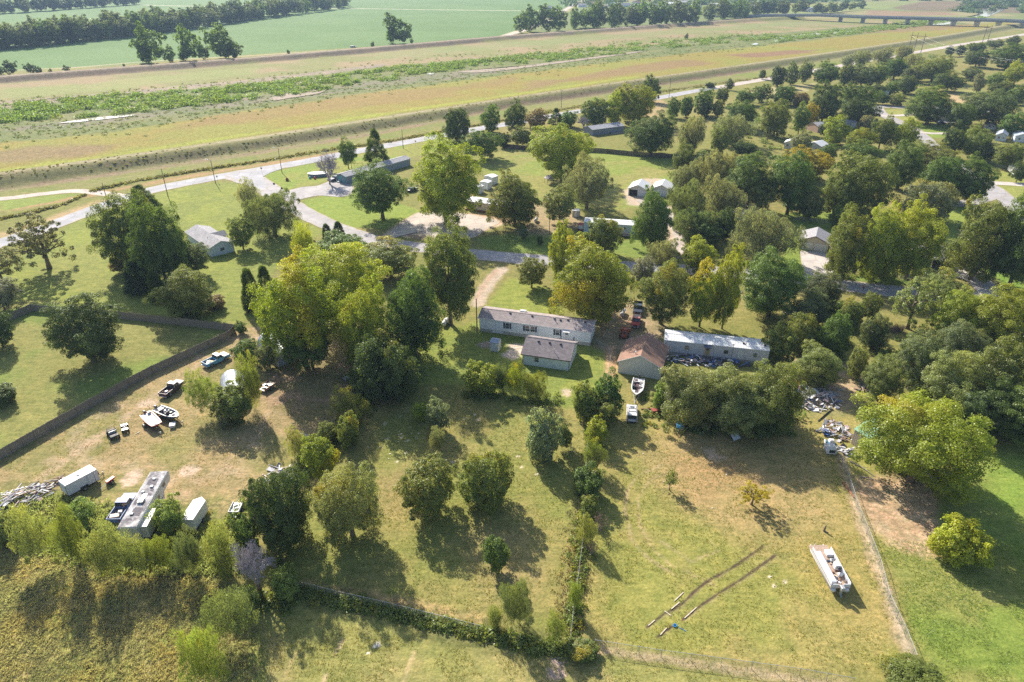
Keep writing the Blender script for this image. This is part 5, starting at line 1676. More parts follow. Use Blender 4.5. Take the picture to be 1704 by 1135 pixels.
# ---------------------------------------------------------------- fences
FENCE_M = []
for i in range(4):
    mb = MB()
    r_ = random.Random(50 + i)
    for k in range(16):
        x0 = k * .15
        h = 1.82 + r_.uniform(-.05, .04)
        mb.box(x0 + .006, -.012 + r_.uniform(-.008, .008), -.10, x0 + .144, .012, h)
    mb.box(0, .014, .35, 2.4, .07, .44).box(0, .014, 1.45, 2.4, .07, 1.54)
    FENCE_M.append(mb.mesh('fence_panel', M_WOODG))
POST_M = MB().box(-.06, .02, 0, .06, .14, 1.95).mesh('post', M_WOODG)
M_WOODD = mat("dark_weathered_boards", (.095, .075, .065), .9, vary=.2)


def wood_fence(label, pts, dark=False):
    pw = GL(pts)
    t = thing('wooden_fence', label, 'fence', pw[0], 0)
    i = 0
    for (a, b) in zip(pw[:-1], pw[1:]):
        d = math.hypot(b[0] - a[0], b[1] - a[1])
        n = max(1, round(d / 2.4))
        rz = math.atan2(b[1] - a[1], b[0] - a[0])
        for k in range(n):
            f = k / n
            x, y_ = a[0] + (b[0] - a[0]) * f - pw[0][0], a[1] + (b[1] - a[1]) * f - pw[0][1]
            wob = rng.uniform(-.02, .02)
            o = inst('fence_panel', FENCE_M[i % 4], t, (x, y_, rng.uniform(-.05, .03)), (rng.uniform(-.03, .03), 0, rz + wob), (d / n / 2.4, 1, 1))
            p = inst('post', POST_M, t, (x, y_, 0), (0, 0, rz))
            if dark:
                for q in (o, p):
                    q.material_slots[0].link = 'OBJECT'; q.material_slots[0].material = M_WOODD
            i += 1
    return t


wood_fence('weathered grey board fence along the far side of the left yard', [(-60, 572), (18, 534), (54, 518), (110, 523), (186, 529), (300, 541), (391, 552)])
wood_fence('long weathered board fence slanting down beside the dirt track to the left edge', [(391.5, 553), (383, 563), (255, 622), (153, 678), (60, 731), (0, 766), (-70, 806)])
wood_fence('dark board fence behind the large yellow-green tree and back lawn', [(836, 246), (880, 250), (930, 251), (1000, 254), (1060, 260), (1126, 264)], True)

PIPE_M = MB().tube([(0, 0, 0), (0, 0, 1.3)], .035, 6).mesh('post', M_GALV)


def wire_mesh_panel(L, h=1.15, s=.16):
    V = []; Fs = []
    def rib(a, b, w=.007):
        d = Vector((b[0] - a[0], b[1] - a[1])).normalized()
        n_ = (-d.y * w, d.x * w)
        k = len(V)
        V.extend([(a[0] - n_[0], 0, a[1] - n_[1]), (b[0] - n_[0], 0, b[1] - n_[1]), (b[0] + n_[0], 0, b[1] + n_[1]), (a[0] + n_[0], 0, a[1] + n_[1])])
        Fs.append((k, k + 1, k + 2, k + 3))
    x = -h
    while x < L:
        for sg in (1, -1):
            a, b = (x, 0), (x + h, h)
            lo = max(0, -a[0]); hi = min(h, L - a[0])
            if hi > lo + .02:
                p, q = (a[0] + lo, lo), (a[0] + hi, hi)
                if sg < 0: p, q = (p[0], h - p[1]), (q[0], h - q[1])
                rib(p, q)
        x += s
    return V, Fs


def chain_fence(label, pts, h=1.2, group=None):
    pw = GL(pts)
    t = thing('chain_link_fence', label, 'fence', pw[0], 0, group)
    for (a, b) in zip(pw[:-1], pw[1:]):
        d = math.hypot(b[0] - a[0], b[1] - a[1])
        n = max(1, round(d / 3.0))
        rz = math.atan2(b[1] - a[1], b[0] - a[0])
        ox, oy = a[0] - pw[0][0], a[1] - pw[0][1]
        for k in range(n):
            f = k / n
            inst('post', PIPE_M, t, (ox + (b[0] - a[0]) * f, oy + (b[1] - a[1]) * f, 0), (rng.uniform(-.04, .04), rng.uniform(-.04, .04), 0))
        MB().tube([(0, 0, h), (d, 0, h)], .022, 5).build('top_rail', M_GALV, t, loc=(ox, oy, 0), rot=(0, 0, rz))
        V, Fs = wire_mesh_panel(d, h - .05)
        w = MB().add(V, Fs).build('wire_mesh', M_GALV, t, loc=(ox, oy, .03), rot=(0, 0, rz))
    return t


chain_fence('chain-link fence between the right lawn and the far right lawn', [(1392, 752), (1410, 800), (1425, 845), (1442, 888), (1462, 940), (1478, 1000), (1506, 1060), (1530, 1122), (1545, 1165)])
chain_fence('chain-link fence along the bottom of the right lawn beside the pale strip', [(990, 1076), (1100, 1093), (1250, 1113), (1330, 1124), (1420, 1140)])
chain_fence('chain-link fence dividing the centre lawn from the right lawn', [(980, 700), (976, 760), (972, 830), (970, 900), (964, 950), (955, 1015), (949, 1068)])
chain_fence('chain-link fence at the foot of the centre lawn among dry weeds', [(500, 978), (560, 994), (640, 1012), (720, 1032), (800, 1052)])
chain_fence('low chain-link fence beside the brown-roofed garage drive', [(983, 570), (1012, 584), (1015, 600), (1013, 636)])
chain_fence('wire fence behind the two-door garage', [(1322, 366), (1352, 370), (1385, 374)])
chain_fence('wire fence under the front tree cluster along the lane', [(1395, 453), (1440, 460), (1520, 469)])

# ---------------------------------------------------------------- poles and wires
M_POLE = mat("pole_timber", (.17, .135, .11), .9, vary=.2, scale=4)


def pole(base, h, label, lamp=False, cross=True, r=.14, name='utility_pole', transf=False):
    X_, Y_ = G(*base)
    t = thing(name, label, 'utility pole' if not lamp else 'lamp post', (X_, Y_, ground_z(X_, Y_)))
    MB().tube([(0, 0, 0), (0, 0, h)], [r, r * .7], 8).build('shaft', M_POLE, t)
    if lamp:
        MB().tube([(0, 0, h - .5), (-.9, .3, h + .1), (-1.7, .5, h + .15)], .05, 6).build('arm', M_GALV, t)
        MB().obox((-1.95, .55, h + .12), (.7, .3, .16)).build('lamp_head', M_WHITE, t, bevel=.04)
    elif cross:
        MB().box(-1.1, -.06, h - .55, 1.1, .06, h - .42).build('crossarm', M_POLE, t)
        for x in (-1, -.4, .4, 1): MB().tube([(x, 0, h - .42), (x, 0, h - .25)], .05, 6).build('insulator', M_WHITE, t)
    if transf: MB().tube([(.3, 0, h - 2), (.3, 0, h - 1.1)], .25, 10).build('transformer', M_GALV, t)
    return (X_, Y_, h)


pA = pole((279.7, 327), 9.6, 'bare utility pole on the roadside lawn with a long thin shadow', cross=False)
pB = pole((358.7, 305), 8.4, 'street lamp pole at the corner of the road junction', lamp=True)
pC = pole((469.5, 288), 9.4, 'street lamp pole on the lawn across the junction', lamp=True)
pD = pole((671, 247), 8.0, 'utility pole on the roadside lawn past the conical tree', cross=False)
pE = pole((180, 339), 7.0, 'short utility pole with signs where the levee path meets the road', cross=False)
pF = pole((934, 180), 9.5, 'utility pole by the road behind the small cone-shaped evergreen', cross=True)
pG = pole((1113, 164), 11, 'utility pole at the bend of the road beside the dark tree')
pH = pole((794, 553), 8.0, 'grey timber pole at the left end of the long white home', cross=False)
pI = pole((914, 390), 7.5, 'thin pole beside the pale green fork-trunked tree', cross=False, r=.1)
pJ = pole((1299, 607), 6.0, 'leaning timber pole right of the white mobile home', cross=False)
pK = pole((1646, 273), 8.5, 'utility pole behind the pale drive at the right')
pL = pole((1482, 180), 7.5, 'utility pole by the far lane corner, right one', cross=True)
pM = pole((1463, 194), 6.5, 'pale pole at the far lane fork', cross=False)
pN = pole((1433, 170), 7.5, 'utility pole in the trees left of the far lane')
pO = pole((1276, 238), 7.0, 'utility pole in the shade at the back of the far lawn', cross=False)
pQ = pole((1527, 212), 4.5, 'short thin pole on the oval lawn by the far lane', cross=False, r=.08)


def wires(label, a, b, offs=(0,), sag=1.0, r=.03, m=None, group=None):
    A_ = Vector(a); B_ = Vector(b)
    d = (B_ - A_); n_ = Vector((-d.y, d.x, 0)).normalized()
    mb = MB()
    for o_ in offs:
        pts = []
        for k in range(13):
            f = k / 12
            p = A_ + d * f + n_ * o_
            p.z -= sag * 4 * f * (1 - f)
            pts.append(tuple(p - A_))
        mb.tube(pts, r, 4)
    w = mb.build('power_line', m or M_GALV, None, loc=tuple(A_))
    w['kind'] = 'stuff'
    tag(w, label, 'power line', group)
    return w


wires('thin wire from the long white home pole to its roof', (pH[0], pH[1], 7.6), (pH[0] + 12, pH[1] + 3, 4.4), sag=.3, r=.012)
wires('thin wire from the thin pole over the lane lawn', (pI[0], pI[1], 7.2), (pI[0] - 14, pI[1] - 12, .1), sag=.1, r=.012)


def pylon(label, bases, h, cross=True):
    c = G(*bases[0])
    t = thing('power_pylon', label, 'pylon', c)
    ps = [G(*b) for b in bases]
    for p in ps:
        MB().tube([(p[0] - c[0], p[1] - c[1], 0), (p[0] - c[0], p[1] - c[1], h)], [.28, .2], 8).build('pole', M_POLE, t)
    a = Vector((ps[0][0] - c[0], ps[0][1] - c[1], 0)); b = Vector((ps[-1][0] - c[0], ps[-1][1] - c[1], 0))
    e = (b - a).normalized() * 2.2
    MB().tube([tuple(a - e + Vector((0, 0, h - 2.6))), tuple(b + e + Vector((0, 0, h - 2.6)))], .18, 6).build('crossarm', M_POLE, t)
    MB().tube([tuple(a + Vector((0, 0, h * .35))), tuple(b + Vector((0, 0, h * .75)))], .09, 5).tube([tuple(a + Vector((0, 0, h * .75))), tuple(b + Vector((0, 0, h * .35)))], .09, 5).build('cross_brace', M_POLE, t)
    return [(p[0], p[1], h - 2.9) for p in ps]


y1_ = pylon('three-legged timber power pylon behind the grey woods', [(1511, 86), (1520, 87), (1532, 88)], 16)
y2_ = pylon('two-legged timber power pylon farther along the levee road', [(1634, 73), (1642, 73.5)], 17)
far_ = G(1740, 140)
wires('bright power lines crossing above the right woods to the right edge', tuple(y1_[1]), (far_[0], far_[1], 13), (-5, 5), 5, .022)
wires('power lines from the three-legged pylon to the next one', tuple(y1_[1]), tuple(y2_[0]), (-4, 0, 4), 4, .025)
# road signs
for (x, y_, lab, kind_) in ((436.5, 290, 'octagonal stop sign seen from behind at the junction', 'oct'), (363, 304, 'small square road sign at the junction verge', 'sq'), (172, 333, 'small green road sign at the levee path', 'sq'), (1208, 148, 'small white post sign on the far verge', 'sq'), (692, 244, 'small yellow road sign on the far verge', 'di')):
    X_, Y_ = G(x, y_)
    t = thing('road_sign', lab, 'sign', (X_, Y_, 0))
    MB().tube([(0, 0, 0), (0, 0, 2.4)], .035, 6).build('post', M_GALV, t)
    n_ = 8 if kind_ == 'oct' else 4
    ro = math.pi / 8 if n_ == 8 else (math.pi / 4 if kind_ == 'sq' else 0)
    MB().prism_y([(.42 * math.cos(2 * math.pi * i / n_ + ro), 2.3 + .42 * math.sin(2 * math.pi * i / n_ + ro)) for i in range(n_)], -.06, -.04).build('sign_plate', M_GALV if kind_ == 'oct' else (M_WHITE if kind_ == 'sq' else mat("yellow_sign", (.6, .42, .05), .5)), t)
# ---------------------------------------------------------------- vehicles, boats, trailers
WHEELS = {}


def wheel(t, x, y, r=.36, w=.24, m=None):
    k = (round(r, 2), round(w, 2))
    if k not in WHEELS:
        WHEELS[k] = (MB().cyl_y((0, 0, 0), r, w, 16).mesh('wheel', M_TYRE), MB().cyl_y((0, 0, 0), r * .58, w + .03, 10).mesh('rim', M_RIM))
    o = inst('wheel', WHEELS[k][0], t, (x, y, r))
    inst('rim', WHEELS[k][1], o)
    return o


def paint_m(name, col, rough=.35, vary=.05, dirt=None, amt=0.0):
    return mat(name, col, max(rough, .45), 0, vary, 2.0, .3, 0, dirt, amt, .05)


def cabin(t, x0, x1, w, z0, z1, m, slope_f=.55, slope_r=.25, roof_m=None, inset=.10):
    """glasshouse with pillars and roof; the panes are children of the cab"""
    wi = w - .12
    wt = w - .12 - 2 * inset
    mb = MB()
    A = [(x0, -wi / 2, z0), (x1, -wi / 2, z0), (x1, wi / 2, z0), (x0, wi / 2, z0)]
    B = [(x0 + slope_r, -wt / 2, z1), (x1 - slope_f, -wt / 2, z1), (x1 - slope_f, wt / 2, z1), (x0 + slope_r, wt / 2, z1)]
    g = MB().loft([A, B]).build('window_glass', M_GLASS, t)
    r_ = MB()
    r_.box(x0 + slope_r - .04, -wt / 2 - .03, z1 - .01, x1 - slope_f + .04, wt / 2 + .03, z1 + .05)
    for a, b in zip(A, B):
        r_.tube([a, b], .045, 4)
    mx = (A[0][0] + A[1][0]) / 2
    for s in (0, 3):
        a = [(A[0][i] * .52 + A[1][i] * .48) if s == 0 else (A[3][i] * .52 + A[2][i] * .48) for i in range(3)]
        b = [(B[0][i] * .52 + B[1][i] * .48) if s == 0 else (B[3][i] * .52 + B[2][i] * .48) for i in range(3)]
        r_.tube([a, b], .05, 4)
    r_.build('cab_roof', roof_m or m, t, bevel=.02)


def lights(t, L2, w, z, m_f=None):
    for s in (-1, 1):
        MB().box(L2 - .03, s * w * .36 - .14, z, L2 + .03, s * w * .36 + .14, z + .16).build('headlight', m_f or M_WHITE, t)
        MB().box(-L2 - .03, s * w * .40 - .09, z, -L2 + .02, s * w * .40 + .09, z + .24).build('tail_light', mat("red_lens", (.35, .02, .02), .3), t)


def place(c, f):
    a = G(*c); b = G(*f)
    return a, math.atan2(b[1] - a[1], b[0] - a[0])


def pickup(label, c, f, m, L=5.3, W=1.9, bed_m=None, roof_m=None, hood_m=None, cargo=(), name='pickup_truck', bedcover=None):
    o, rz = place(c, f)
    t = thing(name, label, 'pickup truck', o, rz)
    h = L / 2
    # lower body with wheel arches, hood and bed walls
    side = [(-h, .42), (-h * .78, .42), (-h * .74, .70), (-h * .60, .80), (-h * .46, .70), (-h * .42, .38), (h * .38, .38), (h * .42, .70), (h * .57, .80), (h * .72, .70), (h * .76, .42), (h, .45), (h, .95), (h * .93, 1.06), (h * .36, 1.14), (-h, 1.12)]
    MB().prism_y([p for p in side if True], W / 2 - .07, W / 2).build('side_panel', m, t)
    MB().prism_y([p for p in side if True], -W / 2, -W / 2 + .07).build('side_panel', m, t)
    MB().prism_y([(h * .36, .6), (h * .97, .55), (h * .98, .95), (h * .92, 1.07), (h * .36, 1.15)], -W / 2 + .07, W / 2 - .07).build('hood', hood_m or m, t, bevel=.03)
    MB().box(-h * .10, -W / 2 + .07, .42, h * .36, W / 2 - .07, 1.10).build('cab_floor', m, t)
    MB().box(-h + .05, -W / 2 + .07, .55, -h * .10 - .01, W / 2 - .07, .68).build('bed', bed_m or M_DARK, t)
    MB().box(-h, -W / 2 + .07, .5, -h + .06, W / 2 - .07, 1.12).build('tailgate', m, t)
    MB().box(-h - .12, -W / 2 + .05, .40, -h - .02, W / 2 - .05, .56).build('bumper', M_GALV, t)
    MB().box(h + .01, -W / 2 + .05, .40, h + .12, W / 2 - .05, .58).build('bumper', M_GALV, t)
    MB().box(h * .985, -W * .22, .66, h * 1.0 + .02, W * .22, .88).build('grille', M_DARK, t)
    cabin(t, -h * .10, h * .46, W, 1.10, 1.72, m, .50, .14, roof_m)
    for sx in (-.60, .57):
        for sy in (-1, 1): wheel(t, h * sx, sy * (W / 2 - .14))
    lights(t, h, W, .70)
    for s in (-1, 1): MB().box(h * .30, s * (W / 2 + .10) - .08, 1.1, h * .34, s * (W / 2 + .10) + .08, 1.28).build('mirror', M_DARK, t)
    if bedcover: MB().box(-h + .03, -W / 2 + .04, 1.12, -h * .12, W / 2 - .04, 1.17).build('bed_cover', bedcover, t)
    for (x, y, sx, sy, sz, cm) in cargo:
        MB().obox((x, y, .68 + sz / 2), (sx, sy, sz), rng.uniform(-.4, .4)).build('cargo', cm, t)
    return t


def car(label, c, f, m, L=4.6, W=1.8, H=1.42, suv=False, roof_m=None, hood_m=None, name='car', cat='car'):
    o, rz = place(c, f)
    t = thing(name, label, cat, o, rz)
    h = L / 2
    side = [(-h, .35), (-h * .80, .32), (-h * .76, .60), (-h * .62, .70), (-h * .48, .60), (-h * .44, .28), (h * .42, .28), (h * .46, .60), (h * .60, .70), (h * .74, .60), (h * .78, .32), (h, .38), (h * 1.01, .62), (h * .94, .80), (h * .42, .94), (-h * .80, .96), (-h * .99, .84)]
    rings = []
    for (y, k, dz) in ((-W / 2, .97, -.03), (-W / 2 + .06, 1, 0), (W / 2 - .06, 1, 0), (W / 2, .97, -.03)):
        rings.append([(x * k, y, z + (dz if z > .6 else 0)) for x, z in side])
    MB().loft(rings).build('body', m, t)
    if hood_m: MB().prism_y([(h * .44, .95), (h * .93, .815), (h * .93, .835), (h * .44, .97)], -W * .42, W * .42).build('hood', hood_m, t)
    if suv: cabin(t, -h * .95, h * .46, W, .93, H + .22, m, .55, .12, roof_m)
    else: cabin(t, -h * .70, h * .46, W, .93, H, m, .75, .55, roof_m, .14)
    for sx in (-.62, .60):
        for sy in (-1, 1): wheel(t, h * sx, sy * (W / 2 - .13), .33, .22)
    lights(t, h * .985, W, .60)
    MB().box(-h - .05, -W * .44, .34, -h + .02, W * .44, .52).build('bumper', M_DARK, t)
    MB().box(h, -W * .44, .32, h + .05, W * .44, .50).build('bumper', M_DARK, t)
    return t


def hull_rings(L, W, H, keel=.28, zb=.0, n=9, blunt=.35, tr=.92):
    rings = []
    for i in range(n):
        f = i / (n - 1)
        x = -L / 2 + L * f
        w = W / 2 * (tr + (1 - tr) * min(1, f * 3)) * (1 if f < .5 else max(.04 if blunt < .3 else blunt * .35, 1 - ((f - .5) / .5) ** 2.4 * (1 - blunt * .35)))
        kz = zb + (0 if f < .6 else ((f - .6) / .4) ** 2 * H * .55)
        rise = H * (1 + .10 * f)
        rings.append([(x, -w, zb + rise), (x, -w * .93, zb + keel + (kz - zb) * .5 + .12), (x, 0, kz), (x, w * .93, zb + keel + (kz - zb) * .5 + .12), (x, w, zb + rise)])
    return rings


def boat_trailer(label, c, f, L=5.6, W=1.9, z=.5, m=None):
    o, rz = place(c, f)
    t = thing('boat_trailer', label, 'trailer', o, rz)
    mb = MB()
    h = L / 2
    for s in (-1, 1):
        mb.tube([(-h, s * .55, z - .12), (h * .35, s * .55, z - .12), (h + .9, 0, z - .08)], .05, 5)
        mb.tube([(-h * .9, s * .35, z - .02), (h * .3, s * .35, z - .02)], .04, 5)
    for x in (-h * .9, -h * .3, h * .3): mb.tube([(x, -.6, z - .12), (x, .6, z - .12)], .04, 5)
    mb.tube([(-h * .35, -W / 2 + .1, .3), (-h * .35, W / 2 - .1, .3)], .04, 5)
    mb.tube([(h + .9, 0, z - .08), (h + 1.25, 0, z - .06)], .05, 5)
    mb.tube([(h * .95, 0, z), (h * .95, 0, z + .65)], .04, 5)
    mb.build('trailer_frame', m or M_DARK, t)
    for s in (-1, 1):
        wheel(t, -h * .35, s * (W / 2 + .02), .31, .2)
        MB().prism_y([(-h * .35 - .42, .40), (-h * .35 - .3, .68), (-h * .35 + .3, .68), (-h * .35 + .42, .40), (-h * .35 + .36, .40), (-h * .35 + .26, .62), (-h * .35 - .26, .62), (-h * .35 - .36, .40)], s * (W / 2 + .02) - .13, s * (W / 2 + .02) + .13).build('mudguard', m or M_DARK, t)
    MB().tube([(h + .8, .15, 0), (h + .8, .15, z + .15)], .04, 6).build('jack', M_GALV, t)
    return t


def outboard(t, x, z, m, s=1.0):
    mb = MB()
    mb.obox((x - .22 * s, 0, z + .42 * s), (.55 * s, .38 * s, .42 * s))
    me = mb.build('outboard_motor', m, t, bevel=.06)
    MB().box(x - .28 * s, -.09 * s, z - .5 * s, x - .08 * s, .09 * s, z + .22 * s).obox((x - .26 * s, 0, z - .55 * s), (.5 * s, .12 * s, .14 * s)).build('outboard_leg', m, me)
    return me


def boat(label, c, f, L, W, hull_m, deck_m, in_m, z=.5, blunt=.2, motor=None, red_trim=None, layout='fish', extra=()):
    o, rz = place(c, f)
    t = thing('motor_boat', label, 'boat', (o[0], o[1], z), rz)
    H = .62
    rings = hull_rings(L, W, H, blunt=blunt)
    hb = MB()
    n = len(rings)
    V = [p for r_ in rings for p in r_]
    Fs = []
    for i in range(n - 1):
        for j in range(4):
            q = i * 5 + j
            Fs.append((q, q + 1, q + 6, q + 5))
    Fs.append((0, 1, 2, 3, 4)); Fs.append(tuple((n - 1) * 5 + k for k in (4, 3, 2, 1, 0)))
    hb.add(V, Fs).build('hull', hull_m, t)
    # gunwale and decks
    out_, inn = [], []
    for r_ in rings:
        w = r_[4][1]; zz = r_[4][2]
        out_.append((r_[0][0], w, zz)); inn.append((r_[0][0], max(0, w - .16), zz))
    V = []; Fs = []
    for s in (-1, 1):
        b = len(V)
        for a, i_ in zip(out_, inn):
            V += [(a[0], s * a[1] * 1.02, a[2] + .035), (i_[0], s * i_[1], i_[2] + .035), (i_[0], s * i_[1], i_[2] - .03), (a[0], s * a[1] * 1.02, a[2] - .03)]
        for i in range(n - 1):
            for j in range(4):
                q = b + i * 4
                Fs.append((q + j, q + (j + 1) % 4, q + 4 + (j + 1) % 4, q + 4 + j))
        Fs += [(b, b + 1, b + 2, b + 3), (len(V) - 4, len(V) - 3, len(V) - 2, len(V) - 1)]
    MB().add(V, Fs).build('gunwale', red_trim or deck_m, t)
    def wid(x): return np.interp(x, [a[0] for a in out_], [a[1] for a in out_])
    def deckplate(name, x0, x1, zz, m, k=6, inset=.17):
        V = []
        Fs = []
        for i in range(k + 1):
            x = x0 + (x1 - x0) * i / k
            w = max(.02, wid(x) - inset)
            for z_ in (zz - .04, zz):
                V += [(x, -w, z_), (x, w, z_)]
        for i in range(k):
            q = i * 4
            Fs += [(q + 2, q + 3, q + 7, q + 6), (q, q + 4, q + 5, q + 1), (q, q + 2, q + 6, q + 4), (q + 1, q + 5, q + 7, q + 3)]
        Fs += [(0, 1, 3, 2), (k * 4, k * 4 + 2, k * 4 + 3, k * 4 + 1)]
        MB().add(V, Fs).build(name, m, t)
    if layout == 'flat':
        deckplate('deck', -L / 2 + .05, L * .47, .52, deck_m, 8, .10)
        MB().box(-L * .12, -W * .36, .525, -L * .04, W * .36, .56).build('deck_stripe', M_DARK, t)
        MB().box(-L * .26, -W * .36, .525, -L * .19, W * .36, .56).build('deck_stripe', M_DARK, t)
        MB().box(-L * .44, W * .1, .53, -L * .34, W * .34, .95).build('seat', M_WHITE, t, bevel=.04)
        MB().box(L * .28, -W * .10, .53, L * .40, W * .1, .62).build('hatch', M_WHITE, t)
    else:
        deckplate('cockpit_floor', -L / 2 + .05, L * .40, .22, in_m)
        deckplate('front_deck', L * .20, L * .46, .50, deck_m)
        deckplate('rear_deck', -L / 2 + .04, -L * .30, .50, deck_m)
        for y in (-W * .22, W * .22):
            MB().box(-L * .10, y - .2, .23, -L * .02, y + .2, .62).box(-L * .13, y - .2, .5, -L * .10, y + .2, 1.0).build('seat', deck_m if y > 0 else in_m, t, bevel=.04)
        MB().box(L * .05, -W * .36, .23, L * .13, -W * .06, .92).build('console', M_DARK, t, bevel=.03)
        MB().prism_x([(-W * .36, .92), (-W * .06, .92), (-W * .10, 1.2), (-W * .32, 1.2)], L * .12, L * .13).build('windscreen', M_GLASS, t)
        MB().box(-L * .44, -W * .30, .505, -L * .34, -W * .08, .56).build('hatch', in_m, t)
        MB().box(-L * .44, W * .08, .505, -L * .34, W * .30, .56).build('hatch', M_WHITE, t)
        MB().box(L * .24, -W * .14, .505, L * .34, W * .12, .54).build('hatch', in_m, t)
    for (x, y, sx, sy, sz, cm) in extra:
        MB().obox((x, y, .3 + sz / 2), (sx, sy, sz), rng.uniform(-.8, .8)).build('gear', cm, t)
    outboard(t, -L / 2 - .05, .35, motor or M_DARK, 1.0)
    return t


# trucks of the left yard
M_SKYB = paint_m("sky_blue_paint", (.13, .36, .56), dirt=(.30, .20, .13), amt=.15)
M_TANP = paint_m("faded_tan_paint", (.55, .42, .30))
pickup('old sky-blue pickup with tan hood and white cab roof beside the dirt track', (361, 603), (384, 592), M_SKYB, roof_m=M_WHITE, hood_m=M_TANP, bed_m=mat("dark_bed", (.05, .07, .10), .8), cargo=[(-1.5, .2, .7, .5, .3, M_TANP), (-1.2, -.4, .5, .5, .35, mat("yellow_tarp", (.55, .45, .2), .7)), (-2.0, -.2, .5, .4, .25, M_GALV)])
M_PLUM = paint_m("dark_plum_paint", (.05, .035, .05))
M_SILV = paint_m("silver_paint", (.42, .40, .42), .3)
pickup('low dark pickup car with pale edges, hood toward the track', (288, 651), (306, 637), M_PLUM, L=5.2, W=1.8, roof_m=M_SILV, hood_m=mat("grey_primer", (.26, .25, .28), .6), bed_m=mat("maroon_bed", (.10, .05, .06), .8), cargo=[(-1.4, .1, .5, .4, .25, M_WHITE), (-1.0, -.3, .6, .3, .2, M_RUST)])
M_WHB = mat("white_gelcoat", (.58, .57, .56), .55, vary=.05, dirt=(.4, .36, .3), dirt_amt=.15)
M_GRYH = paint_m("grey_hull", (.30, .29, .31), .4)
M_REDP = paint_m("red_paint", (.45, .06, .045), .35)
M_DKIN = mat("dark_carpet", (.09, .085, .10), .9, vary=.25)
boat_trailer('black boat trailer under the red and white boat', (254, 711), (266, 723), 5.0)
boat('red-trimmed white flat boat with a black motor, left one of the two boats', (254, 706), (266, 718), 5.0, 2.1, M_REDP, M_WHB, M_DKIN, z=.55, blunt=2.3, red_trim=M_REDP, layout='flat')
boat_trailer('black boat trailer under the grey fishing boat', (281, 697), (303, 706), 5.4)
boat('grey and white fishing boat with a dark cockpit, right one of the two boats', (281, 695), (303, 704), 5.6, 2.1, M_GRYH, M_WHB, M_DKIN, z=.6, blunt=.6, extra=[(-1, .3, .5, .3, .2, M_WHITE), (.4, .4, .4, .4, .2, M_DARK), (1.0, -.3, .5, .3, .15, M_GALV)])
o = G(288, 710)
t = thing('plastic_tub', 'white plastic tub on the grass between the two boats', 'tub', o, .3)
MB().loft([[(-.4, -.5, .02), (.4, -.5, .02), (.4, .5, .02), (-.4, .5, .02)], [(-.5, -.6, .6), (.5, -.6, .6), (.5, .6, .6), (-.5, .6, .6)]]).build('tub', M_WHITE, t, bevel=.05)
MB().box(-.3, -.02, .602, .3, .02, .66).build('rib', M_GALV, t)


def atv(label, c, f, m, seat=True, big=False):
    o, rz = place(c, f)
    t = thing('utility_buggy' if big else 'quad_bike', label, 'buggy' if big else 'quad bike', o, rz)
    L = 2.7 if big else 2.0
    W = 1.5 if big else 1.15
    for sx in (-.34, .34):
        for sy in (-1, 1): wheel(t, L * sx, sy * (W / 2 - .12), .30, .26)
    if big:
        MB().box(-L / 2, -W / 2 + .1, .45, -L * .08, W / 2 - .1, .78).build('cargo_box', m, t, bevel=.04)
        MB().prism_y([(L * .15, .4), (L * .5, .45), (L * .48, .75), (L * .2, .95)], -W / 2 + .12, W / 2 - .12).build('hood', m, t, bevel=.04)
        MB().box(-L * .06, -W / 2 + .15, .4, L * .12, W / 2 - .15, .72).box(-L * .08, -W / 2 + .15, .72, -L * .03, W / 2 - .15, 1.15).build('seat', M_GALV, t, bevel=.03)
        mb = MB()
        for s in (-1, 1):
            mb.tube([(-L * .1, s * (W / 2 - .1), .6), (-L * .1, s * (W / 2 - .2), 1.75), (L * .12, s * (W / 2 - .2), 1.75), (L * .24, s * (W / 2 - .1), .9)], .03, 5)
        mb.tube([(-L * .1, -W / 2 + .2, 1.75), (-L * .1, W / 2 - .2, 1.75)], .03, 5).tube([(L * .12, -W / 2 + .2, 1.75), (L * .12, W / 2 - .2, 1.75)], .03, 5)
        mb.build('roll_cage', M_DARK, t)
    else:
        MB().prism_y([(-L * .45, .6), (-L * .05, .72), (L * .1, .9), (L * .45, .68), (L * .4, .45), (-L * .4, .45)], -W * .22, W * .22).build('body', m, t, bevel=.04)
        MB().box(-L * .5, -W * .42, .68, -L * .22, W * .42, .74).box(L * .2, -W * .42, .70, L * .48, W * .42, .76).build('rack', M_GALV, t)
        MB().tube([(L * .08, -.38, 1.05), (L * .14, 0, .98), (L * .08, .38, 1.05)], .03, 5).build('handlebar', M_DARK, t)
        MB().box(-L * .25, -.16, .70, L * .05, .16, .84).build('seat', M_DARK, t, bevel=.05)
    return t


atv('dark utility buggy with grey seats on the dry grass, left of the quad bike', (189, 726), (182, 716), mat("charcoal_plastic", (.05, .05, .055), .6), big=True)
atv('small silver-grey quad bike right of the dark utility buggy', (209, 716), (207, 706), M_SILV)

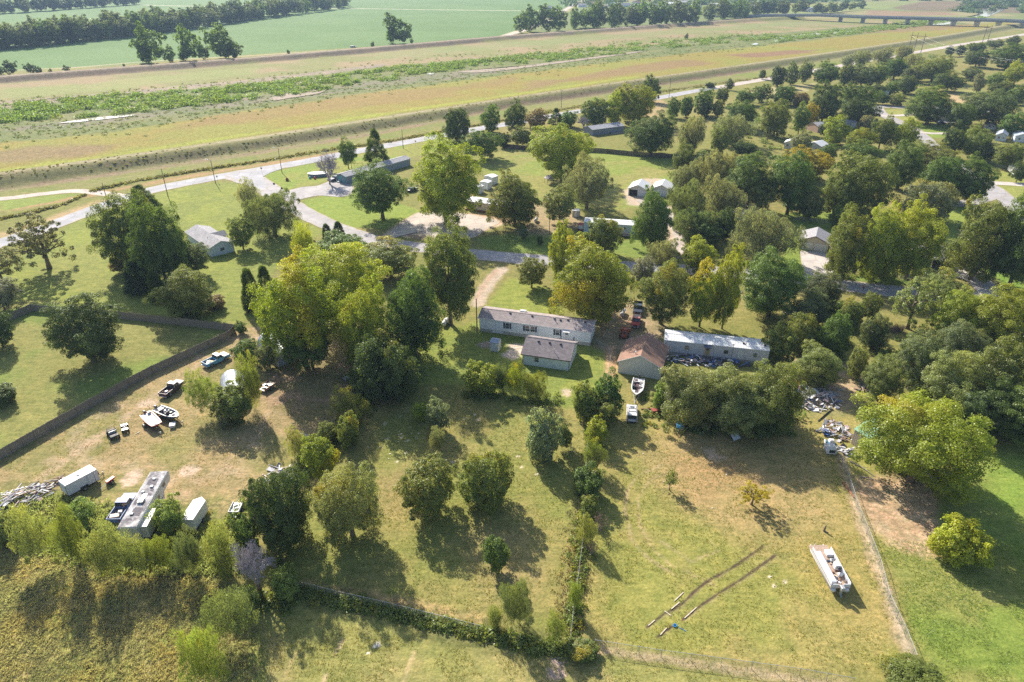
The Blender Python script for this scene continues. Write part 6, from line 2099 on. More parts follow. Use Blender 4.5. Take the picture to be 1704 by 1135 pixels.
# cargo trailer
o, rz = place((137, 811), (163, 797))
t = thing('cargo_trailer', 'white enclosed cargo trailer with a round-edged roof beside the scrap heap', 'trailer', o, rz)
M_CARGO = mat("white_trailer_skin", (.58, .60, .64), .5, vary=.03)
L, W, H = 4.7, 2.05, 1.95
MB().box(-L / 2, -W / 2, .45, L / 2, W / 2, .45 + H).build('box', M_CARGO, t, bevel=.06)
MB().box(-L / 2 + .06, -W / 2 + .05, .452 + H, L / 2 - .06, W / 2 - .05, .475 + H).build('roof_sheet', M_WHITE, t)
for z in (.40, .45 + H - .03):
    MB().box(-L / 2 - .02, -W / 2 - .02, z, L / 2 + .02, -W / 2 - .002, z + .07).build('edge_trim', M_DARK if z < 1 else M_GALV, t)
for s in (-1, 1): MB().box(-L / 2 - .025, s * (W / 2 - .04) - .05, .45, -L / 2 - .004, s * (W / 2 - .04) + .05, .4 + H).build('corner_post', M_DARK, t)
MB().box(L * .16, -W / 2 - .03, .55, L * .36, -W / 2 - .004, 2.2).build('side_door', M_CARGO, t, bevel=.01)
MB().box(L * .155, -W / 2 - .016, .53, L * .165, -W / 2 - .001, 2.22).box(L * .36, -W / 2 - .016, .53, L * .37, -W / 2 - .001, 2.22).build('door_gap', M_DARK, t)
MB().box(-.2, -.22, .47 + H, .2, .22, .62 + H).build('roof_vent', M_GALV, t, bevel=.03)
MB().prism_x([(-W / 2 - .2, .55), (-W / 2 - .2, .80), (-W / 2 - .01, .84), (-W / 2 - .01, .5)], -.55, .55).build('mudguard', M_DARK, t)
for s in (-1, 1): wheel(t, 0, s * (W / 2 - .02), .36, .22)
MB().tube([(L / 2, -.5, .45), (L / 2 + 1.1, 0, .42)], .05, 5).tube([(L / 2, .5, .45), (L / 2 + 1.1, 0, .42)], .05, 5).build('drawbar', M_DARK, t)
MB().tube([(L / 2 + .95, .1, 0), (L / 2 + .95, .1, .75)], .05, 6).build('jack', M_GALV, t)
w_ = MB().tube([(L / 2 + .12, 0, 1.05), (L / 2 + .32, 0, 1.05)], .34, 14).build('spare_wheel', M_TYRE, t)
MB().tube([(L / 2 + .10, 0, 1.05), (L / 2 + .35, 0, 1.05)], .2, 10).build('rim', M_WHITE, w_)

# red seed drill like implement
o, rz = place((183, 805), (190, 800))
t = thing('wheeled_machine', 'small red and black wheeled machine beside the cargo trailer', 'machine', o, rz)
MB().box(-.5, -.28, .5, .9, .0, .78).box(-.4, .1, .5, 1.0, .3, .74).build('beam', mat("bright_red_paint", (.55, .07, .03), .4), t)
MB().box(-.3, -.5, .3, .5, .5, .5).build('chassis', M_DARK, t)
MB().tube([(-.4, 0, .55), (-1.6, -.1, .3)], .05, 5).build('drawbar', M_WHITE, t)
for s in (-1, 1): wheel(t, .1, s * .55, .28, .16)

# fifth-wheel camper
o, rz = place((250, 859), (274, 815))
t = thing('camper', 'long white fifth-wheel camper with a dirty grey roof and slide-outs', 'camper', o, rz)
M_CAMP = mat("camper_skin", (.62, .63, .66), .4, vary=.04, dirt=(.4, .38, .36), dirt_amt=.15)
M_CROOF = mat("stained_camper_roof", (.50, .49, .50), .8, vary=.2, scale=1.1, dirt=(.12, .11, .12), dirt_amt=.95)
L, W = 12.0, 2.5
z1 = 3.55
MB().prism_y([(-L / 2, .75), (L * .24, .75), (L * .26, 1.75), (L / 2 - .25, 1.9), (L / 2, 2.3), (L / 2, z1 - .25), (L / 2 - .3, z1), (-L / 2 + .12, z1), (-L / 2, z1 - .15)], -W / 2, W / 2).build('body', M_CAMP, t, bevel=.03)
MB().box(-L / 2 + .15, -W / 2 + .06, z1 + .002, L / 2 - .34, W / 2 - .06, z1 + .03).build('roof', M_CROOF, t)
MB().box(-L * .44, -W / 2 - 1.0, .95, -L * .14, -W / 2 - .002, 2.95).build('slide_out', M_CAMP, t, bevel=.03)
MB().box(L * .05, W / 2 + .002, .95, L * .26, W / 2 + .45, 2.95).build('slide_out', M_CAMP, t, bevel=.03)
MB().box(-L * .42, W / 2 + .1, 1.9, -L * .1, W / 2 + 1.7, 1.96).build('awning', mat("cream_awning", (.60, .56, .44), .8), t) if False else None
for s in (-1, 1):
    MB().box(-L * .49, s * (W / 2 + .004), 1.35, L * .24, s * (W / 2 + .012), 1.45).build('side_stripe', M_DARK, t)
    MB().box(-L * .12, s * (W / 2 + .004), 3.0, L * .47, s * (W / 2 + .012), 3.07).build('side_stripe', M_GALV, t)
for (x, z, w, h) in ((-.6, 2.2, 1.0, .7), (1.4, 2.3, .6, .6), (3.6, 2.75, .9, .55)):
    MB().box(x - w / 2, -W / 2 - .02, z - h / 2, x + w / 2, -W / 2 - .004, z + h / 2).build('window', M_GLASS, t)
MB().box(.3, -W / 2 - .03, .95, 1.0, -W / 2 - .004, 2.85).build('door', M_WHITE, t)
for (x0, y0, x1, y1) in ((-3.9, -.9, -2.0, .5), (-4.7, -.2, -4.1, .9), (.2, -.95, .9, -.2), (2.5, -.7, 4.2, .75), (1.1, -.9, 1.9, -.3), (-1.6, .45, -.2, 1.0)):
    MB().prism([(x0, y0), (x1 - .2, y0 + .1), (x1, y1 - .15), (x1 - .4, y1), (x0 + .25, y1 - .05)], z1 + .031, z1 + .036).build('roof_patch', mat('dark_roof_membrane', (.13, .12, .135), .9, vary=.4, scale=6), t)
for (x, y, sx, sy, sz) in ((-.9, 0, .95, .8, .32), (-3.4, .3, .45, .45, .2), (1.1, .5, .4, .4, .18), (2.2, -.3, .45, .45, .2), (3.9, 0, .4, .4, .16)):
    MB().box(x - sx / 2, y - sy / 2, z1 + .03, x + sx / 2, y + sy / 2, z1 + .03 + sz).build('roof_vent', M_WHITE if sx < .9 else M_GALV, t, bevel=.05)
MB().box(.3, -.35, z1 + .032, 1.9 - .2, .35, z1 + .07).build('skylight', M_WHITE, t) if False else MB().box(-.2, -.30, z1 + .040, .75, .35, z1 + .07).build('skylight', M_WHITE, t)
for x in (-1.6, -.7):
    for s in (-1, 1): wheel(t, x, s * (W / 2 - .2), .38, .24)
MB().box(-L * .45, -.8, .5, L * .23, .8, .745).build('chassis', M_DARK, t)
for s in (-1, 1): MB().box(L * .17, s * .9 - .06, 0, L * .18, s * .9 + .06, .75).build('landing_leg', M_GALV, t)

# blue pickup beside it
M_BLUM = paint_m("metallic_blue_paint", (.12, .19, .40), .3)
pickup('blue crew-cab pickup parked tight beside the camper among the weeds', (207, 850), (223, 826), M_BLUM, L=5.7, W=1.95, bed_m=mat("bed_liner", (.12, .11, .11), .9), cargo=[(-2.0, .2, .7, 1.2, .35, M_TANP), (-1.3, -.3, .4, .5, .5, M_WHITE)])
o, rz = place((329, 866), (342, 846))
t = thing('cargo_trailer', 'plain bright white V-nosed trailer among the saplings right of the camper', 'trailer', o, rz)
MB().prism([(-2.3, -.95), (1.6, -.95), (2.4, 0), (1.6, .95), (-2.3, .95)], .45, 2.35).build('box', mat("clean_white_skin", (.66, .66, .66), .5, vary=.03), t, bevel=.04)
for s in (-1, 1): wheel(t, -.2, s * .98, .33, .2)
for i in range(7): MB().obox((-1.9 + rng.random() * .7, rng.uniform(-.8, .8), 2.36), (.16, .1, .02), rng.random() * 3).build('fallen_leaf', M_RUST, t)
MB().tube([(2.5, 0, .42), (3.5, 0, .40)], .05, 5).build('drawbar', M_DARK, t)
# small open trailer
o, rz = place((394, 850), (400, 838))
t = thing('utility_trailer', 'small white open trailer beside the large juniper', 'trailer', o, rz)
MB().box(-1.1, -.75, .45, 1.1, .75, .55).build('bed', M_WHITE, t)
MB().box(-1.1, -.75, .56, 1.1, -.70, .85).box(-1.1, .70, .56, 1.1, .75, .85).box(-1.1, -.69, .56, -1.05, .69, .85).build('side_rail', M_WHITE, t)
MB().tube([(1.1, -.5, .5), (2.0, 0, .45)], .04, 5).tube([(1.1, .5, .5), (2.0, 0, .45)], .04, 5).build('drawbar', M_WHITE, t)
for s in (-1, 1): wheel(t, -.1, s * .86, .27, .17)
for i in range(4): MB().obox((rng.uniform(-.7, .7), rng.uniform(-.5, .5), .62), (.5, .3, .12), rng.random() * 3, .2).build('cargo', M_GALV if i % 2 else M_WHITE, t)
# open trailers by the arched sheds
for c, f, lab, cm in (((445, 647), (456, 640), 'open wooden trailer with scrap at the edge of the tree shade', M_TANP), ((584, 631), (594, 627), 'grey flatbed trailer in the dappled shade under the big tree', M_GALV)):
    o, rz = place(c, f)
    t = thing('utility_trailer', lab, 'trailer', o, rz)
    MB().box(-1.5, -.95, .5, 1.5, .95, .6).build('bed', cm, t)
    for s in (-1, 1):
        MB().box(-1.5, s * .95 - .03, .61, 1.5, s * .95 + .03, .9).build('side_rail', M_RUST, t)
        wheel(t, 0, s * 1.08, .3, .18)
    MB().tube([(1.5, -.5, .52), (2.6, 0, .45)], .05, 5).tube([(1.5, .5, .52), (2.6, 0, .45)], .05, 5).build('drawbar', M_RUST, t)
    for i in range(5): MB().obox((rng.uniform(-1, 1), rng.uniform(-.6, .6), .72), (.7, .35, .2), rng.random() * 3, rng.uniform(-.2, .2)).build('cargo', (M_GALV, M_WHITE, M_NAVY, M_RUST)[i % 4], t)
# boat and car by the brown-roofed garage
boat_trailer('boat trailer under the white boat in front of the brown-roofed garage', (1060, 655), (1056, 672), 5.6, m=M_GALV)
boat('white bass boat with dark red cockpit, bow toward the parked car', (1060, 652), (1057, 669), 5.9, 2.3, M_WHB, M_WHB, mat("dark_red_carpet", (.10, .06, .07), .9, vary=.3), z=.6, blunt=.25, motor=M_DARK, extra=[(-.4, .5, .5, .35, .2, M_TANP), (.4, -.4, .5, .3, .2, M_WHITE), (.9, .3, .4, .3, .15, M_TANP)])
ec = car('silver-white estate car with roof rails parked behind the boat', (1051, 692), (1051, 674), mat("pearl_white_paint", (.46, .47, .51), .45, vary=.03, spec=.3), L=4.9, W=1.85, suv=True, roof_m=M_WHITE)
for s in (-1, 1): MB().box(-1.5, s * .62 - .03, 1.70, .55, s * .62 + .03, 1.76).build('roof_rail', M_DARK, ec)
for x_ in (-1.1, -.2): MB().box(x_ - .05, -.6, 1.70, x_ + .05, .6, 1.75).build('roof_bar', M_DARK, ec)
MB().box(.05, -.38, 1.692, .5, .38, 1.71).build('sunroof', M_GLASS, ec)
# little blue tractor-like vehicle
o, rz = place((1131, 709), (1133, 694))
t = thing('pedal_boat', 'bright blue small boat on its trailer against the big green bushes', 'boat', o, rz)
M_BRB = paint_m("bright_blue_plastic", (.02, .26, .62), .35)
MB().prism([(-1.9, -.55), (1.2, -.6), (1.9, -.35), (1.9, .35), (1.2, .6), (-1.9, .55)], .45, .85).build('hull', M_BRB, t, bevel=.08)
MB().box(-1.3, -.35, .852, -.1, .35, .95).build('seat', mat("light_blue_plastic", (.10, .45, .75), .4), t, bevel=.04)
MB().box(.3, -.4, .852, 1.3, .4, 1.05).build('hood', M_BRB, t, bevel=.05)
MB().box(.6, -.3, 1.052, 1.0, .3, 1.07).build('white_patch', M_WHITE, t)
for s in (-1, 1): wheel(t, -.3, s * .68, .28, .18)
MB().tube([(-1.9, 0, .45), (-3.2, .1, .35)], .04, 5).build('drawbar', M_DARK, t)
o, rz = place((1139, 710), (1140, 696))
t = thing('lawn_mower', 'dark riding mower in the shade right of the blue boat', 'mower', o, rz)
MB().box(-.8, -.4, .3, .2, .4, .6).box(.2, -.3, .3, .9, .3, .85).build('body', M_DARK, t, bevel=.04)
MB().box(-.5, -.22, .6, -.05, .22, .72).box(-.55, -.22, .72, -.48, .22, 1.05).build('seat', M_RUST, t, bevel=.03)
for sx, r_ in ((-.55, .30), (.6, .22)):
    for s in (-1, 1): wheel(t, sx, s * .45, r_, .2)
# tilted white board, red barrow
o = G(1223, 730)
t = thing('tailgate_board', 'white board leaning in the shade at the foot of the big bushes', 'board', o, .2)
MB().obox((0, 0, .55), (1.5, .08, 1.3), .3, -.9).build('board', mat("bluish_white_sheet", (.5, .55, .62), .5), t)
MB().obox((0, .35, .2), (1.2, .06, .5), .3, .3).build('prop', M_DARK, t)
o = G(1090, 687)
t = thing('wheelbarrow', 'red wheelbarrow lying in the weeds near the silver-white car', 'wheelbarrow', o, .2)
MB().loft([[(-.35, -.3, .35), (.35, -.25, .35), (.35, .25, .35), (-.35, .3, .35)], [(-.7, -.5, .75), (.6, -.4, .7), (.6, .4, .7), (-.7, .5, .75)]]).build('tray', mat("dull_red_paint", (.30, .07, .05), .6), t)
MB().tube([(.5, -.3, .5), (-1.6, -.35, .45)], .03, 5).tube([(.5, .3, .5), (-1.6, .35, .45)], .03, 5).build('handle', M_WOODG, t)
MB().cyl_y((.65, 0, .2), .2, .1, 12).build('wheel', M_TYRE, t)
o = G(1076, 681)
t = thing('timber', 'short brown timber lying in the weeds beside the red wheelbarrow', 'timber', o, .05)
MB().box(-1.0, -.1, .0, 1.4, .1, .18).build('beam', M_WOODB, t)
MB().box(.1, -.9, .0, .3, -.12, .15).build('offcut', M_WOODG, t)
# truck, red car, tractor up the drive
pickup('dark blue pickup with pale stripes parked by the yellow-topped tree', (1061, 517), (1060, 527), paint_m("dark_navy_paint", (.035, .045, .07)), L=5.8, W=2.0, roof_m=paint_m("navy_roof", (.05, .07, .10)), bed_m=M_DARK, cargo=[(-1.2, 0, 1.6, 1.3, .25, M_DARK)])
pickup('red vehicle with a dark flat rear parked nose to the dark blue pickup', (1058, 539), (1056, 550), M_REDP, L=4.9, W=1.85, roof_m=paint_m("pink_red_roof", (.5, .16, .16)), bed_m=M_DARK, bedcover=M_DARK)
o, rz = place((1039, 560), (1042, 548))
t = thing('farm_tractor', 'orange-red machine frame with tall front posts beside the garage', 'tractor', o, rz)
M_ORR = mat("orange_red_paint", (.42, .10, .045), .5, vary=.15)
MB().box(-1.6, -.5, .6, 1.4, .5, 1.1).build('chassis', M_ORR, t, bevel=.05)
MB().box(.2, -.4, 1.102, 1.5, .4, 1.6).build('hood', M_ORR, t, bevel=.06)
mb = MB()
for s in (-1, 1):
    mb.tube([(-1.5, s * .8, .8), (-1.5, s * .8, 2.1), (.3, s * .8, 2.1), (.6, s * .8, 1.1)], .07, 5).tube([(1.5, s * .7, .7), (2.6, s * .7, .4)], .08, 5)
mb.tube([(-1.5, -.8, 2.1), (-1.5, .8, 2.1)], .07, 5).tube([(.3, -.8, 2.1), (.3, .8, 2.1)], .07, 5).build('frame', M_ORR, t)
MB().box(2.4, -1.0, .1, 3.0, 1.0, .6).build('bucket', M_ORR, t)
MB().box(-.8, -.3, 1.1, -.3, .3, 1.5).build('seat', M_DARK, t)
for s in (-1, 1):
    wheel(t, -1.1, s * .85, .62, .36); wheel(t, 1.2, s * .7, .38, .24)
# other cars
pickup('dark pickup in the shade of the bare tree by the grey-roofed long home', (560, 300), (550, 302.5), paint_m("navy_paint", (.04, .06, .10)), L=5.6, W=2.0)
car('dark car with bright window behind the round green tree', (686, 318), (692, 316), paint_m("black_paint", (.02, .022, .03)), hood_m=M_WHITE)
car('black car in front of the broad tree at the far lane, left one of two', (1562, 203), (1576, 203), paint_m("black_paint", (.02, .022, .03)))
car('black car in front of the broad tree at the far lane, right one of two', (1566, 206.5), (1580, 207), paint_m("black_paint", (.02, .022, .03)))
car('parked white and green vehicle under the fork-trunked trees', (1311, 342), (1312, 337), mat("white_green_paint", (.45, .60, .48), .4), H=1.9)
car('white van on the track at the edge of the far crop field', (588, 79), (600, 78), M_WHB, L=6.5, W=2.2, suv=True, name='van', cat='van')
car('light car between the two white-roofed garages', (1078, 327), (1079, 320), M_SILV)
o, rz = place((1686, 290), (1676, 282))
t = thing('camper', 'rounded white camper at the right edge under the dark trees', 'camper', o, rz)
MB().prism_y([(-4, .6), (3.6, .6), (4, 1.4), (3.4, 2.7), (-3.6, 2.8), (-4, 2.2)], -1.25, 1.25).build('body', M_WHB, t, bevel=.15)
MB().box(-2, -1.28, 1.5, 1.5, -1.254, 2.2).build('window', M_GLASS, t)
for sx in (-2.2, 2.4):
    for s in (-1, 1): wheel(t, sx, s * 1.1)
# house-side details: pool, ring swings, playground frame
o = G(529, 293)
t = thing('above_ground_pool', 'covered oval above-ground pool on the lawn left of the bare tree', 'pool', o, .15)
def oval(a, b, n=20): return [(a * math.cos(2 * math.pi * i / n), b * math.sin(2 * math.pi * i / n)) for i in range(n)]
MB().prism(oval(3.6, 2.0), .02, 1.15).build('pool_wall', mat("slate_blue_sheet", (.16, .20, .26), .6), t)
MB().prism(oval(3.7, 2.1), 1.152, 1.22).build('pool_cover', mat("pale_grey_cover", (.45, .47, .48), .5), t)
o = G(596, 281)
t = thing('swing_set', 'dark metal swing frame with a red glider behind the grey-roofed long home', 'swing', o, .3)
mb = MB()
for x in (-2.4, 2.0):
    for s in (-1, 1): mb.tube([(x, s * 1.0, 0), (x, 0, 2.2)], .05, 5)
mb.tube([(-2.4, 0, 2.2), (2.0, 0, 2.2)], .05, 5).build('frame', M_DARK, t)
for x in (-1.4, 0): MB().box(x - .25, -.1, .5, x + .25, .1, .55).tube([(x - .2, 0, .5), (x - .2, 0, 2.15)], .015, 4).tube([(x + .2, 0, .5), (x + .2, 0, 2.15)], .015, 4).build('seat', M_DARK, t)
MB().box(2.6, -.8, .3, 3.6, .8, 1.3).build('glider', mat("dull_red_paint", (.30, .07, .05), .6), t, bevel=.1)
for (x, y_, lab, cm, s) in ((478, 301, 'orange-brown garden ornament at the tip of the pole shadow', M_RUST, 1.2), (456, 307, 'small dark stump on the corner lawn', M_DARK, .7), (469, 314.5, 'small dark shrub stump by the lane curve', M_DARK, .7), (516, 297.5, 'turquoise tub beside the covered pool', mat("turquoise_plastic", (.05, .32, .35), .5), .9), (524, 298, 'red ball-shaped toy beside the covered pool', mat("toy_red", (.4, .05, .06), .5), .9), (546, 300, 'pale drum at the foot of the bare tree', M_WHITE, .9), (545, 293, 'blue drum beside the bare tree', M_NAVY, .9)):
    X_, Y_ = G(x, y_)
    r_ = .5 * s
    ob = MB().tube([(0, 0, 0), (0, 0, .3 * s), (0, 0, .7 * s), (0, 0, .95 * s)], [r_ * .8, r_, r_ * .85, r_ * .3], 9).build('garden_ornament' if 'ornament' in lab else ('tree_stump' if 'stump' in lab else ('tub' if 'tub' in lab else ('toy_ball' if 'ball' in lab else 'drum'))), cm, None, loc=(X_, Y_, 0))
    tag(ob, lab, 'stump' if 'stump' in lab else ('drum' if 'drum' in lab else ('tub' if 'tub' in lab else ('toy' if 'toy' in lab else 'ornament'))))
# carport frame, teal boat
o = G(916, 305)
t = thing('gazebo', 'small round-roofed gazebo in the shade left of the tall willow', 'gazebo', o, 0)
MB().tube([(0, 0, 2.1), (0, 0, 2.6), (0, 0, 3.1)], [2.4, 1.8, .1], 10).build('canopy', mat("mauve_cloth", (.40, .35, .38), .9), t)
for i in range(6): MB().tube([(2.1 * math.cos(i * 1.047), 2.1 * math.sin(i * 1.047), 0), (2.1 * math.cos(i * 1.047), 2.1 * math.sin(i * 1.047), 2.15)], .05, 5).build('post', M_DARK, t)
for c, f, lab in (((973, 330), (972, 322), 'pale boat with a turquoise cover beneath the tall willow'),):
    boat_trailer('trailer under the turquoise-covered boat', c, f, 5, m=M_GALV)
    bb = boat(lab, c, f, 5.4, 2.2, M_WHB, M_WHB, M_GRYH, z=.6, blunt=.5)
    MB().box(-.3, -.9, .75, 2.0, .9, .95).build('cover', mat("turquoise_cover", (.04, .50, .48), .5), bb, bevel=.08)


def tank(label, c, f, L=3.0, r=.48):
    o, rz = place(c, f)
    t = thing('propane_tank', label, 'gas tank', o, rz)
    h = L / 2
    MB().tube([(-h, 0, r + .25), (-h + .08, 0, r + .25), (-h + .3, 0, r + .25), (h - .3, 0, r + .25), (h - .08, 0, r + .25), (h, 0, r + .25)], [r * .35, r * .75, r, r, r * .75, r * .35], 16).build('tank', M_WHB, t, smooth=True)
    MB().tube([(0, 0, 2 * r + .22), (0, 0, 2 * r + .42)], .15, 8).build('valve_dome', M_GALV, t)
    for s in (-1, 1): MB().box(s * h * .6 - .1, -.3, 0, s * h * .6 + .1, .3, .3).build('foot', M_CONCR, t)


tank('long white gas tank on the shaded lawn left of the grey timber pole', (741, 540), (745, 534))
tank('white gas tank under the yellow-topped tree by the dark blue pickup', (1036, 524), (1039, 517))
tank('white gas tank in front of the dark olive tree, left one of two', (892, 369), (895, 364), 2.6)
tank('white gas tank beside the fork-trunked pale tree, right one of two', (939, 369), (940, 364), 2.2)

# pontoon boat on the right lawn
o, rz = place((1376, 952), (1355, 912))
t = thing('pontoon_boat', 'white pontoon boat with tan deck and clutter standing on the right lawn', 'boat', o, rz)
M_PONT = mat("white_aluminium", (.60, .61, .64), .5, vary=.04)
M_PDK = mat("tan_carpet", (.38, .28, .21), .9, vary=.2, scale=4)
L, W = 7.2, 2.5
for s in (-1, 1):
    MB().tube([(-L / 2 - .1, s * .85, .75), (L / 2 - .6, s * .85, .75), (L / 2 - .1, s * .85, .85), (L / 2 + .25, s * .85, 1.0)], [.32, .32, .25, .06], 12).build('pontoon', M_PONT, t, smooth=True)
MB().box(-L / 2, -W / 2, 1.08, L / 2, W / 2, 1.18).build('deck', M_PDK, t)
for s in (-1, 1):
    MB().box(-L / 2 + .1, s * (W / 2 - .05) - .04, 1.19, L * .36, s * (W / 2 - .05) + .04, 1.92).build('side_rail', M_PONT, t, bevel=.02)
    MB().box(-L / 2 + .12, s * (W / 2) - .012, 1.45, L * .35, s * (W / 2) + .012, 1.50).build('side_stripe', M_NAVY, t)
    MB().box(-L / 2 + .02, s * (W / 2 - .5) - .42, 1.0, -L / 2 + .10, s * (W / 2 - .5) + .42, 1.75).build('transom_panel', M_PONT, t)
MB().box(-L * .42, W * .12, 1.18, L * .30, W / 2 - .1, 1.62).build('bench', M_PONT, t, bevel=.04)
MB().box(L * .20, -W / 2 + .1, 1.182, L * .34, -W * .12, 1.62).build('bow_seat', M_WHITE, t, bevel=.04)
MB().box(-L * .12, -W / 2 + .12, 1.182, L * .0, -W * .16, 2.0).build('console', M_WHITE, t, bevel=.06)
MB().tube([(-L * .14, -W * .28, 1.9), (-L * .17, -W * .28, 1.95)], .2, 12).build('steering_wheel', M_DARK, t)
for x, y in ((-L * .24, -W * .25), (L * .09, -W * .25)):
    MB().box(x - .25, y - .25, 1.3, x + .25, y + .25, 1.62).box(x - .32, y - .25, 1.62, x - .22, y + .25, 2.05).build('seat', M_GALV if x > 0 else M_WHITE, t, bevel=.05)
for i in range(16):
    MB().obox((rng.uniform(-L * .40, L * .12), rng.uniform(-.7, .55), 1.26), (rng.uniform(.15, .6), rng.uniform(.08, .3), rng.uniform(.05, .16)), rng.random() * 3, rng.uniform(-.3, .3)).build('clutter', (M_WHITE, M_TANP, M_WOODG, M_NAVY, M_RUST)[i % 5], t)
outboard(t, -L / 2 - .08, 1.0, M_GALV, 1.25)
MB().box(-L * .3, -.7, .28, L * .38, .7, .42).build('trailer_bunk', M_GALV, t)
for s in (-1, 1): wheel(t, -L * .1, s * .55, .27, .18)
MB().tube([(L * .38, 0, .36), (L * .5, 0, .36), (L / 2 + .75, 0, .42)], .06, 5).tube([(L / 2 + .6, 0, 0), (L / 2 + .6, 0, .8)], .05, 6).build('drawbar', M_WHITE, t)
o = G(1371, 884)
t = thing('tree_stump', 'thin broken tree stump with a long shadow above the pontoon boat', 'stump', o, 0)
MB().tube([(0, 0, 0), (.05, .03, .6), (.12, .1, 1.05)], [.17, .13, .05], 7).tube([(0, 0, 0), (.5, -.3, .08)], [.1, .05], 6).build('trunk', M_BARK, t)

# boards along the tyre ruts, blue hose
for (x, y_, a, L_, lab) in ((1130, 993, .75, 2.6, 'pale plank lying above the tyre ruts'), (1124, 1008, .7, 2.2, 'pale plank in the upper tyre rut'), (1111, 1021, -.8, 1.2, 'short white plank between the two tyre ruts'), (1149, 1020, .72, 3.2, 'long plank in the lower tyre rut'), (1084, 1037, .7, 1.6, 'brown plank at the end of the upper tyre rut'), (1104, 1051, .8, 1.8, 'brown plank at the end of the lower tyre rut'), (229, 721, 1.0, 1.1, 'short white stick on the dry grass in front of the boats')):
    X_, Y_ = G(x, y_)
    o = MB().box(-L_ * .38, -.06, 0, L_ * .38, .06, .05).build('plank', mat("pale_plank", (.55, .47, .36), .8, vary=.2, scale=6), None, loc=(X_, Y_, .03), rot=(0, .01, a))
    tag(o, lab, 'plank')
X_, Y_ = G(1123, 1042)
t = thing('blue_tarp', 'small blue coiled tarp and cord at the end of the lower tyre rut', 'tarp', (X_, Y_, 0), 0)
MB().tube([(.2 * math.cos(a * .7), .17 * math.sin(a * .7), .06 + .01 * a) for a in range(14)], .06, 6).build('coil', M_BRB, t)
MB().tube([(.4, -.2, .06), (1.0, -.6, .05), (1.2, -.8, .06)], .03, 5).build('cord', M_BRB, t)

# person
X_, Y_ = G(1435.5, 484.5)
t = thing('person', 'person in a red top and dark trousers walking along the lane', 'person', (X_, Y_, .06), .4)


def skin_body(name, verts, edges, radii, m, parent, root=0):
    me = bpy.data.meshes.new(name)
    me.from_pydata(verts, edges, [])
    o = inst(name, me, parent)
    md = o.modifiers.new("s", 'SKIN')
    for i, r_ in enumerate(radii):
        me.skin_vertices[0].data[i].radius = (r_, r_)
    me.skin_vertices[0].data[root].use_root = True
    sb = o.modifiers.new("d", 'SUBSURF'); sb.levels = 1; sb.render_levels = 1
    me.materials.append(m)
    return o


M_SKIN = mat("skin", (.38, .22, .15), .6)
bodyv = [(0, 0, .95), (0, 0, 1.25), (0, 0, 1.44), (.02, 0, 1.54), (.03, 0, 1.66),
         (0, .19, 1.40), (-.10, .26, 1.14), (.05, .27, .92), (0, -.19, 1.40), (.12, -.26, 1.16), (.26, -.24, .98),
         (0, .10, .90), (.16, .11, .50), (.10, .11, .08), (.26, .11, .04), (0, -.10, .90), (-.05, -.11, .50), (-.30, -.11, .12), (-.16, -.11, .05)]
bodye = [(0, 1), (1, 2), (2, 3), (3, 4), (2, 5), (5, 6), (6, 7), (2, 8), (8, 9), (9, 10), (0, 11), (11, 12), (12, 13), (13, 14), (0, 15), (15, 16), (16, 17), (17, 18)]
skin_body('body', bodyv, bodye, [.13, .14, .12, .05, .10, .06, .045, .035, .06, .045, .035, .09, .06, .045, .04, .09, .06, .045, .04], M_SKIN, t)
skin_body('shirt', [(0, 0, .93), (0, 0, 1.22), (0, 0, 1.43), (0, .20, 1.40), (-.07, .25, 1.20), (0, -.20, 1.40), (.08, -.25, 1.22)], [(0, 1), (1, 2), (2, 3), (3, 4), (2, 5), (5, 6)], [.16, .17, .14, .09, .075, .09, .075], mat("red_shirt", (.50, .05, .04), .8), t)
skin_body('trousers', [(0, 0, .93), (0, .10, .86), (.155, .11, .50), (.10, .11, .14), (0, -.10, .86), (-.05, -.11, .50), (-.27, -.11, .17)], [(0, 1), (1, 2), (2, 3), (0, 4), (4, 5), (5, 6)], [.15, .11, .08, .065, .11, .08, .065], mat("dark_trousers", (.04, .04, .06), .9), t)
MB().tube([(0.0, 0, 1.64), (0.01, 0, 1.72), (0.02, 0, 1.79)], [.12, .115, .05], 9).build('hair', M_DARK, t, smooth=True)

# ---------------------------------------------------------------- scrap heaps
M_SCR = [mat("scrap_white", (.62, .61, .62), .6, vary=.1), mat("scrap_grey", (.34, .34, .38), .6, vary=.2), mat("scrap_brown", (.24, .15, .10), .8, vary=.2), mat("scrap_blue", (.08, .16, .38), .6), mat("scrap_dark", (.06, .06, .07), .7), mat("scrap_pale_wood", (.46, .40, .34), .8, vary=.2), mat("scrap_orange", (.62, .20, .03), .6), mat("scrap_pinkish", (.44, .32, .30), .8)]


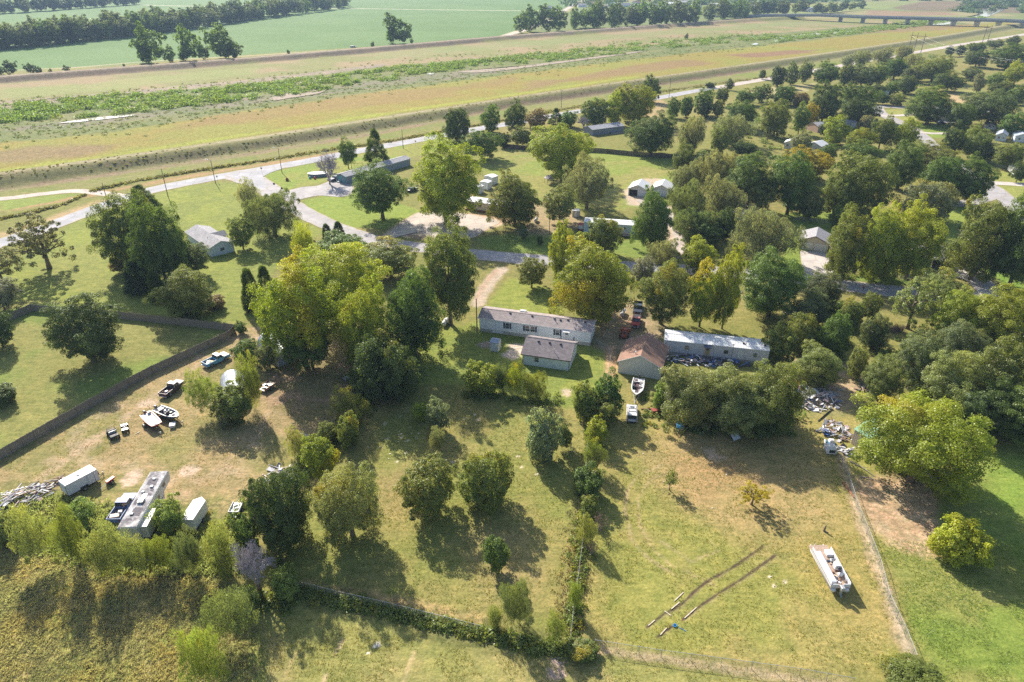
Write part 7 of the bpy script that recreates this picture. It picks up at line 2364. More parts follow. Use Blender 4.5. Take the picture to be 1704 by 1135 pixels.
def heap(label, c, rx, ry, n, pal, planks=.4, h=1.0, name='scrap_heap', rz=0, size=1.0, pdir=None):
    o = G(*c)
    t = thing(name, label, 'scrap heap', o, rz)
    for i in range(n):
        a = rng.random() * 6.283
        q = rng.random() ** .6
        x, y = rx * q * math.cos(a), ry * q * math.sin(a)
        z = h * (1 - q * q) * rng.uniform(.4, 1.0) + .08
        m = M_SCR[pal[rng.randrange(len(pal))]]
        if rng.random() < planks:
            l = rng.uniform(1.0, 2.8) * size
            d = pdir + rng.gauss(0, .35) if pdir is not None else rng.random() * 3.14
            MB().obox((x, y, z), (l, rng.uniform(.09, .22), rng.uniform(.05, .12)), d, rng.uniform(-.2, .2), rng.uniform(-.35, .35)).build('plank', m, t)
        elif rng.random() < .5:
            MB().obox((x, y, z), (rng.uniform(.5, 1.3) * size, rng.uniform(.4, .9) * size, .05), rng.random() * 3, rng.uniform(-.5, .5), rng.uniform(-.5, .5)).build('sheet', m, t)
        else:
            s = rng.uniform(.2, .55) * size
            b = MB()
            k = rng.randint(5, 7)
            b.loft([[(s * math.cos(j * 6.283 / k) * rng.uniform(.6, 1), s * .8 * math.sin(j * 6.283 / k) * rng.uniform(.6, 1), zz) for j in range(k)] for zz in (-s * .4, s * .4)])
            b.build('scrap_piece', m, t, loc=(x, y, z), rot=(rng.uniform(-.5, .5), rng.uniform(-.5, .5), 0))
    return t


heap('heap of white and grey boards and rubble at the left edge', (36, 832), 4.3, 3.0, 130, [0, 0, 0, 1, 1, 5, 5, 4, 7, 2], .6, 1.1, rz=.4, pdir=.3)
heap('thin line of old boards behind the cargo trailer', (94, 802), 2.6, 1.0, 22, [2, 5, 4, 2], .8, .35, rz=.6, pdir=0)
heap('scrap heap with orange pieces and long boards below the pale leafy tree', (1342, 662), 5.6, 4.2, 150, [0, 0, 1, 1, 5, 4, 7, 0, 3], .45, 1.0, rz=-.4)
t_ = heap('low litter of planks and sheets beside the scrap heap', (1370, 648), 3.4, 2.4, 36, [1, 5, 1, 7], .7, .35, rz=-.6, size=1.3, pdir=.2)
for (x, y_, a) in ((1322, 641, -.8), (1327, 651, -.7)):
    X_, Y_ = G(x, y_)
    ob = MB().obox((0, 0, .9), (1.5, .9, .1), a, .25, .1).obox((0, 0, .45), (1.2, .2, .9), a).build('slide_panel', M_SCR[6], None, loc=(X_, Y_, 0))
    tag(ob, 'orange plastic panel in the scrap heap, ' + ('upper' if y_ < 645 else 'lower') + ' one of two', 'plastic panel')
heap('junk piled along the front of the white mobile home, left part', (1150, 600), 6.0, 2.2, 110, [0, 1, 4, 7, 2, 3, 0, 4], .35, .9, rz=-.2, size=.8)
heap('junk piled along the front of the white mobile home, right part', (1205, 604), 5.0, 1.8, 80, [0, 1, 4, 4, 3, 2], .4, .9, rz=-.2, size=.8)
heap('pile of bags and parts beside the green-roofed shed', (1392, 718), 2.6, 3.2, 80, [0, 1, 1, 4, 7, 2], .3, .8, rz=.2, size=.8)
heap('small pile with blue and white bins above the white fridge shell', (1373, 721), 1.4, 1.1, 22, [3, 0, 4, 1], .2, .8, size=.9)
heap('bits of white junk on the dirt beside the fence top', (1410, 752), 1.4, 1.6, 22, [0, 0, 4, 1], .4, .35)
heap('scattered grey rubbish at the fence line left of the large juniper', (468, 790), 2.6, 2.6, 36, [1, 1, 5, 0], .5, .3)
heap('rubbish and boards at the far side of the yellow-olive bush', (502, 735), 1.2, 2.0, 16, [1, 5], .5, .3)
heap('weathered boards in the small clearing behind the brush pile', (1320, 520), 2.0, 2.0, 24, [1, 5, 4], .7, .4)
heap('reddish scrap under the pale green tree by the shaded drive', (1436, 647), 1.4, 1.2, 18, [2, 2, 5, 4], .5, .5)
for (x, y_, lab, cm, s) in ((1381, 752, 'white box-shaped tank shell at the foot of the fence', M_SCR[0], 1.0), (1383, 738, 'white drum with a blue base beside the fence', M_SCR[0], .62)):
    X_, Y_ = G(x, y_)
    t = thing('tank_shell', lab, 'tank', (X_, Y_, 0), -.1)
    MB().loft([[(-.8 * s, -.75 * s, .02), (.8 * s, -.75 * s, .02), (.8 * s, .75 * s, .02), (-.8 * s, .75 * s, .02)], [(-.85 * s, -.8 * s, .8 * s), (.85 * s, -.8 * s, .8 * s), (.85 * s, .8 * s, .8 * s), (-.85 * s, .8 * s, .8 * s)], [(-.6 * s, -.5 * s, 1.35 * s), (.6 * s, -.5 * s, 1.35 * s), (.6 * s, .6 * s, 1.35 * s), (-.6 * s, .6 * s, 1.35 * s)]]).build('shell', cm, t, bevel=.1)
    if s < 1: MB().box(-.56, -.54, .02, .56, .54, .4).build('blue_base', mat("scrap_blue2", (.03, .20, .45), .5), t)
    else: MB().box(-.45, -.86, .45, .45, -.80, .95).build('opening_shade_panel', M_DARK, t)  # dark plate on the closed shell, painting the shade of a hole
X_, Y_ = G(1372, 742)
tag(MB().tube([(-.5, -1.2, .15), (.6, 1.4, .2)], .13, 8).build('pipe', M_SCR[0], None, loc=(X_, Y_, 0)), 'pale pipe leaning beside the white tank shell', 'pipe')
for k, (x, y_) in enumerate(((1371, 693), (1375, 690))):
    X_, Y_ = G(x, y_)
    tag(MB().box(-2.2, -.09, .02, 2.2, .09, .14).build('rail', M_DARK, None, loc=(X_, Y_, 0), rot=(0, 0, .75)), ('upper' if k else 'lower') + ' of two dark metal rails on the dirt by the green-roofed shed', 'rail')
X_, Y_ = G(1410, 815)
tag(MB().tube([(0, 1.6, .12), (.1, 0, .16), (.2, -1.8, .10)], .14, 6).build('log', M_RUST, None, loc=(X_, Y_, 0)), 'red-brown log lying against the right fence', 'log')
for (x, y_, a, L_, lab) in ((1434, 780, -1.0, 4.2, 'long pale branch at the foot of the bright yellow-green tree'), (1447, 798, -.4, 2.6, 'dark broken branch on the dirt by the bright yellow-green tree')):
    X_, Y_ = G(x, y_)
    tag(MB().tube([(-L_ / 2, 0, .1), (0, .15, .2), (L_ / 2, -.1, .1)], [.10, .08, .03], 6).tube([(0, .15, .2), (.6, .7, .35)], [.05, .02], 5).build('fallen_branch', M_BARE, None, loc=(X_, Y_, 0), rot=(0, 0, a)), lab, 'branch')
# brush pile of cut branches
X_, Y_ = G(1488, 548)
me = bare_mesh('brush', 15, 3, mat("cut_brush", (.22, .15, .12), .9), .9, .03)
t = thing('brush_pile', 'pile of cut brown branches on the lawn below the open light green tree', 'brush pile', (X_, Y_, 0), 0)
for i in range(9):
    inst('branch', me, t, (rng.uniform(-1.5, 1.5), rng.uniform(-1, 1), .2), (rng.uniform(.8, 1.5), rng.uniform(-.4, .4), rng.uniform(-.8, .8)), (2.2, 2.2, 2.2))

# bare trees
def bare(label, cx, base_y, top_y, w, me, c=None, name='bare_tree'):
    X_, Y_ = G(cx, base_y)
    m = depth(cx, base_y) / F
    phi = math.atan2(CAM_H, Y_)
    h = (base_y - top_y) * m / max(.35, math.cos(phi)) * .92
    r_ = w / 2 * m
    t = thing(name, label, 'tree', (X_, Y_, 0), rng.random() * 6)
    inst('trunk', MB().tube([(0, 0, -.1), (.05, 0, h * .14), (0, .05, h * .24)], [.32, .24, .18], 8).mesh('trunk', M_BARK), t)
    inst('branches', me, t, (0, 0, h * .12), (0, 0, 0), (r_ * 1.15, r_ * 1.15, h * .95))
    return t


bare('dead silver-grey tree with tangled bare branches at the lower left', 432, 982, 900, 92, BARE)
bare('half-bare grey-brown tree beside the covered pool', 549, 307, 246, 56, BARE)
bare('bare grey bush in front of the long blue-grey house', 971, 214, 190, 34, BARE)
bare('dead brown-grey tree in the willow wood by the little dark building', 1226, 372, 326, 40, BARE)
for (cx, by, ty, w, lab) in ((992, 788, 738, 50, 'dry brown twiggy shrub on the dividing fence line, upper one'), (998, 882, 846, 52, 'dry grey twiggy shrub on the dividing fence line, lower one'), (985, 925, 895, 40, 'sparse dry shrub on the dividing fence line above the slim sapling'), (1620, 262, 226, 34, 'leafless pinkish-brown tree at the right in front of the blue-grey roofed sheds'), (660, 1012, 985, 36, 'dry leafless shrub at the tip of the big shadow by the bottom fence')):
    bare(lab, cx, by, ty, w, TWIGGY, name='dry_shrub' if 'shrub' in lab else 'bare_tree')
# ---------------------------------------------------------------- woods between the lanes, belts and far trees
wood_trees = [
    ('mid', 1282, 108, 1312, 142, 'dkb'), ('mid', 1306, 100, 1332, 139, 'bg'), ('mid', 1326, 98, 1354, 138, 'bg'), ('big', 1350, 102, 1404, 142, 'mid'),
    ('mid', 1262, 115, 1276, 130, 'bg'), ('mid', 1207, 129, 1223, 148, 'bg'), ('bush', 1170, 137, 1192, 146, 'dk'),
    ('mid', 1108, 160, 1136, 194, 'mid'), ('mid', 1130, 158, 1156, 192, 'mid'), ('mid', 1152, 143, 1194, 190, 'mid'), ('mid', 1190, 142, 1217, 175, 'dk'), ('mid', 1153, 163, 1190, 193, 'bg'), ('mid', 1184, 165, 1208, 192, 'pg'),
    ('big', 1206, 165, 1266, 212, 'mid'), ('mid', 1222, 147, 1262, 172, 'mid'), ('mid', 1250, 138, 1290, 168, 'mid'), ('mid', 1284, 140, 1328, 172, 'mid'),
    ('big', 1262, 163, 1322, 226, 'ol'), ('mid', 1316, 170, 1350, 220, 'mid'), ('mid', 1334, 168, 1366, 208, 'or'), ('mid', 1315, 152, 1350, 176, 'br'), ('big', 1344, 135, 1404, 204, 'dk'), ('big', 1392, 136, 1460, 195, 'mid'),
    ('willow', 1122, 190, 1180, 254, 'gr'), ('willow', 1182, 185, 1260, 238, 'gr'), ('mid', 1176, 208, 1218, 256, 'ol'), ('mid', 1212, 232, 1262, 258, 'dk'), ('mid', 1310, 218, 1358, 254, 'gr'),
    ('mid', 1395, 106, 1420, 140, 'bg'), ('big', 1410, 107, 1462, 142, 'bg'), ('mid', 1444, 104, 1480, 142, 'mid'), ('big', 1466, 96, 1516, 130, 'mid'), ('willow', 1415, 82, 1452, 110, 'gr'), ('willow', 1448, 76, 1490, 104, 'gr'), ('willow', 1486, 72, 1522, 100, 'gr'), ('willow', 1500, 88, 1548, 124, 'gr'), ('willow', 1398, 88, 1424, 112, 'sv'),
    ('big', 1522, 92, 1590, 134, 'ol'), ('mid', 1550, 118, 1610, 150, 'dk'), ('mid', 1472, 134, 1498, 158, 'mid'), ('mid', 1492, 125, 1530, 154, 'dk'), ('bush', 1452, 152, 1484, 174, 'mid'), ('bush', 1478, 156, 1508, 176, 'ol'), ('mid', 1444, 138, 1476, 158, 'bg'),
    ('big', 1506, 143, 1596, 204, 'mid'), ('big', 1598, 146, 1700, 208, 'bg'), ('big', 1576, 170, 1626, 216, 'mid'), ('mid', 1666, 184, 1714, 226, 'mid'), ('mid', 1644, 134, 1690, 164, 'dk'), ('mid', 1617, 120, 1642, 152, 'gr'), ('mid', 1640, 120, 1676, 144, 'mid'), ('big', 1670, 102, 1714, 140, 'yg'), ('big', 1646, 70, 1714, 114, 'mid'), ('big', 1604, 82, 1650, 110, 'dk'),
    ('mid', 1572, 76, 1590, 92, 'dkb'), ('mid', 1588, 74, 1610, 92, 'dkb'), ('mid', 1608, 70, 1642, 86, 'mid'), ('mid', 1674, 58, 1700, 75, 'dk'), ('mid', 1640, 66, 1676, 80, 'bg'),
    ('big', 1594, 210, 1658, 262, 'ol'), ('mid', 1566, 210, 1604, 260, 'dk'), ('big', 1655, 235, 1712, 280, 'ol'), ('mid', 1622, 238, 1664, 268, 'dk'), ('big', 1448, 192, 1490, 246, 'ol'), ('big', 1480, 194, 1532, 250, 'yg'), ('mid', 1364, 190, 1418, 238, 'yg'), ('mid', 1402, 212, 1460, 248, 'yg'),
    ('mid', 1394, 162, 1466, 206, 'dk'), ('mid', 1426, 190, 1454, 216, 'gr'), ('mid', 1358, 236, 1400, 268, 'mid'), ('mid', 1400, 232, 1470, 272, 'mid'), ('mid', 1680, 268, 1714, 300, 'dk'), ('mid', 1300, 250, 1330, 272, 'dk'), ('bush', 1524, 190, 1550, 200, 'dk'), ('mid', 1676, 140, 1716, 172, 'mid'),
    ('mid', 1596, 110, 1640, 132, 'bg'), ('mid', 1500, 112, 1536, 136, 'bg'), ('mid', 1360, 200, 1395, 226, 'dk'),
]
LM = [(1534, 190, 'broad tree beside the black cars'), (1632, 190, 'wide spreading tree by the far lane'), (1463, 185, 'far lane fork'), (1320, 242, 'white sheds beyond the back lawn'), (1250, 245, 'small shaded lawn behind the willow wood'),
      (1525, 78, 'three-legged power pylon'), (1640, 60, 'two-legged power pylon'), (1230, 138, 'pinkish gravel road end'), (1664, 228, 'blue-grey roofed sheds'), (1372, 214, 'brick-coloured house'), (1100, 175, 'dark tree at the road bend'), (1620, 262, 'leafless pinkish-brown tree'), (1380, 120, 'levee road'), (1600, 160, 'dry clearing'), (1500, 160, 'hedge along the far lane'), (1350, 150, 'pale open strip by the levee road'), (1680, 290, 'rounded white camper'), (1704, 100, 'right edge of the picture')]
USED = set()
HUE = {'mid': 'green', 'dk': 'dark green', 'dkb': 'dark blackish', 'bg': 'blue-green', 'gr': 'grey-green', 'sv': 'silvery', 'ol': 'olive', 'yg': 'yellow-green', 'or': 'orange-brown', 'br': 'brownish', 'pg': 'pale green'}


def wood_label(kind, x0, y0, x1, y1, col):
    cx, cy = (x0 + x1) / 2, (y0 + y1) / 2
    sz = 'low' if kind == 'bush' else ('large' if x1 - x0 > 70 else ('medium' if x1 - x0 > 42 else 'small'))
    for lx, ly, nm in sorted(LM, key=lambda q: math.hypot(q[0] - cx, (q[1] - cy) * 1.5)):
        dx, dy = cx - lx, cy - ly
        rel = ('right of' if dx > 0 else 'left of') if abs(dx) > 1.3 * abs(dy) else ('behind' if dy < 0 else 'in front of')
        l = '%s %s %s %s the %s' % (sz, HUE[col], 'shrub' if kind == 'bush' else 'tree', rel, nm)
        if l not in USED:
            USED.add(l)
            return l
    return l


for e in wood_trees:
    kind, x0, y0, x1, y1, col = e
    dx_ = (x1 - x0) * .045
    x0 += dx_; x1 -= dx_; y0 += (y1 - y0) * .07
    tree(kind, x0, y0, x1, y1, 0 if kind == 'bush' else (2 if (x1 - x0) > 70 else .8), col, .06 if col in ('yg', 'ol') else (.5 if col == 'or' else 0), wood_label(kind, x0, y0, x1, y1, col), None, 'woods at the upper right')


def far_tree(x, base_y, h_px, w_px, col, label, group, c=.06):
    X_, Y_ = G(x, base_y)
    m = depth(x, base_y) / F
    h = h_px * m
    r_ = w_px / 2 * m
    q = random.Random(int(x * 31 + base_y * 17))
    k = q.uniform(.85, 1.15)
    cc = tuple(v * k for v in COLR[col]) + (.001,)
    b = h / 2 * (1 - c)
    me = PROTO['far'][int(x) % 3]
    o = inst('tree', me, None, (X_, Y_, h - b + ground_z(X_, Y_)), (0, 0, q.uniform(0, 6)), (r_ * 1.15, r_ * 1.15, b * 1.1), cc)
    return tag(o, label, 'tree', group)


def belt(pts, step, hpx, wpx, cols, label, group, rows_=2, dy=3.0):
    n = 0
    for (a, b) in zip(pts[:-1], pts[1:]):
        d = abs(b[0] - a[0])
        k = max(1, int(d / step))
        for i in range(k):
            f = (i + .5) / k
            for r_ in range(rows_):
                x = a[0] + (b[0] - a[0]) * f + rng.uniform(-step, step) * .4
                y_ = a[1] + (b[1] - a[1]) * f - r_ * dy * rng.uniform(.6, 1.2)
                s = np.interp(f + 0 * r_, (0, 1), (a[2], b[2]))
                far_tree(x, y_, hpx * s * rng.uniform(.75, 1.15), wpx * s * rng.uniform(.8, 1.25), cols[rng.randrange(len(cols))], label, group)
                n += 1
    return n


belt([(-20, 84, 1.1), (120, 71, 1.05), (245, 58, .95), (330, 46, .85), (420, 33, .8), (480, 25, .75), (580, 12, .6)], 12, 31, 30, ['bg', 'bg', 'mid', 'dkb'], 'bluish tree in the long tree belt across the far crop field', 'tree belt across the crop field', 2, 4)
belt([(-20, 24, .75), (120, 15, .65), (230, 7, .55)], 11, 28, 28, ['bg', 'dkb'], 'hazy tree in the farthest tree belt at the top left', 'farthest tree belt', 1, 3)
for (x, y_, h, w, col, lab) in (
        (256, 105, 55, 48, 'mid', 'tall dark tree at the field edge, leftmost of the three big ones'), (243, 105, 30, 26, 'mid', 'lower part tree at the foot of the leftmost field-edge tree'), (283, 104, 24, 24, 'mid', 'round bush-like tree between the field-edge trees'),
        (320, 101, 50, 36, 'mid', 'narrow tall tree at the field edge, middle of the three big ones'), (309, 101, 14, 18, 'dk', 'small bush at the foot of the middle field-edge tree'), (342, 99, 20, 18, 'dk', 'small dark tree between the middle and right field-edge trees'),
        (366, 98, 48, 40, 'mid', 'broad tall tree at the field edge, rightmost of the three big ones'), (380, 97, 30, 30, 'mid', 'lower tree leaning against the rightmost field-edge tree'), (394, 96, 23, 22, 'bg', 'small tree at the right end of the field-edge row'),
        (662, 73, 42, 42, 'mid', 'lone spreading tree at the edge of the far crop field'), (621, 79, 8, 7, 'dk', 'tiny bush left of the lone spreading tree'), (685, 73, 8, 6, 'dk', 'tiny bush right of the lone spreading tree'), (480, 91, 7, 6, 'dk', 'tiny bush by the far track near the field corner'),
        (21, 124, 20, 21, 'dkb', 'small dark pine by the far track, second from the left'), (4, 124, 14, 12, 'dkb', 'small dark pine by the far track at the left edge'), (51, 124, 16, 15, 'dkb', 'small dark pine by the far track, third from the left'), (65, 124, 13, 12, 'dkb', 'small dark pine by the far track, fourth from the left'), (85, 122, 7, 7, 'ol', 'tiny bush by the far track'), (112, 121, 11, 11, 'dkb', 'small dark pine by the far track, rightmost'), (207, 113, 6, 5, 'dk', 'tiny bush on the far track bend'),
        (870, 56, 30, 28, 'mid', 'left tree of the cluster by the levee end of the field track'), (886, 53, 36, 34, 'mid', 'tree in the cluster by the levee end of the field track, middle'), (906, 53, 37, 38, 'mid', 'large tree in the cluster by the levee end of the field track'), (927, 51, 33, 32, 'mid', 'right tree of the cluster by the levee end of the field track'),
        (955, 48, 30, 26, 'mid', 'first tree of the long row along the far levee'), (1142, 65, 8, 6, 'dkb', 'lone small dark bush on the pink meadow')):
    far_tree(x, y_, h, w, col, lab, None)
belt([(965, 47, 1), (1010, 46, 1.1), (1060, 43, 1.1), (1110, 41, 1.15), (1165, 38, 1.0)], 14, 31, 28, ['mid', 'mid', 'bg'], 'tree in the long row along the far levee', 'row along the far levee', 1, 2)
belt([(1172, 34, 1.0), (1215, 31, .95), (1262, 29, .75)], 12, 27, 26, ['bg', 'mid'], 'tree in the row along the far levee near the suburb', 'row along the far levee', 1, 2)
belt([(1265, 24, .9), (1330, 23, .9), (1345, 15, .8)], 12, 22, 24, ['bg', 'dkb'], 'tree at the edge of the suburb by the bridge end', 'trees by the bridge end', 1, 2)
belt([(1355, 23, .8), (1400, 20, .8), (1440, 13, .6)], 11, 17, 22, ['bg', 'dkb'], 'tree at the edge of the meadow behind the bridge', 'trees by the bridge end', 1, 2)


# joined masses: the wood on the horizon, the river shrubs, weeds
def mass(name, label, items, col, seed, per=44, leaf=.24, kind_rc=1.0, yel=.001, sq=.62, cat=None, mtl=None):
    """items: (x, y, z0, radius, height) - one joined mesh of leaf sprays"""
    r = np.random.default_rng(seed)
    it = np.array(items)
    n = len(it) * per
    k = np.repeat(np.arange(len(it)), per)
    d = unit(r.normal(size=(n, 3)))
    d[:, 2] = np.abs(d[:, 2]) * 1.0 - .15
    rr = r.random(n) ** .35
    wob = .75 + .5 * vnoise(d[:, 0] * 2.2 + k * 3.7, d[:, 1] * 2.2 + d[:, 2], seed)
    p = np.stack([it[k, 0] + d[:, 0] * rr * it[k, 3] * wob, it[k, 1] + d[:, 1] * rr * it[k, 3] * wob, it[k, 2] + np.clip(d[:, 2], 0, 1) * rr * it[k, 4] * wob + .1], 1)
    nrm = unit(d * .6 + r.normal(size=(n, 3)) * .6 + [0, 0, .35])
    t = unit(np.cross(nrm, r.normal(size=(n, 3))))
    b = np.cross(nrm, t)
    s = leaf * (it[k, 3] ** .5) * r.uniform(.6, 1.3, n)
    V = np.stack([p - t * s[:, None], p - b * (s * sq)[:, None], p + t * s[:, None], p + b * (s * sq)[:, None]], 1)
    cl = r.random(len(it))
    cvv = np.clip(.5 * cl[k] + .5 * r.random(n), 0, 1)
    me = rect_mesh_np(name, V.reshape(-1, 3), np.arange(n * 4).reshape(n, 4), mtl or M_LEAF, {"cv": ('FACE', 'FLOAT', cvv), "cl": ('FACE', 'FLOAT', cl[k])})
    o = inst(name, me, None, color=(*col, yel))
    return tag(o, label, cat, None, 'stuff')


items = []
for i in range(420):
    x = rng.uniform(930, 1720); y_ = rng.uniform(-16, 12 if x < 1300 else 6)
    if 1430 < x < 1600 and y_ > 2: continue
    X_, Y_ = G(x, max(y_, -14))
    r_ = rng.uniform(7, 13)
    items.append((X_, Y_, 0, r_, rng.uniform(9, 15)))
for i in range(170):
    x = rng.uniform(-60, 900); y_ = rng.uniform(-18, -6)
    X_, Y_ = G(x, y_)
    items.append((X_, Y_, 0, rng.uniform(8, 13), rng.uniform(9, 15)))
for i in range(90):
    x = rng.uniform(950, 1290)
    y_ = rng.uniform(8, 34 - (x - 950) * .03)
    X_, Y_ = G(x, y_)
    items.append((X_, Y_, 0, rng.uniform(5, 9), rng.uniform(7, 12)))
for i in range(60):
    x = rng.uniform(1590, 1720); y_ = rng.uniform(3, 22)
    if y_ > 26 - (x - 1590) * .12 and x < 1690 and y_ > 12: continue
    X_, Y_ = G(x, y_)
    items.append((X_, Y_, 0, rng.uniform(8, 14), rng.uniform(6, 10)))
mass('distant_wood', 'hazy blue-green woods on the horizon', items, (.075, .12, .05), 5, 90, .62, cat='wood')

# shrubs along the river: bright green willows on the flood way
SH = [(-80, 196, 26), (0, 192, 32), (80, 184, 32), (160, 177, 34), (250, 168, 34), (340, 162, 26), (430, 152, 24), (520, 142, 24), (600, 131, 22), (660, 122, 20), (720, 114, 14), (800, 107, 12), (850, 101, 15), (950, 91, 16), (1060, 80, 15), (1160, 70, 12), (1240, 64, 10), (1285, 62, 8)]
items = []
for i in range(1700):
    x = rng.uniform(-80, 1290)
    c = np.interp(x, [q[0] for q in SH], [q[1] for q in SH]); w = np.interp(x, [q[0] for q in SH], [q[2] for q in SH])
    y_ = c + rng.uniform(-.5, .5) * w
    X_, Y_ = G(x, y_)
    if fbm(np.array([X_]), np.array([Y_]), 22, 3, 8)[0] < .36: continue
    r_ = rng.uniform(1.5, 4.6)
    items.append((X_, Y_, 0, r_, r_ * rng.uniform(.55, .95)))
for i in range(520):
    x = rng.uniform(1290, 1640)
    c = np.interp(x, (1290, 1440, 1560, 1640), (66, 50, 36, 30)); y_ = c + rng.uniform(-5, 5) * (1 if x < 1560 else .5)
    X_, Y_ = G(x, y_)
    r_ = rng.uniform(1.5, 4)
    items.append((X_, Y_, 0, r_, r_ * .7))
mass('river_shrubs', 'belt of bright green willow shrubs along the river in the flood way', items, (.185, .26, .065), 6, 70, .27, cat='shrubs')
items = []
for i in range(900):
    x = rng.uniform(-60, 1300)
    c = np.interp(x, (0, 250, 430, 640, 850, 1060, 1280), (222, 202, 172, 144, 118, 95, 72)) + rng.gauss(0, 8) * np.interp(x, (0, 1300), (1.2, .4))
    X_, Y_ = G(x, c)
    r_ = rng.uniform(.5, 1.6)
    items.append((X_, Y_, 0, r_, r_ * .6))
for i in range(260):
    x = rng.uniform(-40, 1290)
    c = np.interp(x, (0, 250, 430, 640, 850, 1060, 1280), (172, 150, 132, 106, 86, 68, 50)) + rng.gauss(0, 3)
    X_, Y_ = G(x, c)
    r_ = rng.uniform(.5, 1.5)
    items.append((X_, Y_, 0, r_, r_ * .8))
mass('rough_scrub', 'low grey-green scrub beside the river belt', items, (.19, .22, .10), 7, 22, .30, cat='scrub')
# weeds along levee foot and verge fence
items = []
def along(pts, n, wpx, r0, r1, k=.9):
    for i in range(n):
        x = rng.uniform(pts[0][0], pts[-1][0])
        y_ = np.interp(x, [p[0] for p in pts], [p[1] for p in pts]) + rng.gauss(0, wpx)
        X_, Y_ = G(x, y_)
        r_ = rng.uniform(r0, r1)
        items.append((X_, Y_, ground_z(X_, Y_) - .05, r_, r_ * k))
along([(150, 319), (215, 304), (300, 289), (430, 269), (560, 248), (640, 237), (760, 215), (850, 198), (1000, 171), (1100, 153), (1280, 128)], 900, .8, .5, 1.3)
along([(0, 365), (60, 353), (110, 339), (142, 325)], 120, .8, .5, 1.1)
along([(-60, 312), (0, 304), (215, 277), (430, 246), (640, 212), (850, 172), (1060, 141), (1280, 109)], 420, 3.2, .22, .6, .5)
mass('verge_weeds', 'olive-brown weeds along the levee foot and the road fence', items, (.22, .21, .075), 8, 26, .28, cat='weeds')
items = []
along([(500, 986), (560, 1000), (640, 1016), (720, 1036), (800, 1054), (900, 1076), (960, 1084)], 420, 5, .35, 1.0, .9)
along([(430, 1000), (470, 1010), (500, 990)], 60, 8, .4, .9)
for i in range(240):
    y_ = rng.uniform(705, 1070)
    x = np.interp(y_, (700, 900, 950, 1070), (982, 968, 962, 948)) + rng.gauss(2, 7)
    X_, Y_ = G(x, y_); r_ = rng.uniform(.3, .8)
    items.append((X_, Y_, 0, r_, r_ * 1.1))
for i in range(170):
    f = rng.random()
    x = 500 + 120 * f + rng.gauss(0, 9); y_ = 790 - 130 * f + rng.gauss(0, 9)
    X_, Y_ = G(x, y_); r_ = rng.uniform(.4, 1.2)
    items.append((X_, Y_, 0, r_, r_ * 1.1))
for i in range(90):
    x = rng.uniform(770, 935); X_, Y_ = G(x, np.interp(x, (770, 935), (655, 672)) + rng.gauss(0, 4)); r_ = rng.uniform(.4, .9)
    items.append((X_, Y_, 0, r_, r_ * 1.2))
for i in range(150):
    x = rng.uniform(-20, 430); y_ = rng.uniform(860, 960) - 30 * abs(x - 200) / 200
    X_, Y_ = G(x, y_); r_ = rng.uniform(.5, 1.3)
    items.append((X_, Y_, 0, r_, r_))
for i in range(70):
    x = rng.uniform(1395, 1580); X_, Y_ = G(x, rng.uniform(448, 468)); r_ = rng.uniform(.5, 1.4)
    items.append((X_, Y_, 0, r_, r_))
for i in range(60):
    X_, Y_ = G(rng.uniform(1068, 1110), rng.uniform(655, 712)); r_ = rng.uniform(.2, .6)
    items.append((X_, Y_, 0, r_, r_))
mass('fence_line_weeds', 'green and straw weeds growing along the near fence lines', items, (.21, .25, .065), 9, 60, .17, yel=.12, cat='weeds')

# tall grass of the lower left field: bent blades in tufts
def grass_mass(name, label, poly_px, n, h, col, seed, bl=9, spread=.35, w=.035, yel=.001, thresh=.0):
    pw = GL(poly_px)
    xs = [p[0] for p in pw]; ys = [p[1] for p in pw]
    r = np.random.default_rng(seed)
    x = r.uniform(min(xs), max(xs), n * 2); y = r.uniform(min(ys), max(ys), n * 2)
    k = (sd_poly(x, y, pw) > r.uniform(-1.5, 1.5, len(x))) & (fbm(x, y, 3.0, 3, seed) > thresh)
    x, y = x[k][:n], y[k][:n]
    m = len(x)
    hh_ = h * (.5 + fbm(x, y, 2.5, 3, 4)) * r.uniform(.6, 1.3, m)
    tone = r.random(m) * .5 + .5 * fbm(x, y, 2.0, 3, 14)
    kk = np.repeat(np.arange(m), bl)
    N_ = m * bl
    a = r.random(N_) * 6.283
    le = r.uniform(.2, 1.0, N_) * spread
    bx = x[kk] + r.normal(0, .10, N_); by = y[kk] + r.normal(0, .10, N_)
    dx, dy = np.cos(a), np.sin(a)
    H_ = hh_[kk] * r.uniform(.6, 1.1, N_)
    wx, wy = -dy * w, dx * w
    V = np.empty((N_, 4, 3))
    V[:, 0] = np.stack([bx - wx, by - wy, np.zeros(N_)], 1)
    V[:, 1] = np.stack([bx + wx, by + wy, np.zeros(N_)], 1)
    V[:, 2] = np.stack([bx + wx * .7 + dx * le * .45, by + wy * .7 + dy * le * .45, H_ * .7], 1)
    V[:, 3] = np.stack([bx + dx * le, by + dy * le, H_ * (1 - le * .35)], 1)
    me = rect_mesh_np(name, V.reshape(-1, 3), np.arange(N_ * 4).reshape(N_, 4), M_LEAF, {"cv": ('FACE', 'FLOAT', np.clip(tone[kk] * .7 + .3 * r.random(N_), 0, 1)), "cl": ('FACE', 'FLOAT', np.clip(1.25 * fbm(x, y, 4.0, 3, 24) - .1, 0, 1)[kk])})
    return tag(inst(name, me, None, color=(*col, yel)), label, 'grass', None, 'stuff')


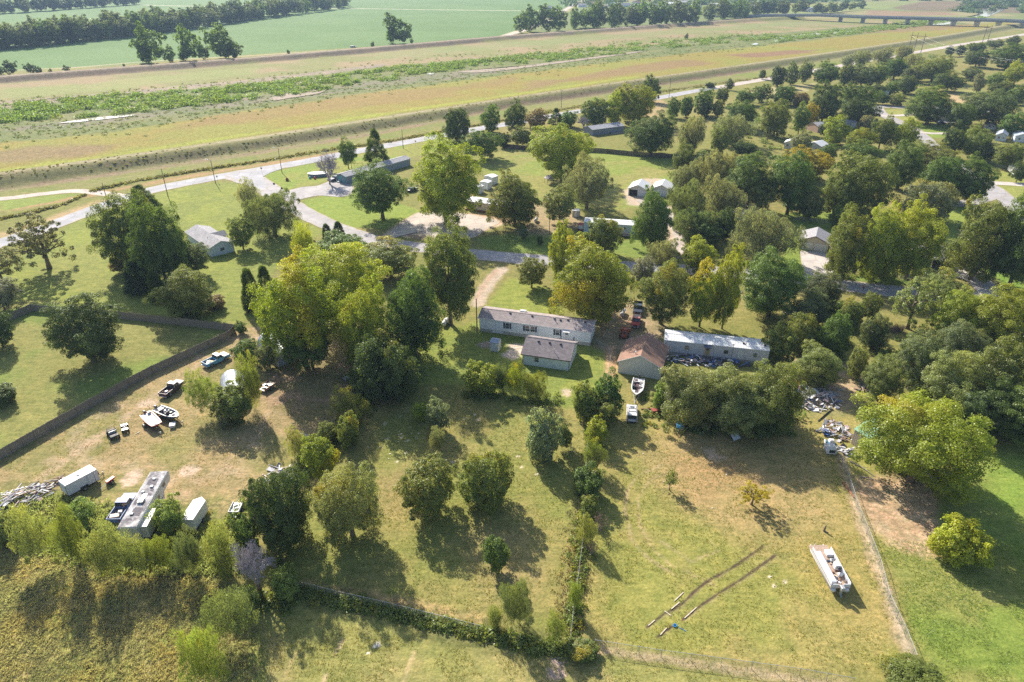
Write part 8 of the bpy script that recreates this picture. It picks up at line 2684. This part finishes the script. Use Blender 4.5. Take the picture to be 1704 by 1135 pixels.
grass_mass('tall_grass', 'tall straw and green grass in the lower left field', [(-60, 880), (60, 880), (150, 930), (330, 950), (400, 990), (425, 1040), (420, 1160), (-120, 1160)], 13000, .32, (.42, .38, .22), 61, 6, .42, .03, yel=-.3)
grass_mass('tall_grass', 'rough weeds between the field and the saplings', [(-40, 830), (60, 820), (160, 840), (300, 870), (420, 900), (400, 960), (250, 960), (80, 920), (-40, 890)], 4500, .7, (.32, .35, .16), 62, 7, .4, .035, yel=-.3)
grass_mass('dry_leaf_litter', 'thin dry growth along the dividing fence', [(955, 850), (985, 850), (975, 960), (955, 1050), (925, 1040), (945, 940)], 800, .3, (.36, .31, .17), 63, 6, .4, .04)

items = []
for poly, n in (([(1210, 250), (1300, 345), (1330, 345), (1480, 352), (1500, 300), (1480, 240), (1400, 200), (1340, 170), (1230, 165), (1180, 200)], 260), ([(1120, 260), (1110, 320), (1130, 390), (1200, 410), (1240, 370), (1230, 280), (1180, 250)], 110), ([(1380, 130), (1420, 90), (1560, 90), (1600, 140), (1520, 160), (1460, 170), (1400, 180)], 170),
                ([(1375, 455), (1560, 460), (1590, 430), (1500, 380), (1400, 380)], 70), ([(1440, 600), (1500, 560), (1704, 580), (1720, 700), (1650, 720), (1560, 660)], 150), ([(1310, 560), (1400, 500), (1430, 520), (1400, 600), (1340, 600)], 60), ([(1090, 650), (1140, 715), (1240, 735), (1330, 730), (1330, 650)], 90), ([(600, 560), (560, 640), (640, 660), (700, 650), (700, 560)], 50), ([(1590, 430), (1704, 470), (1704, 380), (1600, 380)], 60), ([(210, 400), (220, 490), (270, 490), (340, 440), (300, 400)], 60)):
    pw = GL(poly)
    xs = [q[0] for q in pw]; ys = [q[1] for q in pw]
    c_ = 0
    while c_ < n:
        X_, Y_ = rng.uniform(min(xs), max(xs)), rng.uniform(min(ys), max(ys))
        if sd_poly(np.array([X_]), np.array([Y_]), pw)[0] > 0:
            r_ = rng.uniform(.8, 2.6)
            items.append((X_, Y_, 0, r_, r_ * rng.uniform(.6, 1.3))); c_ += 1
mass('undergrowth', 'dark green undergrowth filling the woods', items, (.15, .20, .055), 19, 90, .20, cat='undergrowth')
for poly, n, col, sd in (([(480, 900), (545, 800), (700, 650), (960, 680), (985, 900), (950, 1060), (800, 1040), (500, 980)], 9000, (.30, .31, .09), 71), ([(1000, 700), (1390, 750), (1540, 1120), (1300, 1110), (985, 1080)], 10000, (.31, .31, .09), 72), ([(430, 1010), (950, 1090), (1420, 1140), (1400, 1180), (430, 1180)], 6000, (.34, .32, .11), 73), ([(1450, 900), (1704, 900), (1760, 1160), (1550, 1140)], 5000, (.25, .32, .07), 74), ([(0, 770), (390, 560), (600, 650), (430, 800), (0, 850)], 6000, (.32, .29, .11), 75)):
    grass_mass('lawn_tufts', 'short uneven tufts of grass on the ' + {71: 'centre lawn', 72: 'right lawn', 73: 'bottom strip', 74: 'far right lawn', 75: 'left yard'}[sd], poly, n, .11, col, sd, 4, .13, .035, thresh=.42)

# pale stones scattered in the grass
items_ = [(rng.gauss(665, 26), rng.gauss(735, 20)) for _ in range(26)] + [(790, 690), (796, 698), (862, 760), (893, 790), (1282, 960), (1288, 975), (627, 1075), (1185, 846), (1209, 790), (1104, 802), (1070, 755), (955, 752)]
V = []; Fs = []
for (x, y_) in items_:
    X_, Y_ = G(x, y_); s = rng.uniform(.08, .2); k = len(V); n_ = 6
    for j in range(n_): V.append((X_ + s * math.cos(j) * rng.uniform(.7, 1), Y_ + s * math.sin(j) * rng.uniform(.6, 1), .0))
    for j in range(n_): V.append((X_ + s * .7 * math.cos(j), Y_ + s * .7 * math.sin(j), .08))
    for j in range(n_): Fs.append((k + j, k + (j + 1) % n_, k + n_ + (j + 1) % n_, k + n_ + j))
    Fs.append(tuple(k + n_ + j for j in range(n_)))
st = MB().add(V, Fs).build('pale_stones', mat("pale_stone", (.62, .55, .44), .9))
tag(st, 'pale stones and wood chips scattered in the centre lawn', 'stones', None, 'stuff')

# ---------------------------------------------------------------- air
hz = MB().box(-9000, -140, -1.6, 9000, 9900, 73.0).mesh('haze', M_WHITE)
hz.materials.clear()
mh = bpy.data.materials.new('haze_air')
mh.use_nodes = True
nt = mh.node_tree
nt.nodes.remove(nt.nodes["Principled BSDF"])
vp = nt.nodes.new("ShaderNodeVolumePrincipled")
vp.inputs['Color'].default_value = (.52, .72, 1.0, 1)
vp.inputs['Density'].default_value = HAZE
vp.inputs['Anisotropy'].default_value = .1
nt.links.new(vp.outputs[0], nt.nodes["Material Output"].inputs['Volume'])
hz.materials.append(mh)
hzo = inst('haze', hz)
hzo['kind'] = 'stuff'
hzo.display_type = 'WIRE'
